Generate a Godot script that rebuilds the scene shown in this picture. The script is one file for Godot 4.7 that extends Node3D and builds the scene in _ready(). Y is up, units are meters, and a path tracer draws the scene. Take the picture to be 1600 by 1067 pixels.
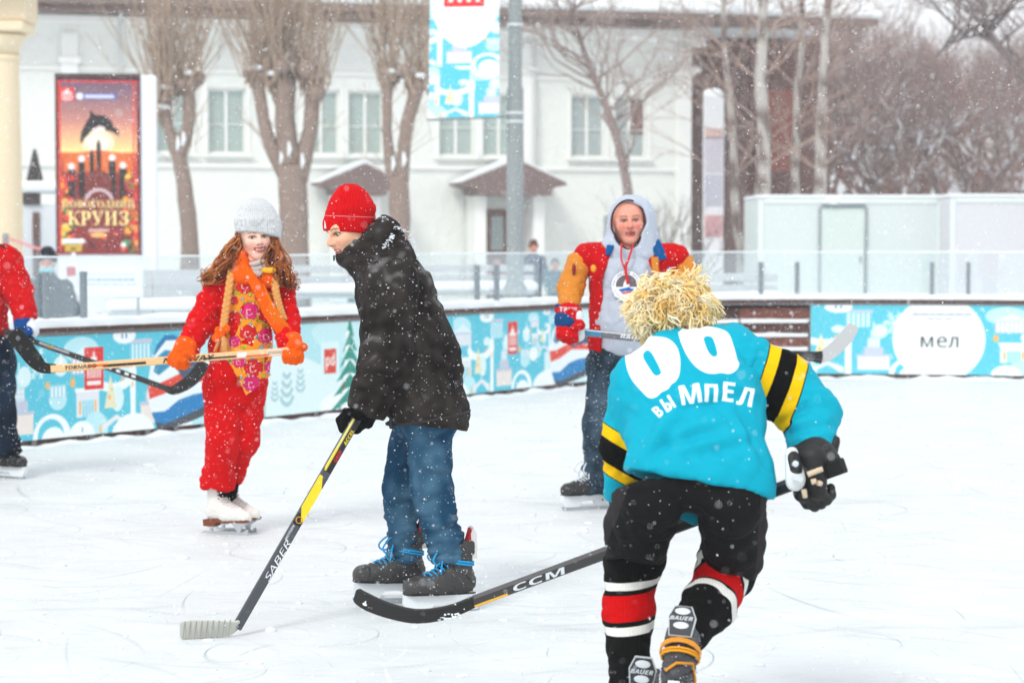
extends Node3D

# ---------------------------------------------------------------- naming and tagging
var taken := {}

func numbered(called: String, parent: Node) -> String:
	var key := str(parent.get_instance_id()) + called
	var n: int = taken.get(key, 0)
	taken[key] = n + 1
	return called if n == 0 else "%s_%03d" % [called, n]

func tag(o: Node, label: String, category := "", group := "", kind := "") -> void:
	if label:
		o.set_meta("label", label)
	if category:
		o.set_meta("category", category)
	if group:
		o.set_meta("group", group)
	if kind:
		o.set_meta("kind", kind)

func thing(called: String, label: String, category: String, at := Vector3.ZERO, group := "") -> Node3D:
	var o := Node3D.new()
	o.name = numbered(called, self)
	add_child(o)
	o.position = at
	tag(o, label, category, group)
	return o

func part(parent: Node, called: String, mesh: Mesh, m: Material, label := "") -> MeshInstance3D:
	var o := MeshInstance3D.new()
	o.name = numbered(called, parent)
	o.mesh = mesh
	if m:
		o.material_override = m
	parent.add_child(o)
	tag(o, label)
	return o

func solo(called: String, mesh: Mesh, m: Material, label: String, category: String, at := Vector3.ZERO, group := "", kind := "") -> MeshInstance3D:
	var o := part(self, called, mesh, m)
	o.position = at
	tag(o, label, category, group, kind)
	return o

func struct(called: String, mesh: Mesh, m: Material) -> MeshInstance3D:
	var o := part(self, called, mesh, m)
	o.set_meta("kind", "structure")
	return o

# ---------------------------------------------------------------- mesh building
class MB:
	var v := PackedVector3Array()
	var idx := PackedInt32Array()
	var uv := PackedVector2Array()
	var col := PackedColorArray()
	var nrm := PackedVector3Array()

	func normals() -> PackedVector3Array:
		var n := PackedVector3Array()
		n.resize(v.size())
		var i := 0
		while i < idx.size():
			var a := idx[i]
			var b := idx[i + 1]
			var c := idx[i + 2]
			var g := (v[c] - v[a]).cross(v[b] - v[a])
			n[a] += g
			n[b] += g
			n[c] += g
			i += 3
		for k in n.size():
			n[k] = n[k].normalized()
		return n

	func mesh() -> ArrayMesh:
		var arr := []
		arr.resize(Mesh.ARRAY_MAX)
		arr[Mesh.ARRAY_VERTEX] = v
		arr[Mesh.ARRAY_NORMAL] = nrm if nrm.size() == v.size() else normals()
		if uv.size() == v.size():
			arr[Mesh.ARRAY_TEX_UV] = uv
		if col.size() == v.size():
			arr[Mesh.ARRAY_COLOR] = col
		arr[Mesh.ARRAY_INDEX] = idx
		var m := ArrayMesh.new()
		if v.size() and idx.size():
			m.add_surface_from_arrays(Mesh.PRIMITIVE_TRIANGLES, arr)
		return m

	func quad(a: Vector3, b: Vector3, c: Vector3, d: Vector3) -> void:   # seen from the front a b c d run clockwise
		var k := v.size()
		v.append(a)
		v.append(b)
		v.append(c)
		v.append(d)
		if uv.size() == k:
			uv.append(Vector2(0, 1))
			uv.append(Vector2(0, 0))
			uv.append(Vector2(1, 0))
			uv.append(Vector2(1, 1))
		for j in [0, 1, 2, 0, 2, 3]:
			idx.append(k + j)

	func add(o: MB, t := Transform3D()) -> MB:
		var k := v.size()
		for p in o.v:
			v.append(t * p)
		for j in o.idx:
			idx.append(j + k)
		uv.append_array(o.uv)
		col.append_array(o.col)
		return self

	func moved(t: Transform3D) -> MB:
		for k in v.size():
			v[k] = t * v[k]
		if nrm.size():
			nrm = PackedVector3Array()
		if t.basis.determinant() < 0:
			var i := 0
			while i < idx.size():
				var s := idx[i + 1]
				idx[i + 1] = idx[i + 2]
				idx[i + 2] = s
				i += 3
		return self

	# a box with chamfered edges, centred on t
	func box(t: Transform3D, size: Vector3, bev := 0.0) -> MB:
		var h := size * 0.5
		bev = minf(bev, minf(h.x, minf(h.y, h.z)) * 0.9)
		var pts := []
		for ax in 3:
			var bx := (ax + 1) % 3
			var cx := (ax + 2) % 3
			for sg in [1.0, -1.0]:
				var c := []
				for q in [[-1, -1], [-1, 1], [1, 1], [1, -1]]:
					var p := Vector3.ZERO
					p[ax] = h[ax] * sg
					p[bx] = (h[bx] - bev) * q[0]
					p[cx] = (h[cx] - bev) * q[1]
					c.append(t * p)
				if sg > 0:
					quad(c[0], c[1], c[2], c[3])
				else:
					quad(c[3], c[2], c[1], c[0])
		if bev > 0.0:
			for ax in 3:   # edges along ax
				var bx := (ax + 1) % 3
				var cx := (ax + 2) % 3
				for sb in [1.0, -1.0]:
					for sc in [1.0, -1.0]:
						var p := []
						for q in [-1.0, 1.0]:
							for w in 2:
								var e := Vector3.ZERO
								e[ax] = (h[ax] - bev) * q
								e[bx] = (h[bx] - (bev if w == 1 else 0.0)) * sb
								e[cx] = (h[cx] - (bev if w == 0 else 0.0)) * sc
								p.append(t * e)
						if sb * sc > 0:
							quad(p[2], p[3], p[1], p[0])
						else:
							quad(p[0], p[1], p[3], p[2])
			for sx in [1.0, -1.0]:
				for sy in [1.0, -1.0]:
					for sz in [1.0, -1.0]:
						var a := t * Vector3(h.x * sx, (h.y - bev) * sy, (h.z - bev) * sz)
						var b := t * Vector3((h.x - bev) * sx, h.y * sy, (h.z - bev) * sz)
						var c := t * Vector3((h.x - bev) * sx, (h.y - bev) * sy, h.z * sz)
						var k := v.size()
						v.append(a)
						v.append(b)
						v.append(c)
						if uv.size() == k:
							uv.append_array(PackedVector2Array([Vector2.ZERO, Vector2.ZERO, Vector2.ZERO]))
						if sx * sy * sz > 0:
							idx.append_array(PackedInt32Array([k, k + 2, k + 1]))
						else:
							idx.append_array(PackedInt32Array([k, k + 1, k + 2]))
		return self

	func bx(c: Vector3, size: Vector3, bev := 0.0) -> MB:
		return box(Transform3D(Basis(), c), size, bev)

	# a tube along points; flat < 1 flattens it along ref
	func tube(pts: Array, rad: Array, sides := 6, flat := 1.0, ref := Vector3.UP, caps := true) -> MB:
		var n := pts.size()
		var k0 := v.size()
		var side := Vector3.ZERO
		for i in n:
			var t: Vector3 = (pts[mini(i + 1, n - 1)] - pts[maxi(i - 1, 0)]).normalized()
			if t.length_squared() < 0.5:
				t = Vector3.UP
			var u := side
			if i == 0 or flat != 1.0:
				u = ref if flat != 1.0 or absf(t.dot(ref)) < 0.95 else Vector3.RIGHT
			u = u - t * u.dot(t)
			if u.length_squared() < 1e-8:
				u = t.cross(Vector3(0.3, 0.5, 0.8))
			u = u.normalized()
			side = u
			var w := t.cross(u)
			var r: float = rad[i] if i < rad.size() else rad[-1]
			for j in sides:
				var a := TAU * j / sides
				v.append(pts[i] + u * (cos(a) * r * flat) + w * (sin(a) * r))
		for i in n - 1:
			for j in sides:
				var a := k0 + i * sides + j
				var b := k0 + i * sides + (j + 1) % sides
				var c := a + sides
				var d := b + sides
				idx.append_array(PackedInt32Array([a, c, b, b, c, d]))
		if caps:
			for e in 2:
				var kk := v.size()
				v.append(pts[0] if e == 0 else pts[n - 1])
				var r0 := k0 if e == 0 else k0 + (n - 1) * sides
				for j in sides:
					if e == 0:
						idx.append_array(PackedInt32Array([kk, r0 + j, r0 + (j + 1) % sides]))
					else:
						idx.append_array(PackedInt32Array([kk, r0 + (j + 1) % sides, r0 + j]))
		return self

	# a rectangular bar that follows pts: w along across, t along the third direction
	func bar(pts: Array, across: Array, wid: Array, thick: Array) -> MB:
		var n := pts.size()
		var rings := []
		for i in n:
			var t: Vector3 = (pts[mini(i + 1, n - 1)] - pts[maxi(i - 1, 0)]).normalized()
			var u: Vector3 = across[mini(i, across.size() - 1)]
			u = (u - t * u.dot(t)).normalized()
			var w := t.cross(u)
			var hw: float = wid[mini(i, wid.size() - 1)] * 0.5
			var ht: float = thick[mini(i, thick.size() - 1)] * 0.5
			var b := minf(hw, ht) * 0.35
			var ring := []
			for q in [[1, 1, 0], [1, 1, 1], [-1, 1, 1], [-1, 1, 0], [-1, -1, 0], [-1, -1, 1], [1, -1, 1], [1, -1, 0]]:
				ring.append(pts[i] + u * (q[0] * (hw - (b if q[2] == 1 else 0.0))) + w * (q[1] * (ht - (b if q[2] == 0 else 0.0))))
			rings.append(ring)
		for i in n - 1:
			for j in 8:
				quad(rings[i + 1][j], rings[i + 1][(j + 1) % 8], rings[i][(j + 1) % 8], rings[i][j])
		for e in 2:
			var ring: Array = rings[0] if e == 0 else rings[n - 1]
			var k := v.size()
			for p in ring:
				v.append(p)
			for j in range(1, 7):
				if e == 0:
					idx.append_array(PackedInt32Array([k, k + j, k + j + 1]))
				else:
					idx.append_array(PackedInt32Array([k, k + j + 1, k + j]))
		return self

	func ball(c: Vector3, r: Vector3, seg := 10, rings := 6, b := Basis()) -> MB:
		var k := v.size()
		for i in rings + 1:
			var th := PI * i / rings
			for j in seg:
				var a := TAU * j / seg
				v.append(c + b * (Vector3(sin(th) * cos(a), cos(th), sin(th) * sin(a)) * r))
		for i in rings:
			for j in seg:
				var a := k + i * seg + j
				var bb := k + i * seg + (j + 1) % seg
				idx.append_array(PackedInt32Array([a, a + seg, bb, bb, a + seg, bb + seg]))
		return self

	# a lathe: profile of (radius, height) round the y axis
	func lathe(prof: Array, sides := 16, at := Vector3.ZERO) -> MB:
		var k := v.size()
		for i in prof.size():
			for j in sides:
				var a := TAU * j / sides
				v.append(at + Vector3(cos(a) * prof[i].x, prof[i].y, sin(a) * prof[i].x))
		for i in prof.size() - 1:
			for j in sides:
				var a := k + i * sides + j
				var b := k + i * sides + (j + 1) % sides
				idx.append_array(PackedInt32Array([a, b, a + sides, b, b + sides, a + sides]))
		return self

	# a polygon (x, y) pushed out from z0 to z1, under t; uv spans the given rectangle
	func prism(poly: PackedVector2Array, z0: float, z1: float, t := Transform3D()) -> MB:
		if Geometry2D.is_polygon_clockwise(poly):
			poly = poly.duplicate()
			poly.reverse()
		var tri := Geometry2D.triangulate_polygon(poly)
		for e in 2:
			var k := v.size()
			for p in poly:
				v.append(t * Vector3(p.x, p.y, z1 if e == 0 else z0))
			var i := 0
			while i < tri.size():
				var a := poly[tri[i]]
				var b := poly[tri[i + 1]]
				var c := poly[tri[i + 2]]
				var ccw := (b - a).cross(c - a) > 0
				if ccw == (e == 0):
					idx.append_array(PackedInt32Array([k + tri[i], k + tri[i + 2], k + tri[i + 1]]))
				else:
					idx.append_array(PackedInt32Array([k + tri[i], k + tri[i + 1], k + tri[i + 2]]))
				i += 3
		var n := poly.size()
		for i in n:
			var a := poly[i]
			var b := poly[(i + 1) % n]
			quad(t * Vector3(a.x, a.y, z0), t * Vector3(a.x, a.y, z1), t * Vector3(b.x, b.y, z1), t * Vector3(b.x, b.y, z0))
		return self

	# the two pieces of the mesh below and above a level of one value per vertex
	func split(val: PackedFloat32Array, level: float) -> Array:
		var lo := MB.new()
		var hi := MB.new()
		var out := [lo, hi]
		var maps := [{}, {}]
		var has_uv := uv.size() == v.size()
		var has_c := col.size() == v.size()
		var n := nrm if nrm.size() == v.size() else normals()
		var i := 0
		while i < idx.size():
			var t := [idx[i], idx[i + 1], idx[i + 2]]
			i += 3
			var above := 0
			for a in t:
				if val[a] >= level:
					above += 1
			for side in 2:
				if above == (0 if side == 1 else 3):
					continue
				var m: MB = out[side]
				var mp: Dictionary = maps[side]
				var ring := []
				for e in 3:
					var a: int = t[e]
					var b: int = t[(e + 1) % 3]
					var ina := (val[a] >= level) == (side == 1)
					var inb := (val[b] >= level) == (side == 1)
					if ina:
						if not mp.has(a):
							mp[a] = m.v.size()
							m.v.append(v[a])
							m.nrm.append(n[a])
							if has_uv:
								m.uv.append(uv[a])
							if has_c:
								m.col.append(col[a])
						ring.append(mp[a])
					if ina != inb:
						var key := mini(a, b) * 4000000 + maxi(a, b) + 1000000000000
						if not mp.has(key):
							var f := (level - val[a]) / (val[b] - val[a])
							mp[key] = m.v.size()
							m.v.append(v[a].lerp(v[b], f))
							m.nrm.append(n[a].lerp(n[b], f).normalized())
							if has_uv:
								m.uv.append(uv[a].lerp(uv[b], f))
							if has_c:
								m.col.append(col[a].lerp(col[b], f))
						ring.append(mp[key])
				for e in range(1, ring.size() - 1):
					m.idx.append_array(PackedInt32Array([ring[0], ring[e], ring[e + 1]]))
		return out

	# moves every vertex along its normal by what the function gives
	func swell(f: Callable) -> MB:
		nrm = PackedVector3Array()
		var n := normals()
		for k in v.size():
			v[k] += n[k] * f.call(v[k], n[k])
		return self

	func paint(f: Callable) -> MB:
		var n := normals()
		col.resize(v.size())
		for k in v.size():
			col[k] = f.call(v[k], n[k])
		return self

	func fill(c: Color) -> MB:
		col.resize(v.size())
		col.fill(c)
		return self

# ---------------------------------------------------------------- soft bodies: joined tapered capsules, meshed as surface nets
class Field:
	var pr := []
	var cuts := []

	func cone(a: Vector3, b: Vector3, ra: float, rb: float, k := 0.03, n := Vector3.ZERO, s := 1.0) -> Field:
		pr.append([a, b, ra, rb, k, n.normalized(), s, false])
		return self

	func ball(a: Vector3, r: float, k := 0.03, n := Vector3.ZERO, s := 1.0) -> Field:
		return cone(a, a + Vector3(0.0001, 0, 0), r, r, k, n, s)

	func chain(p: Array, r: Array, k := 0.03, n := Vector3.ZERO, s := 1.0) -> Field:
		for i in p.size() - 1:
			cone(p[i], p[i + 1], r[i], r[i + 1], k, n, s)
		return self

	func carve(a: Vector3, b: Vector3, ra: float, rb: float, k := 0.01) -> Field:
		pr.append([a, b, ra, rb, k, Vector3.ZERO, 1.0, true])
		return self

	func cut(point: Vector3, normal: Vector3) -> Field:   # takes away what lies on the side the normal points to
		cuts.append([point, normal.normalized()])
		return self

	func mesh(h: float) -> MB:
		var lo := Vector3(1e9, 1e9, 1e9)
		var hi := -lo
		for p in pr:
			if p[7]:
				continue
			var e: float = maxf(1.0, p[6])
			for q in 2:
				var r: float = p[2 + q] * e + p[4] * 0.3
				lo = lo.min(p[q] - Vector3(r, r, r))
				hi = hi.max(p[q] + Vector3(r, r, r))
		lo -= Vector3(h, h, h) * 2.5
		hi += Vector3(h, h, h) * 2.5
		var nx := int((hi.x - lo.x) / h) + 1
		var ny := int((hi.y - lo.y) / h) + 1
		var nz := int((hi.z - lo.z) / h) + 1
		var sy := nx
		var sz := nx * ny
		var f := PackedFloat32Array()
		f.resize(nx * ny * nz)
		f.fill(1.0)
		for p in pr:
			var a: Vector3 = p[0]
			var b: Vector3 = p[1]
			var ra: float = p[2]
			var rb: float = p[3]
			var k: float = p[4]
			var n: Vector3 = p[5]
			var s: float = p[6]
			var sub: bool = p[7]
			var sq := s != 1.0
			var e := maxf(1.0, s)
			var ss := minf(1.0, s)
			var inv := 1.0 / s - 1.0
			var ba := b - a
			if sq:
				ba += n * (ba.dot(n) * inv)
			var l2 := maxf(ba.length_squared(), 1e-10)
			var dr := rb - ra
			var m := maxf(ra, rb) * e + k + 2.0 * h
			var plo := ((a.min(b) - Vector3(m, m, m) - lo) / h).floor()
			var phi := ((a.max(b) + Vector3(m, m, m) - lo) / h).ceil()
			var x0 := maxi(0, int(plo.x))
			var x1 := mini(nx, int(phi.x) + 1)
			for iz in range(maxi(0, int(plo.z)), mini(nz, int(phi.z) + 1)):
				for iy in range(maxi(0, int(plo.y)), mini(ny, int(phi.y) + 1)):
					var at := iz * sz + iy * sy + x0
					var q0 := lo + Vector3(x0, iy, iz) * h - a
					for ix in x1 - x0:
						var q := q0
						q.x += ix * h
						if sq:
							q += n * (q.dot(n) * inv)
						var t := clampf(q.dot(ba) / l2, 0.0, 1.0)
						var d := ((q - ba * t).length() - ra - dr * t) * ss
						var c := f[at]
						if sub:
							d = -d
							var w := maxf(k - absf(c - d), 0.0) / k
							f[at] = maxf(c, d) + w * w * k * 0.25
						else:
							var w := maxf(k - absf(c - d), 0.0) / k
							f[at] = minf(c, d) - w * w * k * 0.25
						at += 1
		for ct in cuts:
			var n: Vector3 = ct[1]
			for iz in nz:
				for iy in ny:
					var at := iz * sz + iy * sy
					var d: float = (lo + Vector3(0, iy, iz) * h - ct[0]).dot(n)
					var st := n.x * h
					for ix in nx:
						if f[at] < d:
							f[at] = d
						d += st
						at += 1
		var out := MB.new()
		var cell := PackedInt32Array()
		cell.resize(f.size())
		cell.fill(-1)
		var far := h * 2.2
		for iz in nz - 1:
			for iy in ny - 1:
				var at := iz * sz + iy * sy - 1
				for ix in nx - 1:
					at += 1
					var v0 := f[at]
					if v0 > far or v0 < -far:
						continue
					var v1 := f[at + 1]
					var v2 := f[at + sy]
					var v3 := f[at + sy + 1]
					var v4 := f[at + sz]
					var v5 := f[at + sz + 1]
					var v6 := f[at + sz + sy]
					var v7 := f[at + sz + sy + 1]
					var c := int(v0 < 0) + int(v1 < 0) + int(v2 < 0) + int(v3 < 0) + int(v4 < 0) + int(v5 < 0) + int(v6 < 0) + int(v7 < 0)
					if c == 0 or c == 8:
						continue
					var s := Vector3.ZERO
					var m := 0
					if (v0 < 0) != (v1 < 0):
						s += Vector3(v0 / (v0 - v1), 0, 0)
						m += 1
					if (v2 < 0) != (v3 < 0):
						s += Vector3(v2 / (v2 - v3), 1, 0)
						m += 1
					if (v4 < 0) != (v5 < 0):
						s += Vector3(v4 / (v4 - v5), 0, 1)
						m += 1
					if (v6 < 0) != (v7 < 0):
						s += Vector3(v6 / (v6 - v7), 1, 1)
						m += 1
					if (v0 < 0) != (v2 < 0):
						s += Vector3(0, v0 / (v0 - v2), 0)
						m += 1
					if (v1 < 0) != (v3 < 0):
						s += Vector3(1, v1 / (v1 - v3), 0)
						m += 1
					if (v4 < 0) != (v6 < 0):
						s += Vector3(0, v4 / (v4 - v6), 1)
						m += 1
					if (v5 < 0) != (v7 < 0):
						s += Vector3(1, v5 / (v5 - v7), 1)
						m += 1
					if (v0 < 0) != (v4 < 0):
						s += Vector3(0, 0, v0 / (v0 - v4))
						m += 1
					if (v1 < 0) != (v5 < 0):
						s += Vector3(1, 0, v1 / (v1 - v5))
						m += 1
					if (v2 < 0) != (v6 < 0):
						s += Vector3(0, 1, v2 / (v2 - v6))
						m += 1
					if (v3 < 0) != (v7 < 0):
						s += Vector3(1, 1, v3 / (v3 - v7))
						m += 1
					cell[at] = out.v.size()
					out.v.append(lo + (Vector3(ix, iy, iz) + s / m) * h)
		for iz in range(1, nz - 1):
			for iy in range(1, ny - 1):
				var at := iz * sz + iy * sy
				for ix in range(1, nx - 1):
					at += 1
					if cell[at] < 0:
						continue
					var neg := f[at] < 0
					if neg != (f[at + 1] < 0):
						_quad(out, cell[at], cell[at - sy], cell[at - sy - sz], cell[at - sz], neg)
					if neg != (f[at + sy] < 0):
						_quad(out, cell[at], cell[at - sz], cell[at - sz - 1], cell[at - 1], neg)
					if neg != (f[at + sz] < 0):
						_quad(out, cell[at], cell[at - 1], cell[at - 1 - sy], cell[at - sy], neg)
		return out

	func _quad(o: MB, a: int, b: int, c: int, d: int, neg: bool) -> void:
		if a < 0 or b < 0 or c < 0 or d < 0:
			return
		if neg:
			o.idx.append_array(PackedInt32Array([a, d, c, a, c, b]))
		else:
			o.idx.append_array(PackedInt32Array([a, b, c, a, c, d]))

# ---------------------------------------------------------------- printed pictures
class Canvas:
	var img: Image
	var w: int
	var h: int
	var o: Node3D

	func _init(ww: int, hh: int, bg: Color, owner: Node3D) -> void:
		w = ww
		h = hh
		o = owner
		img = Image.create(w * 2, h * 2, false, Image.FORMAT_RGBA8)
		img.fill(bg)

	func rect(x: float, y: float, ww: float, hh: float, c: Color) -> void:
		img.fill_rect(Rect2i(roundi(x * 2), roundi(y * 2), maxi(1, roundi(ww * 2)), maxi(1, roundi(hh * 2))), c)

	func poly(pts: PackedVector2Array, c: Color) -> void:
		var y0 := 1e9
		var y1 := -1e9
		for p in pts:
			y0 = minf(y0, p.y)
			y1 = maxf(y1, p.y)
		var n := pts.size()
		for yy in range(maxi(0, int(y0 * 2)), mini(h * 2 - 1, int(y1 * 2)) + 1):
			var y := (yy + 0.5) * 0.5
			var xs := []
			for i in n:
				var a := pts[i]
				var b := pts[(i + 1) % n]
				if (a.y <= y) != (b.y <= y):
					xs.append(a.x + (b.x - a.x) * (y - a.y) / (b.y - a.y))
			xs.sort()
			for i in range(0, xs.size() - 1, 2):
				var xa := roundi(xs[i] * 2)
				var xb := roundi(xs[i + 1] * 2)
				if xb > xa:
					img.fill_rect(Rect2i(xa, yy, xb - xa, 1), c)

	func oval(x: float, y: float, rx: float, ry: float, c: Color, turn := 0.0) -> void:
		var p := PackedVector2Array()
		for i in 40:
			p.append(Vector2(x, y) + (Vector2(cos(TAU * i / 40) * rx, sin(TAU * i / 40) * ry)).rotated(turn))
		poly(p, c)

	func ring(x: float, y: float, r0: float, r1: float, c: Color, a0 := 0.0, a1 := TAU) -> void:
		var p := PackedVector2Array()
		for i in 33:
			p.append(Vector2(x, y) + Vector2.from_angle(lerpf(a0, a1, i / 32.0)) * r1)
		for i in 33:
			p.append(Vector2(x, y) + Vector2.from_angle(lerpf(a1, a0, i / 32.0)) * r0)
		poly(p, c)

	func line(a: Vector2, b: Vector2, t: float, c: Color) -> void:
		var n := (b - a).orthogonal().normalized() * t * 0.5
		poly(PackedVector2Array([a + n, b + n, b - n, a - n]), c)

	# lettering centred on (x, y); stretch widens it, warp bends each point
	func text(s: String, x: float, y: float, height: float, c: Color, font: String, bold := false, stretch := 1.0, turn := 0.0, slant := 0.0, warp = null) -> void:
		var t: Array = o.glyphs(s, font, bold)
		for tri in t:
			var p := PackedVector2Array()
			for q in tri:
				var r := Vector2(q.x * stretch + q.y * slant, -q.y) * height
				if warp != null:
					r = warp.call(r)
				p.append(Vector2(x, y) + r.rotated(turn))
			poly(p, c)

	func texture() -> ImageTexture:
		img.resize(w, h, Image.INTERPOLATE_BILINEAR)
		return ImageTexture.create_from_image(img)

var glyph_cache := {}

func text_mesh(s: String, font: String, bold: bool, depth: float) -> TextMesh:
	var f := SystemFont.new()
	f.font_names = PackedStringArray([font])
	if bold:
		f.font_weight = 700
	var t := TextMesh.new()
	t.font = f
	t.text = s
	t.font_size = 64
	t.pixel_size = 1.0 / 46.0     # a capital is about one unit high
	t.depth = depth
	t.curve_step = 1.5
	return t

# the triangles of a line of text, centred, a capital one unit high
func glyphs(s: String, font: String, bold: bool) -> Array:
	var key := s + font + str(bold)
	if glyph_cache.has(key):
		return glyph_cache[key]
	var arr := text_mesh(s, font, bold, 0.0).get_mesh_arrays()
	var v: PackedVector3Array = arr[Mesh.ARRAY_VERTEX]
	var ix = arr[Mesh.ARRAY_INDEX]
	var list := []
	if ix == null or ix.size() == 0:
		ix = PackedInt32Array(range(v.size()))
	var lo := Vector2(1e9, 1e9)
	var hi := -lo
	for p in v:
		lo = lo.min(Vector2(p.x, p.y))
		hi = hi.max(Vector2(p.x, p.y))
	var mid := (lo + hi) * 0.5
	var i := 0
	while i + 2 < ix.size():
		var tri := []
		for e in 3:
			tri.append(Vector2(v[ix[i + e]].x, v[ix[i + e]].y) - mid)
		list.append(tri)
		i += 3
	glyph_cache[key] = list
	return list

# raised lettering as a mesh: x along the line, y up, z off the surface; width and height in metres
func letters(s: String, height: float, font := "Droid Sans", bold := true, stretch := 1.0, slant := 0.0) -> MB:
	var m := MB.new()
	for tri in glyphs(s, font, bold):
		var p := []
		for q in tri:
			p.append(Vector3((q.x * stretch + q.y * slant) * height, q.y * height, 0))
		var k := m.v.size()
		for q in p:
			m.v.append(q)
		if (p[1] - p[0]).cross(p[2] - p[0]).z > 0:
			m.idx.append_array(PackedInt32Array([k, k + 2, k + 1]))
		else:
			m.idx.append_array(PackedInt32Array([k, k + 1, k + 2]))
	return m

# ---------------------------------------------------------------- materials and curves
var tex := {}

func noise_image(size: int, freq: float, oct: int, seed_: int, ridged := false) -> Image:
	var n := FastNoiseLite.new()
	n.seed = seed_
	n.frequency = freq
	n.fractal_octaves = oct
	n.fractal_type = FastNoiseLite.FRACTAL_RIDGED if ridged else FastNoiseLite.FRACTAL_FBM
	return n.get_seamless_image(size, size, false, false, 0.15)

func normal_tex(key: String, img: Image, strength: float) -> ImageTexture:
	if not tex.has(key):
		var i := img.duplicate() as Image
		i.convert(Image.FORMAT_RGBA8)
		i.bump_map_to_normal_map(strength)
		tex[key] = ImageTexture.create_from_image(i)
	return tex[key]

func mat(c: Color, rough := 0.8, metal := 0.0) -> StandardMaterial3D:
	var m := StandardMaterial3D.new()
	m.albedo_color = c
	m.roughness = rough
	m.metallic = metal
	return m

func cloth(c: Color, weave := "fuzz", scale := 9.0, strength := 0.6, sheen := 0.0) -> StandardMaterial3D:
	var m := mat(c, 0.95)
	m.metallic_specular = 0.25
	m.normal_enabled = true
	m.normal_texture = tex[weave]
	m.normal_scale = strength
	m.uv1_triplanar = true
	m.uv1_scale = Vector3.ONE * scale
	if sheen > 0:
		m.rim_enabled = true
		m.rim = sheen
		m.rim_tint = 0.6
	return m

func painted(rough := 0.7) -> StandardMaterial3D:
	var m := mat(Color.WHITE, rough)
	m.vertex_color_use_as_albedo = true
	return m

func lin(r: float, g: float, b: float) -> Color:   # an sRGB colour as a vertex colour
	return Color(r, g, b).srgb_to_linear()

func spline(p: Array, per: int) -> Array:
	var out := []
	var n := p.size()
	for i in n - 1:
		var a: Vector3 = p[maxi(i - 1, 0)]
		var b: Vector3 = p[i]
		var c: Vector3 = p[i + 1]
		var d: Vector3 = p[mini(i + 2, n - 1)]
		for j in per:
			out.append(b.cubic_interpolate(c, a, d, j / float(per)))
	out.append(p[n - 1])
	return out

func ramp(a: float, b: float, n: int) -> Array:
	var r := []
	for i in n:
		r.append(lerpf(a, b, i / float(n - 1)))
	return r

func ranks(seed_: int) -> RandomNumberGenerator:
	var r := RandomNumberGenerator.new()
	r.seed = seed_
	return r

func frame(z: Vector3, up := Vector3.UP) -> Basis:   # z as given, y as near up as can be
	z = z.normalized()
	var x := up.cross(z).normalized()
	return Basis(x, z.cross(x), z)

var nz := FastNoiseLite.new()

func crease(v: Vector3, s: Vector3, shift := 0.0) -> float:   # sharp valleys, round ridges
	return absf(nz.get_noise_3d(v.x * s.x + shift, v.y * s.y - shift, v.z * s.z)) * 2.0 - 0.45

# how far along a chain of points a point lies
func along(v: Vector3, p: Array) -> float:
	var best := 1e9
	var at := 0.0
	var run := 0.0
	for i in p.size() - 1:
		var a: Vector3 = p[i]
		var d: Vector3 = p[i + 1] - a
		var l := d.length()
		var t := (v - a).dot(d) / (l * l)
		var tc := clampf(t, 0.0 if i > 0 else -9.0, 1.0 if i < p.size() - 2 else 9.0)
		var gap := (v - a - d * clampf(t, 0, 1)).length()
		if gap < best:
			best = gap
			at = run + tc * l
		run += l
	return at

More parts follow.
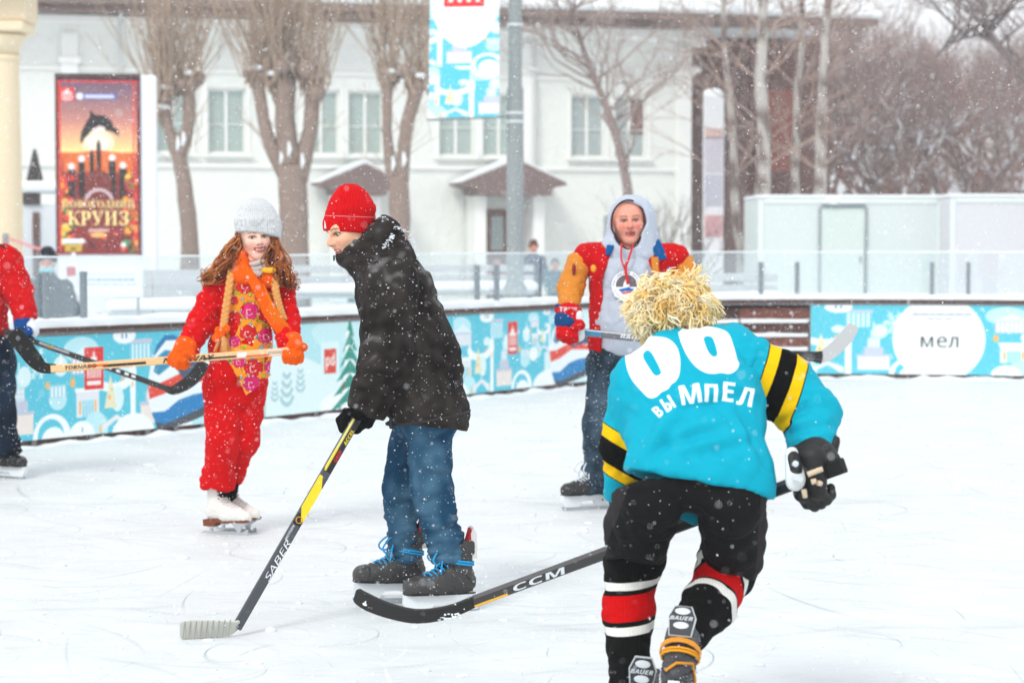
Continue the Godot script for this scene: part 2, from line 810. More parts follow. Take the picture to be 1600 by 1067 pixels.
# ---------------------------------------------------------------- people: heads, hands, skates, sticks
# a head in its own frame: +z the face, +y up, the middle of the skull at the origin
func head_shape(o: Dictionary) -> MB:
	var f := Field.new()
	var w: float = o.get("wide", 1.0)
	f.cone(Vector3(0, 0.035, -0.022), Vector3(0, 0.045, -0.036), 0.090, 0.086, 0.02, Vector3.RIGHT, 0.86 * w)
	f.cone(Vector3(0, 0.03, 0.016), Vector3(0, -0.02, 0.026), 0.078, 0.068, 0.03, Vector3.RIGHT, 0.86 * w)
	f.cone(Vector3(0, -0.03, 0.032), Vector3(0, -0.086, 0.050), 0.055, 0.028, 0.03, Vector3.RIGHT, w)
	for e in [-1.0, 1.0]:
		f.cone(Vector3(e * 0.046 * w, -0.048, 0.0), Vector3(e * 0.018, -0.088, 0.052), 0.022 * w, 0.018, 0.03)
		f.ball(Vector3(e * 0.034, -0.016, 0.066), o.get("cheek", 0.023), 0.03)
		f.ball(Vector3(e * 0.011, -0.021, 0.103), 0.0085, 0.008)
		if o.get("ears", true):
			f.cone(Vector3(e * 0.078 * w, 0.014, -0.012), Vector3(e * 0.075 * w, -0.022, -0.006), 0.016, 0.010, 0.008, Vector3.RIGHT, 0.5)
	f.cone(Vector3(-0.030, 0.031, 0.080), Vector3(0.030, 0.031, 0.080), 0.013, 0.013, 0.02)
	f.cone(Vector3(0, 0.020, 0.092), Vector3(0, -0.016, 0.112), 0.0075, o.get("nose", 0.012), 0.012)
	f.ball(Vector3(0, -0.090, 0.064), 0.017, 0.02)
	f.cone(Vector3(-0.019, -0.051, 0.083), Vector3(0, -0.0485, 0.094), 0.005, 0.0065, 0.006)
	f.cone(Vector3(0.019, -0.051, 0.083), Vector3(0, -0.0485, 0.094), 0.005, 0.0065, 0.006)
	f.cone(Vector3(-0.013, -0.0635, 0.085), Vector3(0.013, -0.0635, 0.085), 0.0075, 0.0075, 0.006)
	for e in [-1.0, 1.0]:
		f.carve(Vector3(e * 0.026, 0.011, 0.100), Vector3(e * 0.038, 0.010, 0.094), 0.0125, 0.0125, 0.012)
	if o.get("open", 0.0) > 0.0:
		f.carve(Vector3(-0.014, -0.0565, 0.100), Vector3(0.014, -0.0565, 0.100), o.open, o.open, 0.003)
	f.cone(Vector3(0, -0.06, -0.022), Vector3(0, -0.17, -0.04), 0.054, 0.060, 0.03)
	var m := f.mesh(o.get("h", 0.0035))
	var skin: Color = o.skin
	var red: Color = o.get("flush", skin.lerp(lin(0.85, 0.42, 0.38), 0.55))
	var lip: Color = o.get("lip", lin(0.72, 0.36, 0.34))
	var brow: Color = o.get("brow", lin(0.32, 0.22, 0.17))
	var smile: bool = o.get("smile", false)
	m.paint(func(v, n):
		var c := skin
		var a := absf(v.x)
		var cheek := Vector2(a - 0.040, (v.y + 0.022) * 1.1).length()
		c = c.lerp(red, clampf(1.0 - cheek / 0.026, 0, 1) * o.get("blush", 0.6))
		c = c.lerp(red, clampf(1.0 - Vector3(v.x, v.y + 0.016, v.z - 0.11).length() / 0.024, 0, 1) * 0.7)
		if v.z > 0.06:
			var lift := a * a * (9.0 if smile else 2.0)
			var my: float = v.y + 0.0565 - lift
			if a < (0.031 if smile else 0.026) and absf(my) < 0.0125 * (1.0 - a * 18.0) + 0.003:
				c = lip
				if smile and absf(my) < 0.0042 and a < 0.021:
					c = lin(0.86, 0.80, 0.76)
				elif not smile and absf(my) < 0.0022:
					c = lin(0.30, 0.12, 0.11)
			if o.get("open", 0.0) > 0.0 and a < 0.019 and absf(my) < o.open * 1.1:
				c = lin(0.22, 0.07, 0.07) if my < 0.0015 else lin(0.88, 0.84, 0.80)
			var by: float = v.y - 0.0325 - 0.006 * (1.0 - absf(a - 0.032) / 0.02)
			if a > 0.011 and a < 0.050 and absf(by) < o.get("brow_h", 0.0042):
				c = brow
			var ey := Vector2((a - 0.031) / 0.017, (v.y - 0.0125) / 0.0075)
			if ey.length() < 1.15 and v.y > 0.011:
				c = c.lerp(lin(0.16, 0.10, 0.09), 0.8)
			elif ey.length() < 1.5:
				c = c.lerp(lin(0.55, 0.34, 0.30), 0.35)
			if absf(a - 0.008) < 0.0045 and v.y < -0.022 and v.y > -0.034:
				c = c.lerp(lin(0.35, 0.15, 0.13), 0.6)
		return c)
	return m

func eyes(iris: Color, look := 0.0) -> MB:
	var m := MB.new()
	for e in [-1.0, 1.0]:
		m.ball(Vector3(e * 0.031, 0.0105, 0.0762), Vector3(0.0125, 0.0082, 0.0125), 12, 10)
	m.paint(func(v, n):
		var d := Vector2(absf(v.x) - 0.031, v.y - 0.0105)
		d.x -= look * (1.0 if v.x > 0 else -1.0)
		return (lin(0.02, 0.02, 0.02) if d.length() < 0.0028 else iris) if d.length() < 0.0068 and v.z > 0.078 else lin(0.74, 0.69, 0.66))
	return m

# the whole body under the clothes with the head: one mesh
func body(parent: Node, limbs: Array, head: Transform3D, o: Dictionary) -> MeshInstance3D:
	var f := Field.new()
	for l in limbs:
		f.chain(l[0], l[1], 0.05)
	var m := f.mesh(0.026)
	m.fill(o.skin)
	m.add(head_shape(o).moved(head))
	var b := part(parent, "body", m.mesh(), painted(0.55))
	var sk := b.material_override as StandardMaterial3D
	sk.metallic_specular = 0.35
	sk.subsurf_scatter_enabled = true
	sk.subsurf_scatter_strength = 0.08
	part(b, "eyes", eyes(o.get("iris", lin(0.25, 0.16, 0.10)), o.get("look", 0.0)).moved(head).mesh(), painted(0.15))
	return b

# a gloved hand closed round a bar that lies along side: along points from wrist to knuckles, palm faces the bar
func grip(c: Vector3, along_: Vector3, side: Vector3, size := 1.0, fat := 1.0, h := 0.005, curl := 1.0) -> MB:
	var fd := along_.normalized()
	var sd := (side - fd * side.dot(fd)).normalized()
	var pn := fd.cross(sd)      # the side the fingers close towards
	var f := Field.new()
	var s := size
	f.cone(c - fd * 0.055 * s + sd * 0.012 * s, c + fd * 0.034 * s + sd * 0.024 * s, 0.026 * s * fat, 0.019 * s * fat, 0.02)
	f.cone(c - fd * 0.055 * s - sd * 0.012 * s, c + fd * 0.030 * s - sd * 0.024 * s, 0.026 * s * fat, 0.018 * s * fat, 0.02)
	for i in 4:
		var p := c + fd * (0.040 - 0.004 * absf(i - 1.0)) * s + sd * (0.033 - 0.0215 * i) * s
		var ln: float = [0.040, 0.044, 0.041, 0.033][i] * s
		var pts := [p]
		var ang := 0.0
		for j in 3:
			ang += [0.85, 1.25, 1.1][j] * curl
			p += (fd * cos(ang) + pn * sin(ang)) * ln * [1.0, 0.78, 0.6][j]
			pts.append(p)
		f.chain(pts, [0.0112 * s * fat, 0.0106 * s * fat, 0.0098 * s * fat, 0.0088 * s * fat], 0.004)
	var t := c - fd * 0.02 * s + sd * 0.036 * s + pn * 0.008 * s
	f.chain([t, t + (fd * 0.5 + sd * 0.45 + pn * 0.55).normalized() * 0.036 * s, t + (fd * 0.62 + sd * 0.30 + pn * 1.25).normalized() * 0.060 * s, t + (fd * 0.75 - sd * 0.1 + pn * 1.5).normalized() * 0.074 * s], [0.0145 * s * fat, 0.0125 * s * fat, 0.0112 * s * fat, 0.0096 * s * fat], 0.006)
	return f.mesh(h)

func frame_xy(x: Vector3, y: Vector3) -> Basis:   # x as given, y as near as can be
	x = x.normalized()
	var z := x.cross(y).normalized()
	return Basis(x, z.cross(x), z)

# a skate: +x the toe, +y up, the blade's edge at y = 0; style carries its colours
func skate(parent: Node, t: Transform3D, o: Dictionary, label := "") -> MeshInstance3D:
	var f := Field.new()
	var art: bool = o.get("figure", false)
	var top: float = 0.30 if art else 0.285
	f.cone(Vector3(-0.082, 0.132, 0), Vector3(0.02, 0.122, 0), 0.043, 0.042, 0.03, Vector3.BACK, 0.9)
	f.cone(Vector3(0.02, 0.118, 0), Vector3(0.136, 0.110, 0), 0.042, 0.036, 0.03, Vector3.BACK, 1.08)
	f.cone(Vector3(-0.030, 0.170, 0), Vector3(0.085, 0.132, 0), 0.042, 0.034, 0.03, Vector3.BACK, 0.95)
	f.cone(Vector3(-0.055, 0.170, 0), Vector3(-0.058, top, 0), 0.052, 0.056, 0.03, Vector3.BACK, 0.88)
	f.cut(Vector3(0, 0.088, 0), Vector3.DOWN)
	f.cut(Vector3(-0.03, top, 0), Vector3(0.25, 1, 0))
	if not art:
		f.cone(Vector3(-0.105, 0.26, 0), Vector3(-0.108, 0.335, 0), 0.018, 0.012, 0.02, Vector3.BACK, 1.9)
	var m := f.mesh(0.0065)
	m.swell(func(v, n): return 0.0022 * crease(v, Vector3(26, 30, 26), 4.0))
	var bm := m.moved(t)
	var b := part(parent, "skate", bm.mesh(), o.boot, label)
	if o.has("speck"):
		specks(b, bm, 160, int(absf(t.origin.x) * 100.0) + 5, 0.0026)
	var low := MB.new()
	if art:
		low.prism(PackedVector2Array([Vector2(-0.128, 0.090), Vector2(-0.124, 0.052), Vector2(-0.052, 0.052), Vector2(-0.040, 0.078), Vector2(0.0, 0.078), Vector2(0.15, 0.080), Vector2(0.168, 0.094), Vector2(0.16, 0.100), Vector2(0.0, 0.096), Vector2(-0.03, 0.102)]), -0.036, 0.036, t)
		part(b, "sole", low.mesh(), o.sole)
		var hd := MB.new()
		hd.prism(PackedVector2Array([Vector2(-0.115, 0.051), Vector2(-0.115, 0.045), Vector2(-0.10, 0.040), Vector2(-0.098, 0.020), Vector2(-0.085, 0.020), Vector2(-0.078, 0.040), Vector2(-0.05, 0.044), Vector2(-0.05, 0.051)]), -0.007, 0.007, t)
		hd.prism(PackedVector2Array([Vector2(0.03, 0.077), Vector2(0.06, 0.060), Vector2(0.086, 0.020), Vector2(0.105, 0.020), Vector2(0.112, 0.055), Vector2(0.15, 0.072), Vector2(0.15, 0.078)]), -0.007, 0.007, t)
		part(b, "holder", hd.mesh(), o.steel)
		var bl := MB.new()
		bl.prism(PackedVector2Array([Vector2(-0.165, 0.006), Vector2(-0.12, 0.0), Vector2(0.03, -0.002), Vector2(0.13, 0.004), Vector2(0.152, 0.012), Vector2(0.158, 0.024), Vector2(0.15, 0.028), Vector2(0.156, 0.034), Vector2(0.148, 0.040), Vector2(0.12, 0.024), Vector2(-0.14, 0.022)]), -0.002, 0.002, t)
		part(b, "blade", bl.mesh(), o.steel)
	else:
		var hd := MB.new()
		hd.prism(PackedVector2Array([Vector2(-0.128, 0.092), Vector2(-0.134, 0.055), Vector2(-0.125, 0.026), Vector2(-0.05, 0.024), Vector2(-0.038, 0.048), Vector2(-0.01, 0.055), Vector2(0.045, 0.052), Vector2(0.064, 0.024), Vector2(0.158, 0.024), Vector2(0.172, 0.052), Vector2(0.170, 0.090), Vector2(0.10, 0.087), Vector2(-0.05, 0.087)]), -0.017, 0.017, t)
		hd.prism(PackedVector2Array([Vector2(-0.049, 0.024), Vector2(-0.05, 0.034), Vector2(0.06, 0.034), Vector2(0.063, 0.024)]), -0.006, 0.006, t)
		part(b, "holder", hd.mesh(), o.holder)
		var bl := MB.new()
		bl.prism(PackedVector2Array([Vector2(-0.142, 0.014), Vector2(-0.13, 0.002), Vector2(0.0, 0.0), Vector2(0.15, 0.003), Vector2(0.168, 0.012), Vector2(0.172, 0.026), Vector2(-0.142, 0.026)]), -0.002, 0.002, t)
		part(b, "blade", bl.mesh(), o.steel)
		if o.has("screw"):
			var sc := MB.new()
			for e in [-1.0, 1.0]:
				sc.ball(t * Vector3(-0.085, 0.055, 0.018 * e), Vector3.ONE * 0.006, 6, 4)
			part(b, "screws", sc.mesh(), o.screw)
	var toe := Field.new()
	if o.has("toe"):
		toe.cone(Vector3(0.118, 0.120, 0), Vector3(0.134, 0.118, 0), 0.0415, 0.0405, 0.01, Vector3.BACK, 1.07)
		toe.cut(Vector3(0, 0.090, 0), Vector3.DOWN)
		toe.cut(Vector3(0.122, 0, 0), Vector3(-1, -0.15, 0))
		part(b, "toe_cap", toe.mesh(0.006).moved(t).mesh(), o.toe)
	# laces: crossings down the tongue, then a bow
	var lc := MB.new()
	var n := 7
	for i in n:
		var q := i / float(n - 1)
		var x := lerpf(0.085, -0.008, pow(q, 0.9))
		var y := lerpf(0.164, 0.222, pow(q, 1.25))
		var w := 0.026
		for e in [-1.0, 1.0]:
			lc.tube([t * Vector3(x - 0.012, y - 0.014, e * (w + 0.010)), t * Vector3(x + 0.004, y + 0.004, e * w * 0.5), t * Vector3(x + 0.002 - 0.008, y + 0.010, 0), t * Vector3(x - 0.014, y + 0.012, -e * w * 0.6), t * Vector3(x - 0.024, y + 0.002, -e * (w + 0.008))], [0.0038], 5)
	if o.get("bow", true):
		var c := Vector3(-0.004, 0.252, 0)
		for e in [-1.0, 1.0]:
			lc.tube(spline([t * c, t * (c + Vector3(0.03, 0.020, e * 0.030)), t * (c + Vector3(0.065, -0.018, e * 0.052)), t * (c + Vector3(0.045, -0.040, e * 0.046)), t * (c + Vector3(0.008, -0.01, e * 0.012))], 4), [0.0042], 5)
			lc.tube(spline([t * c, t * (c + Vector3(0.022, -0.01, e * 0.040)), t * (c + Vector3(0.034, -0.070, e * 0.058))], 4), [0.0038], 5)
	if not art:
		var tr := MB.new()
		for e in [-1.0, 1.0]:
			for k in 3:
				tr.tube([t * Vector3(-0.118 + k * 0.022, 0.118 + k * 0.004, e * (0.028 + k * 0.006)), t * Vector3(-0.088 + k * 0.022, 0.150 + k * 0.004, e * 0.0455), t * Vector3(-0.060 + k * 0.020, 0.190 + k * 0.008, e * 0.0475)], [0.0016], 5)
			tr.tube([t * Vector3(-0.12, 0.091, e * 0.020), t * Vector3(-0.06, 0.091, e * 0.037), t * Vector3(0.05, 0.091, e * 0.039), t * Vector3(0.14, 0.091, e * 0.036), t * Vector3(0.170, 0.093, e * 0.012)], [0.0035], 5)
			tr.tube([t * Vector3(0.118, 0.093, e * 0.040), t * Vector3(0.112, 0.125, e * 0.041), t * Vector3(0.105, 0.152, e * 0.022)], [0.0018], 5)
		part(b, "seams", tr.mesh(), mat(Color(0.05, 0.05, 0.052), 0.6)).set_meta("kind", "stuff")
	if o.get("wrap", false):
		for k in 2:
			var ringp := []
			for i in 15:
				var a := TAU * i / 14.0
				ringp.append(t * Vector3(-0.050 + cos(a) * 0.066, 0.214 + k * 0.010 + 0.012 * cos(a), sin(a) * 0.056))
			lc.tube(ringp, [0.0045], 5)
	part(b, "laces", lc.mesh(), o.lace)
	return b

# lettering laid on a face: x along the line, out of the face along n
func inscribe(parent: Node, s: String, at: Vector3, x: Vector3, n: Vector3, height: float, m: Material, bold := true, stretch := 1.0, slant := 0.0, font := "Droid Sans") -> MeshInstance3D:
	x = x.normalized()
	n = (n - x * n.dot(x)).normalized()
	var l := letters(s, height, font, bold, stretch, slant)
	l.moved(Transform3D(Basis(x, n.cross(x), n), at))
	return part(parent, "lettering", l.mesh(), m)

# a hockey stick between two ends; face is the way its broad side looks
func shaft(parent: Node, called: String, a: Vector3, b: Vector3, face: Vector3, w: float, th: float, m: Material) -> MeshInstance3D:
	var d := (b - a).normalized()
	var across := d.cross(face).normalized()
	var mb := MB.new()
	mb.bar([a, b], [across], [w], [th])
	return part(parent, called, mb.mesh(), m)

func stick_blade(parent: Node, path: Array, up: Array, hh: Array, th: float, m: Material, called := "blade") -> MeshInstance3D:
	var p := spline(path, 5)
	var u := []
	var w := []
	for i in p.size():
		var q := i / 5.0
		var k := mini(int(q), up.size() - 2)
		u.append((up[k] as Vector3).lerp(up[k + 1], q - k).normalized())
		w.append(lerpf(hh[k], hh[k + 1], q - k))
	w[-1] = w[-2] * 0.75
	var mb := MB.new()
	mb.bar(p, u, w, [th])
	return part(parent, called, mb.mesh(), m)

# creases laid along given lines: a furrow with a soft roll beside it
func furrows(v: Vector3, lines: Array, w: float) -> float:
	var s := 0.0
	for l in lines:
		var a: Vector3 = l[0]
		var d: Vector3 = l[1] - a
		d.z = 0
		var q := v - a
		q.z = 0
		var t := clampf(q.dot(d) / d.length_squared(), 0.0, 1.0)
		var g := q - d * t
		var side := g.length() * (1.0 if d.cross(q).z > 0 else -1.0) / w
		var fade := sin(PI * clampf(t, 0.03, 0.97))
		s += fade * (-exp(-side * side) + 0.8 * exp(-(side - 1.7) * (side - 1.7) * 0.8))
	return s

func wear(parent: Node, called: String, f: Field, h: float, m: Material, amp := 0.006, scale := Vector3(7, 7, 7), label := "", shift := 0.0) -> MeshInstance3D:
	var b := f.mesh(h)
	if amp > 0.0:
		b.swell(func(v, n): return amp * (crease(v, scale, shift) + 0.45 * crease(v, scale * 2.3, shift + 9.0)))
	return part(parent, called, b.mesh(), m, label)

# small flakes that cling to cloth
func specks(o: MeshInstance3D, shape: MB, count: int, seed_: int, big := 0.0022) -> void:
	var rng := ranks(seed_)
	var n := shape.normals()
	var m := MB.new()
	for i in count:
		var k := rng.randi() % shape.v.size()
		if n[k].y < -0.35:
			continue
		var r := big * 0.8 * (0.4 + 0.9 * pow(rng.randf(), 1.8))
		m.ball(shape.v[k] + Vector3(rng.randfn(0, 0.004), rng.randfn(0, 0.004), 0) + n[k] * 0.0015, Vector3.ONE * r, 4, 3)
	part(o, "clinging_flakes", m.mesh(), flake_mat()).set_meta("kind", "stuff")

var flake_m: StandardMaterial3D = null

func flake_mat() -> StandardMaterial3D:
	if flake_m == null:
		flake_m = mat(Color(0.92, 0.93, 0.95), 0.9)
	return flake_m

func boots_hockey(col: Color, lace: Color) -> Dictionary:
	var bm := mat(col, 0.5)
	bm.normal_enabled = true
	bm.normal_texture = tex["rough"]
	bm.uv1_triplanar = true
	bm.uv1_scale = Vector3.ONE * 9.0
	bm.normal_scale = 0.9
	return {"boot": bm, "speck": true, "toe": mat(col * 1.15, 0.35), "holder": mat(Color(0.88, 0.90, 0.91), 0.4), "steel": mat(Color(0.75, 0.77, 0.79), 0.25, 0.9), "lace": mat(lace, 0.85)}

# ---------------------------------------------------------------- the scene
func _ready() -> void:
	var cam := Camera3D.new()
	cam.name = "camera"
	add_child(cam)
	cam.position = Vector3(0, 1.57, 0)
	cam.rotation = Vector3(-deg_to_rad(2.521), 0, 0)
	cam.fov = 16.86
	cam.near = 0.1
	cam.far = 900.0
	var lens := CameraAttributesPhysical.new()
	lens.exposure_aperture = 3.8
	lens.frustum_focal_length = 80.0
	lens.frustum_focus_distance = 8.9
	lens.frustum_near = 0.1
	lens.frustum_far = 900.0
	cam.attributes = lens
	cam.current = true

	var env := Environment.new()
	env.background_mode = Environment.BG_SKY
	var sky := Sky.new()
	var air := ProceduralSkyMaterial.new()
	air.sky_top_color = Color(0.93, 0.95, 0.97)
	air.sky_horizon_color = Color(0.955, 0.965, 0.975)
	air.sky_curve = 0.2
	air.ground_bottom_color = Color(0.90, 0.92, 0.93)
	air.ground_horizon_color = Color(0.955, 0.965, 0.975)
	air.sun_angle_max = 1.0
	air.sky_energy_multiplier = 1.0
	sky.sky_material = air
	env.sky = sky
	env.tonemap_mode = Environment.TONE_MAPPER_LINEAR
	env.tonemap_exposure = 1.36
	env.fog_enabled = true
	env.fog_density = 0.0021
	env.fog_light_color = Color(0.97, 0.985, 1.0)
	env.sdfgi_enabled = true
	env.ssao_enabled = true
	env.ssil_enabled = true
	var we := WorldEnvironment.new()
	we.name = "world_environment"
	we.environment = env
	add_child(we)

	var sun := DirectionalLight3D.new()
	sun.name = "sun"
	add_child(sun)
	sun.rotation = Vector3(-deg_to_rad(46), -deg_to_rad(28), 0)
	sun.light_color = Color(1.0, 0.98, 0.95)
	sun.light_energy = 0.42
	sun.light_angular_distance = 16.0
	sun.shadow_enabled = true
	sun.sky_mode = DirectionalLight3D.SKY_MODE_LIGHT_ONLY

	nz.seed = 7
	nz.frequency = 1.0
	nz.fractal_type = FastNoiseLite.FRACTAL_NONE
	nz.noise_type = FastNoiseLite.TYPE_SIMPLEX_SMOOTH
	normal_tex("fuzz", noise_image(256, 0.16, 3, 3), 5.0)
	normal_tex("knit", knit_image(), 4.0)
	normal_tex("twill", twill_image(), 4.0)
	normal_tex("rough", noise_image(256, 0.03, 4, 9), 6.0)
	normal_tex("snow", noise_image(512, 0.012, 5, 11), 5.0)

	build_setting()
	build_background()
	build_people()
	build_snowfall()

func knit_image() -> Image:
	var i := Image.create(64, 64, false, Image.FORMAT_RGBA8)
	for y in 64:
		for x in 64:
			var a := absf(sin(PI * x / 8.0))
			var b := absf(sin(PI * (y + 5.0 * absf(sin(PI * x / 8.0))) / 8.0))
			var c := a * (0.55 + 0.45 * b)
			i.set_pixel(x, y, Color(c, c, c))
	return i

func twill_image() -> Image:
	var i := Image.create(64, 64, false, Image.FORMAT_RGBA8)
	for y in 64:
		for x in 64:
			var c := 0.5 + 0.3 * sin(TAU * (x + y) / 8.0) + 0.2 * sin(TAU * (x * 3 - y) / 32.0)
			i.set_pixel(x, y, Color(c, c, c))
	return i

func build_snowfall() -> void:
	var m := MB.new()
	m.ball(Vector3.ZERO, Vector3.ONE, 5, 3)
	var rng := ranks(77)
	var at: Array[Transform3D] = []
	while at.size() < 380000:
		var z := 2.0 + 32.0 * pow(rng.randf(), 0.42)
		var x := rng.randf_range(-1, 1) * (z * 0.25 + 0.8)
		var y := 1.57 - z * 0.044 + rng.randf_range(-1, 1) * (z * 0.165 + 0.6)
		if y < 0.02:
			continue
		var r := 0.0008 + 0.0015 * pow(rng.randf(), 3.5)
		at.append(Transform3D(Basis().scaled(Vector3(r, r * rng.randf_range(0.8, 1.6), r)).rotated(Vector3(0, 0, 1), rng.randf() * 3.0), Vector3(x, y, -z)))
	var mm := MultiMesh.new()
	mm.transform_format = MultiMesh.TRANSFORM_3D
	mm.mesh = m.mesh()
	mm.instance_count = at.size()
	for i in at.size():
		mm.set_instance_transform(i, at[i])
	var o := MultiMeshInstance3D.new()
	o.name = "falling_snow"
	o.multimesh = mm
	o.material_override = mat(Color(0.97, 0.98, 1.0), 0.8)
	add_child(o)
	tag(o, "small white snowflakes drifting down through the air over the whole rink", "snow", "", "stuff")

# ---------------------------------------------------------------- rink, wall, banners, glass
var wall_pts := []
var wall_s := []

func wall_setup() -> void:
	var p := []
	for q in [[-6.4, 13.2], [-4.6, 16.0], [-3.7, 17.35], [-2.6, 18.95], [-1.5, 20.75], [-0.4, 22.7], [0.8, 24.65], [2.1, 25.75], [3.5, 26.1], [5.7, 25.7], [7.5, 24.6], [9.5, 22.6]]:
		p.append(Vector3(q[0], 0, -q[1]))
	wall_pts = spline(p, 20)
	var s := 0.0
	for i in wall_pts.size():
		if i:
			s += (wall_pts[i] - wall_pts[i - 1]).length()
		wall_s.append(s)

func wall_dir(s: float) -> Vector3:
	return (wall_at(s + 0.12, 0) - wall_at(s - 0.12, 0)).normalized()

func wall_at(s: float, off: float, y := 0.0) -> Vector3:
	var i := 0
	while i < wall_s.size() - 2 and wall_s[i + 1] < s:
		i += 1
	var p: Vector3 = wall_pts[i].lerp(wall_pts[i + 1], (s - wall_s[i]) / (wall_s[i + 1] - wall_s[i]))
	if off != 0.0:
		var t := wall_dir(s)
		p += Vector3(-t.z, 0, t.x) * off
	p.y = y
	return p

# a slab that follows the wall from s0 to s1, between two offsets (a the inner, nearer the ice) and two heights
func wall_slab(s0: float, s1: float, a: float, b: float, y0: float, y1: float, with_uv := false, wob := 0.0, rng: RandomNumberGenerator = null) -> MB:
	var m := MB.new()
	var n := maxi(1, int((s1 - s0) / (0.2 if wob == 0.0 else 0.09)))
	var rows := []
	for i in n + 1:
		var s := lerpf(s0, s1, i / float(n))
		var w := 0.0
		var w2 := 0.0
		if wob > 0.0:
			w = wob * (nz.get_noise_2d(s * 2.3, y0 * 9.0) + 0.5 * nz.get_noise_2d(s * 7.0, 3.0))
			w2 = wob * nz.get_noise_2d(s * 3.1, 20.0)
		rows.append([wall_at(s, a + w2, y0), wall_at(s, a + w2, y1 + w * 0.4), wall_at(s, b, y1 + w), wall_at(s, b, y0)])
	for i in n:
		var p: Array = rows[i]
		var q: Array = rows[i + 1]
		m.quad(p[0], p[1], q[1], q[0])
		m.quad(p[1], p[2], q[2], q[1])
		m.quad(p[2], p[3], q[3], q[2])
		m.quad(p[3], p[0], q[0], q[3])
	m.quad(rows[0][3], rows[0][2], rows[0][1], rows[0][0])
	m.quad(rows[n][0], rows[n][1], rows[n][2], rows[n][3])
	if with_uv:
		m.uv.resize(m.v.size())
		for i in n:
			for f in 4:
				var k := (i * 4 + f) * 4
				var u0 := i / float(n)
				var u1 := (i + 1) / float(n)
				var front := f == 0
				m.uv[k] = Vector2(u0, 1.0) if front else Vector2(0.002, 0.995)
				m.uv[k + 1] = Vector2(u0, 0.0) if front else Vector2(0.002, 0.995)
				m.uv[k + 2] = Vector2(u1, 0.0) if front else Vector2(0.002, 0.995)
				m.uv[k + 3] = Vector2(u1, 1.0) if front else Vector2(0.002, 0.995)
	return m

const TEAL := Color(0.33, 0.77, 0.85)
const PALE := Color(0.74, 0.91, 0.94)
const MIST := Color(0.86, 0.95, 0.96)
const SNOWY := Color(0.96, 0.98, 0.98)
const LILAC := Color(0.76, 0.79, 0.85)
const CREAM := Color(0.93, 0.90, 0.76)
const AMBER := Color(0.95, 0.71, 0.36)
const DEEP := Color(0.10, 0.46, 0.68)

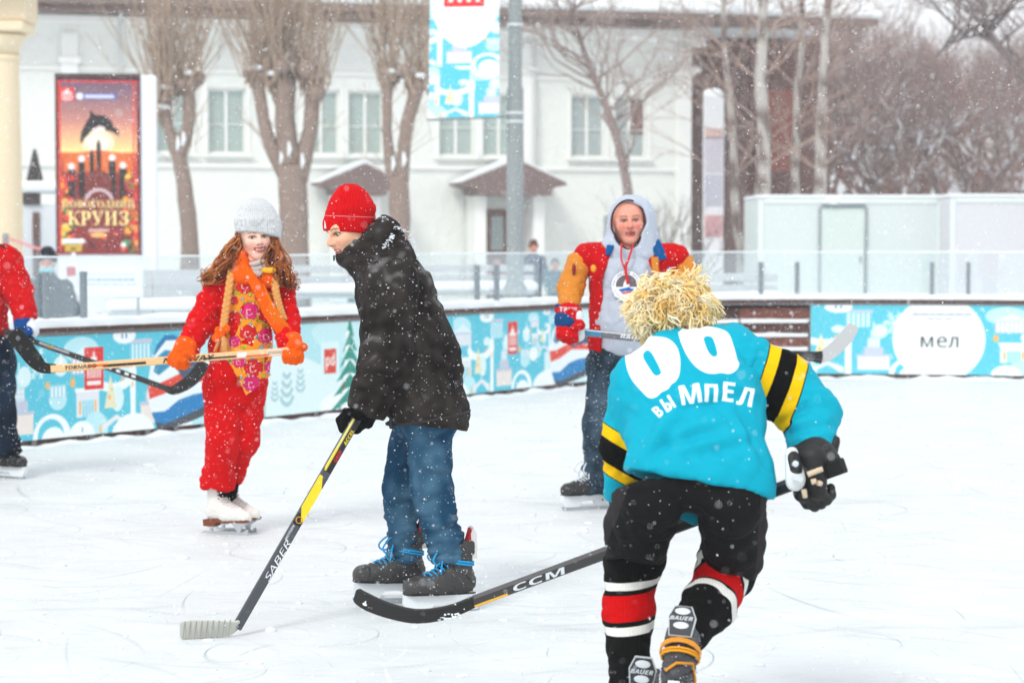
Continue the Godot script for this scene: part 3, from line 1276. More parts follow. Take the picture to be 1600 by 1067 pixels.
# one repeat of the drawn winter town, 460 wide and 200 high, from x
func town(cv: Canvas, x: float, k := 1.0, y := 0.0) -> void:
	var u := 200.0 * k
	cv.rect(x, y, 460 * k, u, TEAL)
	var f := func(a: float, b: float) -> Vector2: return Vector2(x + a * k, y + b * k)
	cv.oval(x + 40 * k, y + 30 * k, 60 * k, 26 * k, PALE)
	cv.rect(x + 6 * k, y + 44 * k, 96 * k, 34 * k, LILAC)
	cv.poly(PackedVector2Array([f.call(0, 44), f.call(54, 22), f.call(108, 44)]), MIST)
	for i in 7:
		cv.rect(x + (12 + i * 13) * k, y + 48 * k, 7 * k, 28 * k, SNOWY)
	cv.oval(x + 150 * k, y + 92 * k, 70 * k, 26 * k, SNOWY)
	cv.oval(x + 150 * k, y + 80 * k, 52 * k, 20 * k, TEAL)
	cv.oval(x + 190 * k, y + 70 * k, 20 * k, 11 * k, MIST)
	# the portico with blue doors
	cv.rect(x + 22 * k, y + 112 * k, 78 * k, 52 * k, Color(0.90, 0.91, 0.93))
	cv.rect(x + 18 * k, y + 106 * k, 86 * k, 8 * k, SNOWY)
	cv.rect(x + 40 * k, y + 130 * k, 42 * k, 34 * k, PALE)
	for i in 4:
		cv.rect(x + (44 + i * 10) * k, y + 132 * k, 5 * k, 32 * k, Color(0.55, 0.80, 0.88))
	cv.rect(x + 31 * k, y + 132 * k, 7 * k, 26 * k, AMBER)
	cv.rect(x + 84 * k, y + 132 * k, 7 * k, 26 * k, AMBER)
	cv.oval(x + 88 * k, y + 190 * k, 42 * k, 36 * k, PALE)
	cv.oval(x + 40 * k, y + 205 * k, 46 * k, 34 * k, SNOWY)
	cv.rect(x + 40 * k, y + 184 * k, 4 * k, 10 * k, Color(0.5, 0.55, 0.6))
	cv.rect(x + 100 * k, y + 182 * k, 7 * k, 18 * k, AMBER)
	# the fir with a pale glow
	cv.oval(x + 164 * k, y + 132 * k, 22 * k, 26 * k, MIST)
	cv.poly(PackedVector2Array([f.call(118, 150), f.call(140, 82), f.call(162, 150)]), CREAM)
	cv.oval(x + 136 * k, y + 128 * k, 5 * k, 5 * k, AMBER)
	cv.oval(x + 145 * k, y + 112 * k, 4 * k, 4 * k, Color(0.86, 0.82, 0.55))
	# a roof
	cv.poly(PackedVector2Array([f.call(112, 196), f.call(112, 182), f.call(160, 164), f.call(206, 180), f.call(206, 196), f.call(196, 196), f.call(160, 174), f.call(124, 190)]), Color(0.92, 0.92, 0.92))
	# the stepped tower
	cv.rect(x + 210 * k, y + 80 * k, 18 * k, 120 * k, SNOWY)
	cv.oval(x + 219 * k, y + 84 * k, 13 * k, 24 * k, SNOWY)
	cv.rect(x + 215 * k, y + 100 * k, 5 * k, 12 * k, AMBER)
	cv.rect(x + 246 * k, y + 148 * k, 92 * k, 40 * k, Color(0.93, 0.89, 0.86))
	cv.rect(x + 242 * k, y + 143 * k, 100 * k, 7 * k, LILAC)
	cv.rect(x + 264 * k, y + 122 * k, 56 * k, 22 * k, LILAC)
	cv.rect(x + 274 * k, y + 96 * k, 36 * k, 27 * k, Color(0.80, 0.88, 0.91))
	cv.rect(x + 283 * k, y + 72 * k, 18 * k, 25 * k, PALE)
	cv.rect(x + 290 * k, y + 48 * k, 4 * k, 26 * k, MIST)
	cv.oval(x + 310 * k, y + 76 * k, 22 * k, 20 * k, MIST)
	for i in 3:
		for j in 2:
			cv.rect(x + (279 + i * 11) * k, y + (101 + j * 10) * k, 5 * k, 6 * k, SNOWY)
	# the arcade at the top
	cv.rect(x + 210 * k, y + 20 * k, 76 * k, 44 * k, Color(0.50, 0.80, 0.88))
	cv.rect(x + 206 * k, y + 14 * k, 84 * k, 8 * k, LILAC)
	for i in 5:
		cv.rect(x + (216 + i * 14) * k, y + 28 * k, 7 * k, 36 * k, MIST)
		cv.oval(x + (219.5 + i * 14) * k, y + 28 * k, 3.5 * k, 5 * k, MIST)
	cv.oval(x + 190 * k, y + 6 * k, 40 * k, 16 * k, SNOWY)
	cv.rect(x + 180 * k, y + 2 * k, 5 * k, 9 * k, DEEP)
	cv.rect(x + 194 * k, y + 2 * k, 5 * k, 9 * k, DEEP)
	# the big snowflake
	for i in 6:
		var d := Vector2.from_angle(TAU * i / 6) * k
		var c: Vector2 = f.call(352, 52)
		cv.line(c, c + d * 34, 4 * k, SNOWY)
		for e in [12.0, 22.0]:
			cv.line(c + d * e, c + d * (e + 8) + d.orthogonal() * 9, 3 * k, MIST)
			cv.line(c + d * e, c + d * (e + 8) - d.orthogonal() * 9, 3 * k, MIST)
	# snow hills and a garland to the right
	cv.oval(x + 400 * k, y + 200 * k, 64 * k, 48 * k, SNOWY)
	cv.oval(x + 396 * k, y + 196 * k, 44 * k, 34 * k, TEAL)
	cv.oval(x + 404 * k, y + 206 * k, 40 * k, 28 * k, SNOWY)
	cv.oval(x + 420 * k, y + 124 * k, 30 * k, 22 * k, PALE)
	cv.rect(x + 392 * k, y + 96 * k, 56 * k, 26 * k, Color(0.62, 0.84, 0.90))
	for i in 4:
		cv.rect(x + (398 + i * 13) * k, y + 100 * k, 6 * k, 20 * k, SNOWY)
	cv.oval(x + 386 * k, y + 96 * k, 7 * k, 8 * k, AMBER)
	cv.oval(x + 10 * k, y + 94 * k, 8 * k, 10 * k, AMBER)
	cv.rect(x + 178 * k, y + 88 * k, 9 * k, 9 * k, Color(0.93, 0.74, 0.55))
	cv.oval(x + 430 * k, y + 60 * k, 24 * k, 20 * k, MIST)
	cv.poly(PackedVector2Array([f.call(424, 60), f.call(430, 20), f.call(438, 60)]), SNOWY)

# the red badge with a white gateway
func gate_badge(cv: Canvas, x: float, y: float, w: float, h: float) -> void:
	cv.rect(x, y, w, h, Color(0.88, 0.14, 0.12))
	var c := Color(0.97, 0.93, 0.92)
	cv.rect(x + w * 0.14, y + h * 0.34, w * 0.72, h * 0.10, c)
	cv.rect(x + w * 0.34, y + h * 0.22, w * 0.32, h * 0.12, c)
	cv.rect(x + w * 0.46, y + h * 0.10, w * 0.08, h * 0.12, c)
	for i in 6:
		cv.rect(x + w * (0.15 + i * 0.128), y + h * 0.46, w * 0.065, h * 0.28, c)
	cv.rect(x + w * 0.14, y + h * 0.80, w * 0.72, h * 0.10, c)

# a plain streamlined train that comes out of the left, nose first
func train(cv: Canvas, x: float, y: float, k: float) -> void:
	var f := func(a: float, b: float) -> Vector2: return Vector2(x + a * k, y + b * k)
	var body := PackedVector2Array()
	for q in [[10, 150], [0, 126], [4, 96], [14, 62], [34, 30], [62, 12], [92, 12], [150, 34], [230, 70], [230, 150], [150, 172], [60, 186], [26, 176]]:
		body.append(f.call(q[0], q[1]))
	cv.poly(body, Color(0.93, 0.96, 0.97))
	var roof := PackedVector2Array()
	for q in [[18, 56], [34, 30], [62, 12], [92, 12], [120, 22], [96, 22], [66, 22], [42, 38]]:
		roof.append(f.call(q[0], q[1]))
	cv.poly(roof, DEEP)
	var glass := PackedVector2Array()
	for q in [[22, 80], [36, 52], [62, 40], [112, 46], [120, 62], [84, 70], [40, 88]]:
		glass.append(f.call(q[0], q[1]))
	cv.poly(glass, Color(0.16, 0.56, 0.70))
	var flash := PackedVector2Array()
	for q in [[2, 104], [40, 104], [120, 86], [230, 98], [230, 108], [124, 104], [60, 124], [8, 132]]:
		flash.append(f.call(q[0], q[1]))
	cv.poly(flash, Color(0.90, 0.26, 0.18))
	var side := PackedVector2Array()
	for q in [[104, 80], [130, 60], [176, 62], [230, 84], [230, 92], [170, 92], [128, 100]]:
		side.append(f.call(q[0], q[1]))
	cv.poly(side, Color(0.25, 0.32, 0.42))
	var skirt := PackedVector2Array()
	for q in [[14, 158], [60, 158], [110, 138], [160, 130], [230, 126], [230, 150], [150, 166], [60, 182], [26, 176]]:
		skirt.append(f.call(q[0], q[1]))
	cv.poly(skirt, Color(0.08, 0.50, 0.74))
	var under := PackedVector2Array()
	for q in [[26, 176], [60, 182], [150, 166], [230, 150], [230, 168], [150, 182], [60, 194], [34, 190]]:
		under.append(f.call(q[0], q[1]))
	cv.poly(under, Color(0.28, 0.30, 0.34))

func banner(called_label: String, s0: float, s1: float, cv: Canvas) -> void:
	var m := mat(Color.WHITE, 0.55)
	m.albedo_texture = cv.texture()
	solo("banner", wall_slab(s0, s1, 0.065, 0.052, 0.055, 0.842, true).mesh(), m, called_label, "banner")

func build_setting() -> void:
	wall_setup()
	# the ice: snow-dusted, scored by skates
	var img := Image.create(1024, 1024, false, Image.FORMAT_RGBA8)
	var base := noise_image(1024, 0.006, 5, 5)
	var grain := noise_image(256, 0.2, 2, 15)
	for y in 1024:
		for x in 1024:
			var a := base.get_pixel(x, y).r
			var g := grain.get_pixel(x & 255, y & 255).r
			var t := clampf((a - 0.34) * 3.0, 0.0, 1.0)
			var c := lerpf(0.842, 0.862, t) + (g - 0.5) * 0.016
			img.set_pixel(x, y, Color(c - 0.014, c + 0.001, c + 0.006))
	var rng := ranks(3)
	for i in 900:
		var p := Vector2(rng.randf() * 1024, rng.randf() * 1024)
		var d := rng.randf() * TAU if i % 3 == 0 else rng.randfn(0.1, 0.35)
		var bend := rng.randfn(0, 0.006)
		var dark := rng.randf_range(0.02, 0.11) * (1.0 if i % 9 else 1.6)
		for j in rng.randi_range(40, 240):
			p += Vector2.from_angle(d)
			d += bend
			var xx := posmod(int(p.x), 1024)
			var yy := posmod(int(p.y), 1024)
			var c := img.get_pixel(xx, yy)
			var k := dark * (0.5 + 0.5 * sin(j * 0.11 + i))
			img.set_pixel(xx, yy, Color(c.r - k * 1.1, c.g - k * 0.9, c.b - k * 0.8))
			var c2 := img.get_pixel(xx, (yy + 1) & 1023)
			img.set_pixel(xx, (yy + 1) & 1023, Color(c2.r + k * 0.4, c2.g + k * 0.4, c2.b + k * 0.4))
	# broad soft scuffs left by turning skates
	for i in 300:
		var p := Vector2(rng.randf() * 1024, rng.randf() * 1024)
		var d := rng.randfn(0.12, 0.4) + (PI / 2 if i % 7 == 0 else 0.0)
		var bend := rng.randfn(0, 0.007)
		var dark := rng.randf_range(0.012, 0.05) * (1.0 if i % 4 else -0.6)
		var w := rng.randi_range(3, 13)
		var n := rng.randi_range(50, 230)
		for j in n:
			p += Vector2.from_angle(d)
			d += bend
			var f := sin(PI * j / n) * dark
			for k in range(-w, w + 1):
				var xx := posmod(int(p.x), 1024)
				var yy := posmod(int(p.y) + k, 1024)
				var c := img.get_pixel(xx, yy)
				var e := f * (1.0 - absf(k) / (w + 1.0)) * 0.7
				img.set_pixel(xx, yy, Color(c.r - e * 1.15, c.g - e * 0.95, c.b - e * 0.85))
	var ice := mat(Color.WHITE, 0.55)
	ice.albedo_texture = ImageTexture.create_from_image(img)
	ice.metallic_specular = 0.3
	ice.uv1_triplanar = true
	ice.uv1_world_triplanar = true
	ice.uv1_scale = Vector3.ONE * 0.23
	ice.normal_enabled = true
	ice.normal_texture = tex["snow"]
	ice.normal_scale = 0.28
	var sheet := MB.new()
	var ring := []
	for i in 61:
		ring.append(wall_at(lerpf(0.0, wall_s[-1], i / 60.0), 0.0))
	for i in 60:
		var a: Vector3 = ring[i]
		var b: Vector3 = ring[i + 1]
		var k := sheet.v.size()
		for j in 25:
			var t := j / 24.0
			for q in [a, b]:
				var near := Vector3(q.x * 1.6, 0, 4.0)
				var p: Vector3 = q.lerp(near, t)
				p.y = 0.004 + 0.003 * nz.get_noise_2d(p.x * 1.2, p.z * 1.2)
				sheet.v.append(p)
		for j in 24:
			var e := k + j * 2
			sheet.idx.append_array(PackedInt32Array([e, e + 1, e + 2, e + 1, e + 3, e + 2]))
	struct("ice", sheet.mesh(), ice)
	# little heaps of scraped snow on the ice
	var heap := MB.new()
	for i in 900:
		var z := rng.randf_range(6.5, 24.0)
		var x := rng.randf_range(-1, 1) * z * 0.26
		var r := rng.randf_range(0.004, 0.014) * (2.0 if rng.randf() < 0.08 else 1.0)
		heap.ball(Vector3(x, 0.004, -z), Vector3(r * rng.randf_range(1, 2.5), r * 0.7, r * rng.randf_range(1, 2)), 6, 4)
	solo("scraped_snow", heap.mesh(), mat(Color(0.87, 0.89, 0.90), 0.9), "crumbs of scraped snow scattered over the ice", "snow", Vector3.ZERO, "", "stuff")
	# snow-covered ground everywhere else
	var gm := mat(Color(0.90, 0.92, 0.93), 0.9)
	gm.normal_enabled = true
	gm.normal_texture = tex["snow"]
	gm.uv1_triplanar = true
	gm.uv1_world_triplanar = true
	gm.uv1_scale = Vector3.ONE * 0.15
	var gr := MB.new()
	gr.bx(Vector3(0, -0.06, -250), Vector3(700, 0.1, 640))
	struct("snowy_ground", gr.mesh(), gm)

	# the wall
	var wall := thing("rink_wall", "long curved rink wall of brown boards with a snow-covered top rail", "wall")
	var wood := mat(Color(0.30, 0.19, 0.165), 0.8)
	wood.normal_enabled = true
	wood.normal_texture = tex["rough"]
	wood.uv1_triplanar = true
	wood.uv1_scale = Vector3(2, 8, 2)
	var grey := mat(Color(0.47, 0.45, 0.45), 0.75)
	var brown := mat(Color(0.33, 0.225, 0.20), 0.85)
	var white := mat(Color(0.93, 0.95, 0.96), 0.9)
	part(wall, "core", wall_slab(0.2, 14.1, 0.03, -0.12, 0.03, 0.84).mesh(), grey)
	part(wall, "core", wall_slab(16.62, 23.6, 0.03, -0.12, 0.03, 0.84).mesh(), grey)
	part(wall, "backing", wall_slab(14.1, 16.62, -0.02, -0.14, 0.03, 0.84).mesh(), mat(Color(0.14, 0.09, 0.08), 0.9))
	var s := 0.2
	while s < 23.5:
		var e := minf(s + 1.95, 23.6)
		part(wall, "rail", wall_slab(s + 0.004, e - 0.004, 0.085, -0.16, 0.872, 0.905).mesh(), wood)
		part(wall, "rail_edge", wall_slab(s + 0.004, e - 0.004, 0.075, -0.10, 0.846, 0.871).mesh(), grey)
		part(wall, "kick_plank", wall_slab(s + 0.006, e - 0.006, 0.04, -0.02, 0.002, 0.053).mesh(), brown)
		s = e
	s = 0.8
	while s < 23.4:
		if s < 14.2 or s > 16.6:
			part(wall, "bracket", wall_slab(s, s + 0.05, 0.058, 0.041, 0.0, 0.054).mesh(), grey)
		s += 0.62 if fmod(s * 7.0, 2.0) < 1.0 else 0.33
	# bare planks with snow on their ledges
	var tones := [Color(0.34, 0.215, 0.19), Color(0.42, 0.25, 0.215), Color(0.47, 0.275, 0.23), Color(0.29, 0.19, 0.175)]
	for row in 5:
		var y0 := 0.04 + row * 0.16
		for half in 3:
			var a := 14.11 + half * 0.84
			var wd := mat(tones[(row * 2 + half * 3) % 4], 0.85)
			wd.normal_enabled = true
			wd.normal_texture = tex["rough"]
			wd.uv1_triplanar = true
			wd.uv1_scale = Vector3(2, 9, 2)
			part(wall, "plank", wall_slab(a, a + 0.832, 0.012 + 0.004 * (half % 2), -0.018, y0, y0 + 0.128).mesh(), wd)
			if row < 4:
				part(wall, "ledge_snow", wall_slab(a + 0.01, a + 0.815, 0.06 - 0.01 * half, -0.018, y0 + 0.118, y0 + 0.162, false, 0.016).mesh(), white)
			if half:
				for b in 2:
					var bolt := MB.new()
					var bp := wall_at(a + 0.18 + b * 0.44, 0.022, y0 + 0.07)
					bolt.ball(bp, Vector3(0.016, 0.016, 0.016), 6, 4)
					part(wall, "bolt", bolt.mesh(), white)
	part(wall, "snow_cap", wall_slab(0.2, 23.6, 0.075, -0.34, 0.906, 0.965, false, 0.014).mesh(), white)
	part(wall, "snow_skirt", wall_slab(0.2, 23.6, 0.20, 0.05, -0.005, 0.018, false, 0.03).mesh(), white)

	# the banners
	var cv := Canvas.new(1160, 200, TEAL, self)
	town(cv, -40)
	town(cv, 420)
	gate_badge(cv, 470, 26, 66, 84)
	cv.rect(860, 0, 300, 200, Color(0.72, 0.90, 0.92))
	cv.oval(640, 214, 80, 50, SNOWY)
	train(cv, 690, -4, 1.08)
	banner("printed winter town banner with red gate badge and train, left of the girl", 4.0, 7.66, cv)

	cv = Canvas.new(900, 200, Color(0.66, 0.88, 0.90), self)
	cv.rect(0, 0, 900, 200, Color(0.70, 0.89, 0.91))
	cv.oval(620, 70, 420, 60, Color(0.78, 0.92, 0.93), 0.12)
	cv.poly(PackedVector2Array([Vector2(0, 200), Vector2(0, 70), Vector2(120, 60), Vector2(300, 110), Vector2(460, 150), Vector2(620, 132), Vector2(900, 110), Vector2(900, 200)]), Color(0.88, 0.95, 0.95))
	cv.oval(500, 190, 260, 46, SNOWY)
	cv.rect(246, 44, 84, 90, MIST)
	cv.rect(260, 60, 56, 56, Color(0.86, 0.22, 0.14))
	cv.text("pd", 288, 89, 26, Color(0.96, 0.93, 0.9), "Droid Sans", true, 1.1)
	for t in [[92, 100, 34.0], [152, 96, 24.0], [40, 120, 20.0]]:
		for j in 4:
			cv.ring(t[0], t[1] + j * 16 * t[2] / 34.0, t[2] * (0.34 + 0.12 * j), t[2] * (0.62 + 0.13 * j), Color(0.66, 0.80, 0.82), 0.35, PI - 0.35)
	var green := Color(0.07, 0.55, 0.48)
	for j in 6:
		var w := 20.0 + j * 15.0
		var y := 10.0 + j * 33.0
		cv.poly(PackedVector2Array([Vector2(382, y - 22), Vector2(382 + w, y + 26), Vector2(382 + w * 0.5, y + 22), Vector2(382, y + 34), Vector2(382 - w * 0.6, y + 22), Vector2(382 - w, y + 28)]), green)
		cv.oval(382 - 8 + j * 3, y + 22, w * 0.55, 12, SNOWY)
	cv.poly(PackedVector2Array([Vector2(338, 150), Vector2(360, 132), Vector2(352, 158)]), Color(0.42, 0.38, 0.26))
	for t in [[560, 90, 30.0], [640, 110, 40.0], [760, 100, 34.0]]:
		cv.poly(PackedVector2Array([Vector2(t[0] - t[2] * 0.7, t[1] + t[2] * 1.6), Vector2(t[0], t[1] - t[2] * 1.2), Vector2(t[0] + t[2] * 0.7, t[1] + t[2] * 1.6)]), Color(0.55, 0.78, 0.78))
		cv.oval(t[0], t[1] + t[2], t[2] * 0.5, t[2] * 0.3, SNOWY)
	banner("pale banner of snowy hills with a green fir and small red square logo", 7.675, 10.66, cv)

	cv = Canvas.new(1000, 200, TEAL, self)
	town(cv, 30)
	town(cv, -430)
	gate_badge(cv, 345, 24, 58, 84)
	cv.rect(570, 0, 430, 200, Color(0.84, 0.94, 0.95))
	town(cv, 480, 0.55)
	cv.oval(620, 196, 120, 40, SNOWY)
	train(cv, 600, -4, 1.08)
	cv.rect(848, 0, 152, 200, PALE)
	banner("printed winter town banner with red gate badge behind the hooded man", 10.675, 14.08, cv)

	cv = Canvas.new(1400, 200, TEAL, self)
	town(cv, -110)
	town(cv, 350 + 170)
	town(cv, 520 + 460)
	cv.oval(368, 98, 132, 124, SNOWY)
	var ink := Color(0.08, 0.10, 0.13)
	cv.text("мел", 370, 106, 42, ink, "Droid Sans", false, 1.12)
	cv.rect(290, 26, 160, 4, Color(0.62, 0.66, 0.70))
	var rg := ranks(5)
	var xx := 294.0
	while xx < 446:
		var w := rg.randf_range(8, 24)
		cv.rect(xx, 22, w, 7, Color(0.70, 0.74, 0.78))
		xx += w + 5
	for x in [334.0, 356.0, 384.0]:
		cv.rect(x, 36, 20, 6, Color(0.70, 0.74, 0.78))
	banner("printed winter town banner with a white disc reading мел", 16.635, 22.2, cv)

	# the glass above the wall
	var gl := thing("glass_barrier", "low clear glass barrier on short grey posts along the wall top", "barrier")
	var pane := mat(Color(0.80, 0.90, 0.93, 0.12), 0.04)
	pane.transparency = BaseMaterial3D.TRANSPARENCY_ALPHA
	var steel := mat(Color(0.52, 0.56, 0.58), 0.45, 0.3)
	var mids := [1.7, 3.6, 5.51, 7.55, 9.75, 11.83, 14.1, 16.31, 18.21, 20.1, 22.0]
	for i in mids.size() - 1:
		var a: float = (mids[i] + mids[i - 1]) * 0.5 + 0.02 if i else 0.7
		var b: float = (mids[i] + mids[i + 1]) * 0.5 - 0.02
		part(gl, "glass_pane", wall_slab(a, b, -0.192, -0.204, 0.93, 1.44).mesh(), pane)
		part(gl, "edge_snow", wall_slab(a, b, -0.184, -0.212, 1.4405, 1.4545, false, 0.003).mesh(), white)
		for d in [-0.2, 0.2]:
			part(gl, "post", wall_slab(mids[i] + d - 0.022, mids[i] + d + 0.022, -0.15, -0.19, 0.90, 1.33).mesh(), steel)

# ---------------------------------------------------------------- what stands behind the rink
func rough_bark(c: Color) -> StandardMaterial3D:
	var m := mat(c, 0.95)
	m.normal_enabled = true
	m.normal_texture = tex["rough"]
	m.uv1_triplanar = true
	m.uv1_scale = Vector3(2, 0.6, 2)
	return m

# limbs that divide until they are twigs; thick ones go to wood, thin ones to twigs
var frost: MB = null     # where set, limbs carry snow along their upper side

func grow(wood: MB, twigs: MB, p: Vector3, d: Vector3, len: float, r: float, depth: int, rng: RandomNumberGenerator, spread: float, lift: float) -> void:
	var pts := [p]
	var rad := [r]
	var q := p
	for i in 3:
		d = (d + Vector3(rng.randfn(0, 0.16), rng.randfn(0, 0.10) + lift * 0.12, rng.randfn(0, 0.16))).normalized()
		q += d * len / 3.0
		pts.append(q)
		rad.append(lerpf(r, r * 0.62, (i + 1) / 3.0))
	(wood if r > 0.03 else twigs).tube(pts, rad, 6 if r > 0.06 else 3, 1.0, Vector3.UP, false)
	if frost and r > 0.012 and r < 0.1 and absf(d.y) < 0.9 and rng.randf() < 0.55:
		frost.tube([pts[0].lerp(pts[1], 0.3) + Vector3(0, r * 0.8, 0), pts[1] + Vector3(0, r * 0.9, 0), pts[2] + Vector3(0, r * 0.8, 0)], [r * 0.3, r * 0.9, r * 0.4], 4)
	if depth <= 0:
		return
	var n := 2 if rng.randf() < 0.45 else 3
	for i in n:
		var nd := (d + Vector3(rng.randfn(0, spread), rng.randfn(0.05, spread * 0.6) + lift * 0.2, rng.randfn(0, spread))).normalized()
		var from: Vector3 = pts[3] if i < 2 else pts[2]
		grow(wood, twigs, from, nd, len * rng.randf_range(0.62, 0.9), r * (0.66 if i == 0 else 0.52), depth - 1, rng, spread, lift)

# a pollard: stout limbs that end in knuckles with a broom of straight shoots
func pollard(label: String, base: Vector3, trunk: Array, tr: Array, limbs: Array, shoot: float, seed_: int) -> void:
	var t := thing("pollard_tree", label, "tree", base, "pollarded trees before the white building")
	var rng := ranks(seed_)
	var wood := MB.new()
	var tw := MB.new()
	wood.tube(spline(trunk, 4), spline_r(tr, 4), 10)
	for l in limbs:
		wood.tube(spline(l[0], 4), spline_r(l[1], 4), 8)
		var k: Vector3 = l[0][-1]
		var r: float = l[1][-1]
		for i in 5:
			wood.ball(k + Vector3(rng.randfn(0, r), rng.randfn(0, r * 0.8), rng.randfn(0, r)), Vector3.ONE * r * rng.randf_range(0.7, 1.2), 7, 5)
		for i in 44:
			var a := rng.randf() * TAU
			var lean := absf(rng.randfn(0, 0.40))
			var d := Vector3(cos(a) * lean, 1.0, sin(a) * lean).normalized()
			var len := shoot * rng.randf_range(0.55, 1.1)
			var q: Vector3 = k + Vector3(rng.randfn(0, r), rng.randf_range(-0.3, 0.1), rng.randfn(0, r))
			var pts := [q]
			for j in 3:
				q += d * len / 3.0
				d = (d + Vector3(rng.randfn(0, 0.05), 0.08, rng.randfn(0, 0.05))).normalized()
				pts.append(q)
			tw.tube(pts, [0.019, 0.015, 0.010, 0.005], 3, 1.0, Vector3.UP, false)
			for e in 2:
				var s: Vector3 = pts[1 + e]
				var sd := (d + Vector3(rng.randfn(0, 0.3), 0, rng.randfn(0, 0.3))).normalized()
				tw.tube([s, s + sd * len * 0.3], [0.01, 0.004], 3, 1.0, Vector3.UP, false)
	for i in 14:   # side twigs down the trunk
		var l: Array = limbs[i % limbs.size()][0]
		var q: Vector3 = l[0].lerp(l[-1], rng.randf())
		var a := rng.randf() * TAU
		grow(tw, tw, q, Vector3(cos(a), 0.7, sin(a)).normalized(), 0.6, 0.012, 2, rng, 0.4, 0.6)
	wood.swell(func(v, n): return 0.018 * crease(v, Vector3(7, 1.5, 7)) - 0.012)
	part(t, "trunk", wood.mesh(), rough_bark(Color(0.57, 0.495, 0.455)))
	part(t, "shoots", tw.mesh(), mat(Color(0.72, 0.635, 0.56), 0.9))
	for l in limbs:
		var k: Vector3 = l[0][-1]
		for e in 2:
			var snow := MB.new()
			if e == 0:
				snow.ball(k + Vector3(0.05, l[1][-1] * 0.9, 0.1), Vector3(0.13, 0.06, 0.12), 8, 5)
			else:
				var a: Vector3 = l[0][0].lerp(l[0][1], 0.25)
				snow.tube([a + Vector3(0.02, 0.0, l[1][0] * 0.9), a + Vector3(0.05, 0.14, l[1][0] * 0.95), a + Vector3(0.03, 0.3, l[1][0] * 0.85)], [0.02, 0.05, 0.02], 6)
			part(t, "snow_patch", snow.mesh(), mat(Color(0.93, 0.95, 0.96), 0.9))

func spline_r(r: Array, per: int) -> Array:
	var out := []
	for i in r.size() - 1:
		for j in per:
			out.append(lerpf(r[i], r[i + 1], j / float(per)))
	out.append(r[-1])
	return out

func build_background() -> void:
	build_building()
	build_street_things()
	build_trees()

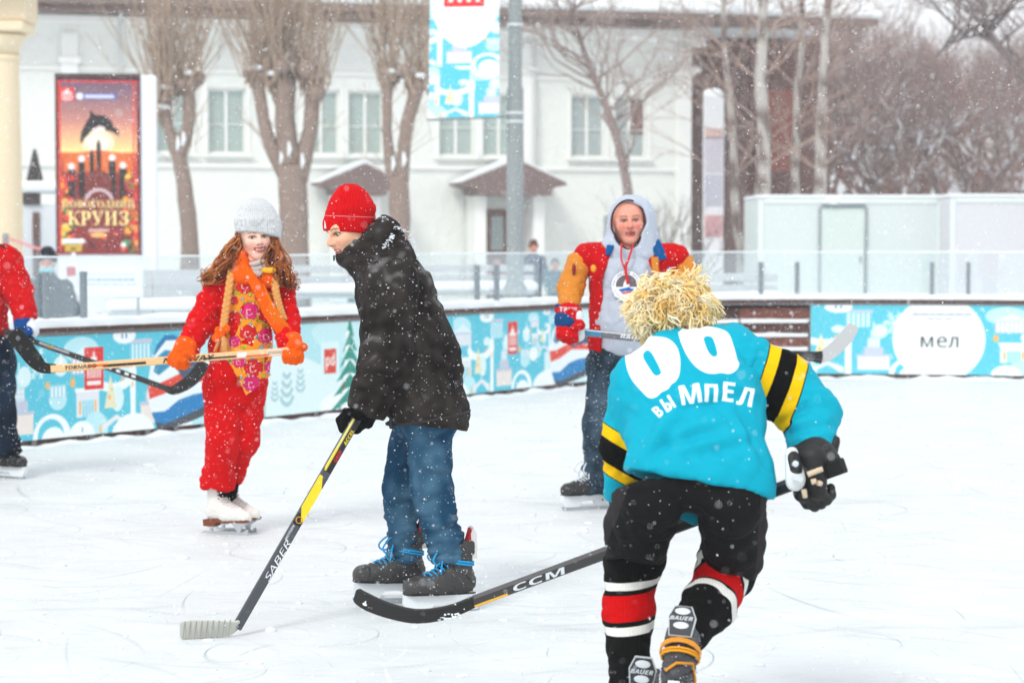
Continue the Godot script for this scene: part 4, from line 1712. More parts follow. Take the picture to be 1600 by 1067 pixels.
func build_building() -> void:
	var b := thing("white_building", "long white two-storey building with brown eaves and snowy roof behind the rink", "building")
	b.transform = Transform3D(Basis(Vector3.UP, atan(0.29)), Vector3(-12, 0, -57.02))
	var white := mat(Color(0.91, 0.92, 0.90), 0.9)
	white.normal_enabled = true
	white.normal_texture = tex["snow"]
	white.uv1_triplanar = true
	white.uv1_scale = Vector3.ONE * 0.4
	var trim := mat(Color(0.94, 0.945, 0.93), 0.85)
	var brown := mat(Color(0.52, 0.44, 0.415), 0.85)
	var snow := mat(Color(0.93, 0.95, 0.96), 0.9)
	var left := -9.0
	var right: float = Vector2(17.534, 2.856).x
	# wall pieces left between the openings: a row of openings upstairs
	var top := 7.25
	var holes := []
	var ups := [[Vector2(1.808, 3.751), Vector2(2.644, 5.418)], [Vector2(3.078, 3.765), Vector2(3.987, 5.443)], [Vector2(4.396, 3.779), Vector2(5.396, 5.501)], [Vector2(6.884, 3.805), Vector2(7.838, 5.481)], [Vector2(8.050, 3.817), Vector2(9.013, 5.503)], [Vector2(10.489, 3.826), Vector2(11.471, 5.515)], [Vector2(11.677, 3.839), Vector2(12.634, 5.536)], [Vector2(14.130, 3.848), Vector2(15.105, 5.548)], [Vector2(15.359, 3.844), Vector2(16.290, 5.552)]]
	for u in ups:
		holes.append(Rect2(u[0].x, u[0].y, u[1].x - u[0].x, u[1].y - u[0].y))
	var y0: float = holes[3].position.y
	var y1: float = y0 + holes[3].size.y
	var wall := MB.new()
	wall.bx(Vector3((left + right) * 0.5, y0 * 0.5, -0.25), Vector3(right - left, y0, 0.5))
	wall.bx(Vector3((left + right) * 0.5, (y1 + top) * 0.5, -0.25), Vector3(right - left, top - y1, 0.5))
	var x := left
	for h in holes:
		wall.bx(Vector3((x + h.position.x) * 0.5, (y0 + y1) * 0.5, -0.25), Vector3(h.position.x - x, y1 - y0, 0.5))
		x = h.position.x + h.size.x
	wall.bx(Vector3((x + right) * 0.5, (y0 + y1) * 0.5, -0.25), Vector3(right - x, y1 - y0, 0.5))
	wall.bx(Vector3(right - 0.25, top * 0.5, -7.0), Vector3(0.5, top, 13.0))
	wall.bx(Vector3((left + right) * 0.5, top * 0.5, -6.0), Vector3(right - left - 1.2, top, 0.3))
	part(b, "wall", wall.mesh(), white)
	# projecting bay to the left and to the right of the middle
	var bay := MB.new()
	var c0: float = Vector2(12.704, 2.828).x
	bay.bx(Vector3((c0 + right) * 0.5, top + 0.03 - 0.16, 0.16), Vector3(right - c0, 0.30, 0.30), 0.03)
	bay.bx(Vector3((left + c0) * 0.5 - 0.02, top + 0.03 - 0.16, 0.10), Vector3(c0 - left - 0.04, 0.22, 0.18), 0.03)
	bay.bx(Vector3((left + right) * 0.5, y1 + 0.42, 0.04), Vector3(right - left, 0.10, 0.07), 0.02)
	bay.bx(Vector3((left + right) * 0.5, y0 - 0.30, 0.045), Vector3(right - left, 0.12, 0.08), 0.02)
	for px in [c0 + 0.15, right - 0.22, Vector2(6.391, 4.417).x, Vector2(0.934, 4.343).x]:
		bay.bx(Vector3(px, 3.4, 0.07), Vector3(0.42, 6.78, 0.14), 0.02)
		bay.bx(Vector3(px, 6.1, 0.12), Vector3(0.56, 0.16, 0.24), 0.03)
	bay.bx(Vector3(right + 0.12, 6.95, -0.05), Vector3(0.5, 0.24, 0.6), 0.04)
	bay.bx(Vector3(right + 0.08, 6.2, -0.05), Vector3(0.34, 0.16, 0.5), 0.04)
	part(b, "cornice", bay.mesh(), trim)
	var pane := mat(Color(0.66, 0.72, 0.70), 0.25)
	var pane2 := mat(Color(0.66, 0.70, 0.70), 0.25)
	var blind := mat(Color(0.48, 0.36, 0.34), 0.6)
	var i := 0
	for h in holes:
		var f := MB.new()
		var w: float = h.size.x
		var cx: float = h.position.x + w * 0.5
		for e in [-1.0, 1.0]:
			f.bx(Vector3(cx + e * (w * 0.5 - 0.03), (y0 + y1) * 0.5, -0.14), Vector3(0.06, y1 - y0 - 0.002, 0.08), 0.01)
			f.bx(Vector3(cx + e * (w * 0.5 + 0.05), (y0 + y1) * 0.5, 0.025), Vector3(0.10, y1 - y0 + 0.2, 0.05), 0.01)
		f.bx(Vector3(cx, y1 - 0.032, -0.14), Vector3(w - 0.124, 0.06, 0.076), 0.01)
		f.bx(Vector3(cx, y0 + 0.032, -0.14), Vector3(w - 0.124, 0.06, 0.076), 0.01)
		f.bx(Vector3(cx, (y0 + y1) * 0.5, -0.135), Vector3(0.075, y1 - y0 - 0.13, 0.07), 0.01)
		f.bx(Vector3(cx, y0 + (y1 - y0) * 0.45, -0.14), Vector3(w - 0.13, 0.025, 0.04))
		f.bx(Vector3(cx, y0 - 0.05, 0.09), Vector3(w + 0.3, 0.07, 0.22), 0.015)
		var fr := part(b, "window", f.mesh(), trim)
		for e in [-1.0, 1.0]:
			var p := MB.new()
			p.bx(Vector3(cx + e * w * 0.25, (y0 + y1) * 0.5, -0.17), Vector3(w * 0.5 - 0.07, y1 - y0 - 0.1, 0.012))
			part(fr, "pane", p.mesh(), pane if i < 7 else pane2)
		if i >= 7:
			var bl := MB.new()
			bl.bx(Vector3(cx + (0.24 if i == 8 else 0.0), y0 + (y1 - y0) * 0.66, -0.155), Vector3(w * (0.40 if i == 8 else 0.001), (y1 - y0) * 0.55, 0.012))
			if i == 8:
				part(fr, "curtain", bl.mesh(), blind)
		i += 1
	# eaves and roof
	var eave := MB.new()
	eave.bx(Vector3((left + right) * 0.5 + 2.2, 7.52, 0.25), Vector3(right - left + 5.6, 0.16, 1.9), 0.02)
	eave.bx(Vector3((left + right) * 0.5, 7.35, 0.35), Vector3(right - left - 0.1, 0.16, 0.5), 0.02)
	part(b, "eaves", eave.mesh(), brown)
	var roof := MB.new()
	roof.prism(PackedVector2Array([Vector2(1.25, 7.605), Vector2(1.3, 7.70), Vector2(-6.5, 11.2), Vector2(-14, 7.7), Vector2(-14, 7.605)]), left - 0.6, right + 5.1, Transform3D(Basis(Vector3(0, 0, 1), Vector3.UP, Vector3(1, 0, 0)), Vector3.ZERO))
	part(b, "roof", roof.mesh(), snow)
	# porches over two doors
	var n := 0
	for q in [[Vector2(7.046, 2.746), Vector2(9.160, 3.549)], [Vector2(10.727, 2.767), Vector2(13.547, 3.674)]]:
		var a: float = q[0].x
		var e: float = q[1].x
		var lo: float = q[0].y
		var hi: float = q[1].y
		var mid := (a + e) * 0.5 + 0.1
		var pr := MB.new()
		pr.prism(PackedVector2Array([Vector2(a + 0.42, lo), Vector2(e - 0.42, lo), Vector2(e - 0.36, lo + 0.18), Vector2(e, lo + 0.26), Vector2(e, lo + 0.32), Vector2(mid, hi), Vector2(a, lo + 0.32), Vector2(a, lo + 0.26), Vector2(a + 0.36, lo + 0.18)]), 0.16, 1.5)
		var pp := part(b, "porch_roof", pr.mesh(), mat(Color(0.48, 0.405, 0.39), 0.85))
		var sn := MB.new()
		sn.prism(PackedVector2Array([Vector2(a, lo + 0.325), Vector2(mid, hi + 0.004), Vector2(e, lo + 0.325), Vector2(e - 0.05, lo + 0.39), Vector2(mid, hi + 0.10), Vector2(a + 0.05, lo + 0.39)]), 0.15, 1.44)
		part(pp, "snow", sn.mesh(), snow)
		var jam := MB.new()
		jam.bx(Vector3(a + 0.62, lo * 0.5, 0.62), Vector3(0.3, lo - 0.01, 0.9), 0.02)
		jam.bx(Vector3(e - 0.62, lo * 0.5, 0.62), Vector3(0.3, lo - 0.01, 0.9), 0.02)
		part(b, "porch_wall", jam.mesh(), trim)
		var dl: float = Vector2(11.781, 2.823).x
		var dr: float = Vector2(12.337, 2.826).x
		if n == 0:
			dl = mid - 0.4
			dr = mid + 0.25
		var dc := (dl + dr) * 0.5
		var door := MB.new()
		door.bx(Vector3(dc, 1.2, 0.045), Vector3(dr - dl, 2.38, 0.09), 0.01)
		var dd := part(b, "door", door.mesh(), mat(Color(0.50, 0.36, 0.33), 0.7))
		var gl := MB.new()
		gl.bx(Vector3(dc, 1.78, 0.095), Vector3(dr - dl - 0.22, 0.9, 0.012))
		part(dd, "pane", gl.mesh(), pane2)
		n += 1
	for q in [[Vector2(15.041, 1.621), Vector2(15.326, 2.266)], [Vector2(1.103, 2.126), Vector2(1.706, 2.764)]]:
		var f := MB.new()
		f.bx(Vector3((q[0].x + q[1].x) * 0.5, (q[0].y + q[1].y) * 0.5, 0.015), Vector3(q[1].x - q[0].x + 0.12, q[1].y - q[0].y + 0.12, 0.03), 0.01)
		var fr := part(b, "window", f.mesh(), trim)
		var p := MB.new()
		p.bx(Vector3((q[0].x + q[1].x) * 0.5, (q[0].y + q[1].y) * 0.5, 0.034), Vector3(q[1].x - q[0].x, q[1].y - q[0].y, 0.012))
		part(fr, "pane", p.mesh(), pane2)
	for px in [Vector2(13.055, 2.830).x, Vector2(2.180, 2.767).x]:
		var pipe := MB.new()
		pipe.tube([Vector3(px, 0.1, 0.2), Vector3(px, 7.0, 0.2), Vector3(px, 7.3, 0.5)], [0.05, 0.05, 0.05], 8)
		part(b, "drainpipe", pipe.mesh(), mat(Color(0.80, 0.81, 0.80), 0.6))

	# the brown wing that runs on to the right
	var w := thing("brown_wing", "reddish brown brick wing standing right of the white building", "building")
	var wm := mat(Color(0.50, 0.37, 0.335), 0.9)
	wm.normal_enabled = true
	wm.normal_texture = tex["rough"]
	wm.uv1_triplanar = true
	wm.uv1_scale = Vector3.ONE * 0.6
	var wb := MB.new()
	wb.bx(Vector3(7.3595, 1.57, -68) + Vector3(0, 2.2, -1), Vector3(4.3, 7.6, 2.0), 0.03)
	part(w, "wall", wb.mesh(), wm)
	var col := mat(Color(0.43, 0.335, 0.32), 0.9)
	for px in [1093, 1152]:
		var cb := MB.new()
		var p := Vector3((px - 800) * 64.0 / 3600.0, 3.4, -64)
		cb.bx(p, Vector3(0.42 if px < 1100 else 0.62, 6.8, 0.5), 0.03)
		part(w, "pillar", cb.mesh(), col)
	var win := MB.new()
	win.bx(Vector3(7.8296, 4.8137, -67) + Vector3(0, 0, 0.02), Vector3(0.95, 2.4, 0.06), 0.01)
	part(w, "red_panel", win.mesh(), mat(Color(0.62, 0.37, 0.32), 0.8))

	# cream pavilion column at the far left
	var pv := thing("pavilion_column", "cream classical column of a pavilion at the left edge", "column", Vector3(-8.961, 0, -40.0937))
	var cream := mat(Color(0.90, 0.83, 0.70), 0.8)
	var sh := MB.new()
	sh.lathe([Vector2(0, 0.0), Vector2(0.44, 0.0), Vector2(0.44, 0.2), Vector2(0.37, 0.3), Vector2(0.345, 0.34), Vector2(0.34, 2.4), Vector2(0.30, 4.72), Vector2(0.33, 4.74), Vector2(0.33, 4.80), Vector2(0.30, 4.83), Vector2(0, 4.83)], 28)
	part(pv, "shaft", sh.mesh(), cream)
	var cp := MB.new()
	cp.lathe([Vector2(0, 4.835), Vector2(0.31, 4.835), Vector2(0.33, 5.0), Vector2(0.42, 5.12), Vector2(0.42, 5.2), Vector2(0, 5.2)], 28)
	cp.bx(Vector3(0, 5.3, 0), Vector3(0.98, 0.18, 0.98), 0.03)
	part(pv, "capital", cp.mesh(), cream)
	var en := MB.new()
	en.bx(Vector3(-1.6, 5.75, -0.2), Vector3(4.2, 0.7, 1.0), 0.03)
	part(pv, "beam", en.mesh(), cream)
	var ev := MB.new()
	ev.bx(Vector3(-1.3, 6.16, -0.1), Vector3(4.3, 0.1, 1.9), 0.02)
	part(pv, "eave", ev.mesh(), brown)

func build_street_things() -> void:
	var snow := mat(Color(0.93, 0.95, 0.96), 0.9)
	var steel := mat(Color(0.56, 0.585, 0.585), 0.55, 0.2)
	# lamp post and its banner
	var lp := thing("lamp_post", "tall grey steel lamp post in front of the white building", "lamp post", Vector3(0.0449, 0, -32.2906))
	var pole := MB.new()
	pole.lathe([Vector2(0.17, 0.0), Vector2(0.17, 0.9), Vector2(0.125, 1.0), Vector2(0.118, 3.7), Vector2(0.118, 3.72), Vector2(0.098, 3.76), Vector2(0.085, 8.5), Vector2(0, 8.5)], 20)
	part(lp, "pole", pole.mesh(), steel)
	for y in [3.36, 3.24]:
		var clip := MB.new()
		clip.lathe([Vector2(0.121, y), Vector2(0.128, y), Vector2(0.128, y + 0.04), Vector2(0.121, y + 0.04)], 20)
		part(lp, "clamp", clip.mesh(), mat(Color(0.80, 0.83, 0.83), 0.5))
	var ring := MB.new()
	ring.lathe([Vector2(0.104, 4.6), Vector2(0.115, 4.6), Vector2(0.115, 4.64), Vector2(0.104, 4.64)], 20)
	part(lp, "clamp", ring.mesh(), mat(Color(0.80, 0.83, 0.83), 0.5))
	for y in [3.33, 5.75]:
		var arm := MB.new()
		arm.tube([Vector3(-0.12, y, 0.0), Vector3(-1.25, y - 0.05, 0.05)], [0.018, 0.016], 8)
		part(lp, "arm", arm.mesh(), steel)
	var head := MB.new()
	head.bx(Vector3(0.5, 8.5, 0), Vector3(1.2, 0.12, 0.3), 0.03)
	part(lp, "lamp_head", head.mesh(), steel)
	var cv := Canvas.new(260, 600, TEAL, self)
	town(cv, -60, 1.0, 400)
	town(cv, -180, 1.0, 210)
	cv.rect(0, 0, 260, 230, PALE)
	cv.oval(132, 150, 128, 190, Color(0.97, 0.975, 0.99))
	cv.rect(52, 60, 152, 128, Color(0.88, 0.07, 0.06))
	for e in 4:
		cv.rect(70 + e * 34, 100, 15, 70, Color(0.97, 0.95, 0.95))
	cv.rect(66, 80, 124, 13, Color(0.97, 0.95, 0.95))
	cv.rect(92, 212, 72, 7, Color(0.72, 0.76, 0.80))
	var bm := mat(Color.WHITE, 0.6)
	bm.albedo_texture = cv.texture()
	var fl := MB.new()
	var p0 := Vector3(-1.1731, 3.3013, -32.1)
	var p1 := Vector3(-0.186, 3.3135, -32)
	var rows := 10
	for i in rows:
		var t0 := i / float(rows)
		var t1 := (i + 1) / float(rows)
		var f := func(side: int, t: float) -> Vector3:
			var q: Vector3 = p0 if side == 0 else p1
			return q + Vector3((0.03 if side == 0 else 0.01) * t, 2.25 * t, 0.05 * sin(t * 5.0 + side))
		fl.uv = PackedVector2Array(fl.uv)
		var k := fl.v.size()
		fl.v.append_array(PackedVector3Array([f.call(0, t0), f.call(0, t1), f.call(1, t1), f.call(1, t0)]))
		fl.uv.append_array(PackedVector2Array([Vector2(0, 1 - t0), Vector2(0, 1 - t1), Vector2(1, 1 - t1), Vector2(1, 1 - t0)]))
		fl.idx.append_array(PackedInt32Array([k, k + 1, k + 2, k, k + 2, k + 3]))
		fl.v.append_array(PackedVector3Array([f.call(0, t0) - Vector3(0, 0, 0.004), f.call(1, t0) - Vector3(0, 0, 0.004), f.call(1, t1) - Vector3(0, 0, 0.004), f.call(0, t1) - Vector3(0, 0, 0.004)]))
		fl.uv.append_array(PackedVector2Array([Vector2(0, 1 - t0), Vector2(1, 1 - t0), Vector2(1, 1 - t1), Vector2(0, 1 - t1)]))
		fl.idx.append_array(PackedInt32Array([k + 4, k + 5, k + 6, k + 4, k + 6, k + 7]))
	solo("hanging_banner", fl.mesh(), bm, "tall winter town banner with a red badge hanging from the lamp post", "banner")

	# the advertising lightbox
	var lb := thing("poster_stand", "tall white advertising stand with a dark red show poster", "sign", Vector3(-6.3506, 0.5498, -35))
	lb.rotation.y = 0.12
	var box := MB.new()
	box.bx(Vector3(0.13, 1.74, -0.22), Vector3(1.50, 3.66, 0.40), 0.02)
	part(lb, "case", box.mesh(), mat(Color(0.90, 0.91, 0.94), 0.6))
	cv = Canvas.new(256, 560, Color(0.45, 0.10, 0.10), self)
	for y in 250:
		var t := y / 250.0
		var c := Color(0.36, 0.29, 0.40).lerp(Color(0.82, 0.55, 0.48), minf(1.0, t * 1.6)) if t < 0.6 else Color(0.82, 0.55, 0.48).lerp(Color(0.99, 0.86, 0.55), (t - 0.6) / 0.35)
		cv.rect(0, y, 256, 1, c)
	for y in range(240, 560):
		cv.rect(0, y, 256, 1, Color(0.88, 0.42, 0.18).lerp(Color(0.52, 0.13, 0.12), clampf((y - 240) / 90.0, 0, 1)))
	cv.oval(128, 206, 52, 38, Color(0.98, 0.88, 0.72))
	cv.oval(128, 208, 38, 26, Color(0.99, 0.94, 0.84))
	cv.poly(PackedVector2Array([Vector2(20, 262), Vector2(70, 240), Vector2(128, 232), Vector2(190, 240), Vector2(236, 262), Vector2(236, 300), Vector2(20, 300)]), Color(0.86, 0.42, 0.16))
	# the leaping dolphin
	cv.poly(PackedVector2Array([Vector2(72, 204), Vector2(76, 176), Vector2(92, 144), Vector2(104, 128), Vector2(103, 104), Vector2(118, 122), Vector2(150, 124), Vector2(170, 140), Vector2(178, 160), Vector2(190, 168), Vector2(196, 190), Vector2(180, 178), Vector2(166, 172), Vector2(152, 172), Vector2(150, 160), Vector2(132, 156), Vector2(112, 168), Vector2(96, 186), Vector2(84, 198), Vector2(78, 214)]), Color(0.12, 0.08, 0.10))
	cv.poly(PackedVector2Array([Vector2(112, 168), Vector2(132, 156), Vector2(150, 160), Vector2(152, 172), Vector2(134, 174), Vector2(110, 184)]), Color(0.93, 0.86, 0.84))
	# towers
	var dk := Color(0.16, 0.08, 0.09)
	for q in [[44, 300, 96, 11.0], [76, 276, 104, 10.0], [108, 246, 60, 7.0], [130, 214, 90, 7.0], [172, 274, 104, 11.0], [206, 296, 96, 12.0]]:
		cv.rect(q[0] - q[3], q[1], q[3] * 2, q[2], dk)
		cv.poly(PackedVector2Array([Vector2(q[0] - q[3], q[1]), Vector2(q[0], q[1] - q[3] * 2.4), Vector2(q[0] + q[3], q[1])]), dk)
	for q in [[44, 284], [76, 260], [172, 256], [206, 280]]:
		cv.oval(q[0], q[1], 11, 11, Color(0.95, 0.90, 0.90))
	cv.poly(PackedVector2Array([Vector2(88, 390), Vector2(88, 320), Vector2(130, 286), Vector2(170, 320), Vector2(170, 390)]), Color(0.47, 0.16, 0.14))
	cv.ring(130, 400, 38, 48, Color(0.80, 0.72, 0.74), PI * 1.1, PI * 1.9)
	var rng := ranks(21)
	for i in 130:
		var e := -1.0 if i % 2 == 0 else 1.0
		var q := Vector2(128 + e * rng.randf_range(84, 126), rng.randf_range(300, 550))
		var pick: Color = [Color(0.93, 0.66, 0.16), Color(0.88, 0.30, 0.14), Color(0.97, 0.80, 0.32), Color(0.60, 0.10, 0.10), Color(0.85, 0.22, 0.20), Color(0.30, 0.48, 0.25)][rng.randi() % 6]
		cv.oval(q.x, q.y, rng.randf_range(4, 12), rng.randf_range(4, 12), pick)
	for i in 46:
		cv.oval(rng.randf_range(30, 230), rng.randf_range(485, 545), rng.randf_range(4, 12), rng.randf_range(4, 9), [Color(0.50, 0.09, 0.10), Color(0.62, 0.16, 0.14), Color(0.86, 0.34, 0.28), Color(0.33, 0.05, 0.06)][rng.randi() % 4])
	cv.oval(214, 524, 14, 12, Color(0.28, 0.55, 0.33))
	cv.oval(206, 530, 8, 8, Color(0.95, 0.92, 0.92))
	var gold := Color(1.0, 0.90, 0.60)
	cv.text("НОВОГОДНИЙ", 128, 404, 23, Color(0.25, 0.04, 0.05), "Droid Serif", true, 1.0)
	cv.text("НОВОГОДНИЙ", 127, 402, 22, gold, "Droid Serif", true, 1.0)
	cv.text("КРУИЗ", 129, 449, 46, Color(0.25, 0.04, 0.05), "Droid Serif", true, 0.9)
	cv.text("КРУИЗ", 127, 446, 45, gold, "Droid Serif", true, 0.9)
	cv.rect(96, 480, 64, 9, Color(0.86, 0.70, 0.66))
	cv.oval(128, 499, 26, 8, Color(0.94, 0.72, 0.40))
	cv.rect(64, 54, 124, 20, Color(0.34, 0.35, 0.60))
	cv.oval(72, 64, 11, 11, Color(0.90, 0.91, 0.96))
	cv.rect(88, 59, 92, 11, Color(0.80, 0.82, 0.92))
	gate_badge(cv, 10, 36, 44, 44)
	for e in [0.0, 250.0]:
		cv.rect(e, 0, 6, 560, Color(0.66, 0.16, 0.16))
		cv.rect(e * 0.93 + 6, 10, 5, 540, Color(0.86, 0.24, 0.20))
	cv.rect(0, 0, 256, 14, Color(0.22, 0.08, 0.10))
	cv.rect(0, 14, 256, 7, Color(0.80, 0.18, 0.22))
	var pm := mat(Color.WHITE, 0.5)
	pm.albedo_texture = cv.texture()
	var ps := MB.new()
	ps.uv = PackedVector2Array()
	ps.v = PackedVector3Array([Vector3(-0.62, 0.82, 0.0), Vector3(-0.62, 3.55, 0.0), Vector3(0.61, 3.55, 0.0), Vector3(0.61, 0.82, 0.0)])
	ps.uv = PackedVector2Array([Vector2(0, 1), Vector2(0, 0), Vector2(1, 0), Vector2(1, 1)])
	ps.idx = PackedInt32Array([0, 1, 2, 0, 2, 3])
	ps.moved(Transform3D(Basis(), Vector3(0, 0, 0.006)))
	part(lb, "poster", ps.mesh(), pm)
	var fr := MB.new()
	fr.bx(Vector3(-0.635, 2.185, 0.0), Vector3(0.03, 2.80, 0.03), 0.006)
	fr.bx(Vector3(0.625, 2.185, 0.0), Vector3(0.03, 2.80, 0.03), 0.006)
	fr.bx(Vector3(-0.005, 3.57, 0.0), Vector3(1.226, 0.03, 0.03), 0.006)
	part(lb, "poster_frame", fr.mesh(), mat(Color(0.25, 0.10, 0.11), 0.6))

	# notice board under the poster
	cv = Canvas.new(200, 90, Color(0.90, 0.92, 0.94), self)
	rng = ranks(31)
	var bl := Color(0.50, 0.62, 0.76)
	for r in 3:
		var xx := 14.0 + r * 6
		while xx < 176:
			var w := rng.randf_range(5, 20)
			cv.rect(xx, 18 + r * 16, w, 7 if r == 1 else 4, bl if r != 0 else Color(0.72, 0.76, 0.80))
			xx += w + 3
	var nb := thing("notice_board", "low white notice board with faint blue lines of text under the poster", "sign", Vector3(-5.1329, 0.7408, -29))
	var pl := MB.new()
	pl.bx(Vector3(0, 0.31, 0), Vector3(0.86, 0.40, 0.03), 0.008)
	part(nb, "board", pl.mesh(), mat(Color(0.90, 0.92, 0.94), 0.6))
	var nm := mat(Color.WHITE, 0.6)
	nm.albedo_texture = cv.texture()
	var sf := MB.new()
	sf.v = PackedVector3Array([Vector3(-0.41, 0.13, 0.018), Vector3(-0.41, 0.49, 0.018), Vector3(0.41, 0.49, 0.018), Vector3(0.41, 0.13, 0.018)])
	sf.uv = PackedVector2Array([Vector2(0, 1), Vector2(0, 0), Vector2(1, 0), Vector2(1, 1)])
	sf.idx = PackedInt32Array([0, 1, 2, 0, 2, 3])
	part(nb, "print", sf.mesh(), nm)
	for x in [-0.36, 0.36]:
		var lg := MB.new()
		lg.bx(Vector3(x, -0.3, -0.02), Vector3(0.04, 0.86, 0.03), 0.005)
		part(nb, "leg", lg.mesh(), steel)

	# little signs and posts behind the glass at the left
	var ys := thing("warning_sign", "small yellow warning sign on a post behind the glass at left", "sign", Vector3(-6.6004, 0, -34.2518))
	var yp := MB.new()
	yp.bx(Vector3(0, 1.47, 0), Vector3(0.25, 0.11, 0.02), 0.004)
	part(ys, "plate", yp.mesh(), mat(Color(0.80, 0.66, 0.22), 0.6))
	var yt := MB.new()
	yt.bx(Vector3(0, 1.46, 0.012), Vector3(0.08, 0.03, 0.004))
	part(ys, "symbol", yt.mesh(), mat(Color(0.25, 0.22, 0.15), 0.6))
	var yq := MB.new()
	yq.bx(Vector3(0, 0.70, -0.02), Vector3(0.05, 1.4, 0.03), 0.004)
	yq.bx(Vector3(0, 1.57, 0), Vector3(0.34, 0.07, 0.06), 0.02)
	part(ys, "post", yq.mesh(), snow)
	var rs := thing("red_sign", "small faded red sign on a white panel beside the masked man", "sign", Vector3(-6.397, 0, -33.2424))
	var rp := MB.new()
	rp.bx(Vector3(0, 0.60, 0.1), Vector3(0.26, 0.9, 0.03), 0.005)
	part(rs, "panel", rp.mesh(), mat(Color(0.88, 0.90, 0.90), 0.7))
	var rr := MB.new()
	rr.bx(Vector3(-0.01, 1.13, 0.12), Vector3(0.16, 0.14, 0.012), 0.003)
	part(rs, "red_plate", rr.mesh(), mat(Color(0.74, 0.30, 0.32), 0.6))
	var tp := thing("barrier_tape", "sagging red and white tape between posts at the far left", "tape", Vector3(-7.8576, 0, -38.9857))
	var tape := MB.new()
	var tps := []
	for i in 13:
		var t := i / 12.0
		tps.append(Vector3(-0.75 + 1.5 * t, 1.62 - 0.30 * t - 0.08 * sin(PI * t), 0.1))
	tape.bar(tps, [Vector3.UP], [0.05], [0.004])
	part(tp, "tape", tape.mesh(), mat(Color(0.85, 0.55, 0.56), 0.6))
	for e in [[-0.80, 1.7, 0.09], [0.80, 1.4, 0.07]]:
		var tb := MB.new()
		tb.bx(Vector3(e[0], e[1] * 0.5, 0.08), Vector3(e[2], e[1], e[2]), 0.01)
		part(tp, "post", tb.mesh(), mat(Color(0.55, 0.54, 0.55), 0.8))

	# the kiosk behind the stand
	var ki := thing("kiosk", "small snow-covered kiosk with a steep dark gable beside the column", "kiosk", Vector3(-9.5966, 0, -46.3485))
	var kb := MB.new()
	kb.bx(Vector3(0.15, 1.15, 0), Vector3(1.9, 2.3, 1.6), 0.02)
	part(ki, "wall", kb.mesh(), mat(Color(0.82, 0.84, 0.86), 0.9))
	var ks := MB.new()
	ks.bx(Vector3(0, 2.42, 0.86), Vector3(0.36, 0.24, 0.05), 0.01)
	part(ki, "signboard", ks.mesh(), mat(Color(0.24, 0.20, 0.20), 0.8))
	var kd := MB.new()
	kd.bx(Vector3(0.08, 1.5, 0.83), Vector3(0.14, 1.3, 0.05), 0.01)
	part(ki, "door", kd.mesh(), mat(Color(0.38, 0.28, 0.25), 0.8))
	var kr := MB.new()
	kr.prism(PackedVector2Array([Vector2(-0.16, 2.78), Vector2(0.13, 2.78), Vector2(-0.01, 3.42)]), 0.3, 0.6)
	part(ki, "gable", kr.mesh(), mat(Color(0.22, 0.18, 0.18), 0.8))
	var kw := MB.new()
	kw.bx(Vector3(0.1, 2.66, 0.1), Vector3(2.1, 0.22, 1.9), 0.08)
	part(ki, "roof_snow", kw.mesh(), snow)

	# snow-laden benches and rails
	var k := 0
	for q in [[510, 425, 37.0, 3.2], [300, 432, 33.0, 2.2], [700, 425, 40.0, 3.0], [1145, 440, 34.0, 1.5], [235, 445, 30.0, 1.2]]:
		var p := Vector3((q[0] - 800) * q[2] / 3600.0, 0, -q[2])
		var bn := thing("bench", ["snow-covered bench behind the jacketed man's shoulder", "snow-covered bench between poster stand and girl", "snow-covered bench left of the lamp post", "dark bench with loose snow behind the right part of the glass", "short snow-covered bench below the white side of the poster stand"][k], "bench", p, "snowy benches beyond the rink")
		k += 1
		var hh: float = 1.57 - (q[1] - 390) / 3600.0 * q[2]
		var sm := mat(Color(0.72, 0.73, 0.74), 0.85)
		for i in 5:
			var top := MB.new()
			if i < 3:
				top.bx(Vector3(0, hh * 0.55, -0.15 + i * 0.16), Vector3(q[3], 0.04, 0.12), 0.01)
			else:
				top.bx(Vector3(0, hh * 0.78 + (i - 3) * 0.17, -0.28), Vector3(q[3], 0.12, 0.04), 0.01)
			part(bn, "slat", top.mesh(), sm)
		for e in [-1.0, 1.0]:
			var lg2 := MB.new()
			lg2.bx(Vector3(e * (q[3] * 0.5 - 0.15), hh * 0.26, 0), Vector3(0.07, hh * 0.52, 0.4), 0.01)
			part(bn, "leg", lg2.mesh(), mat(Color(0.36, 0.36, 0.37), 0.8))
		var sn := Field.new()
		sn.cone(Vector3(-q[3] * 0.5 + 0.1, hh * 0.64, 0), Vector3(q[3] * 0.5 - 0.1, hh * 0.66, 0), 0.16, 0.18, 0.05, Vector3.UP, 0.6)
		part(bn, "snow", sn.mesh(0.05).mesh(), snow)
	# banks of cleared snow
	var banks := Field.new()
	var rg := ranks(41)
	for i in 46:
		var z := rg.randf_range(29.5, 44.0)
		var x := rg.randf_range(-1.0, 1.0) * z * 0.27
		var r := rg.randf_range(0.25, 0.7)
		banks.cone(Vector3(x - r, 0, -z), Vector3(x + r * rg.randf_range(0.5, 2.0), 0.05, -z - rg.randf_range(0, 0.6)), r, r * 0.8, 0.4, Vector3.UP, 0.72)
	var bk := banks.mesh(0.16)
	bk.swell(func(v, n): return 0.05 * nz.get_noise_3dv(v * 3.0))
	struct("snow_banks", bk.mesh(), snow)

	# the two cabins to the right
	k = 0
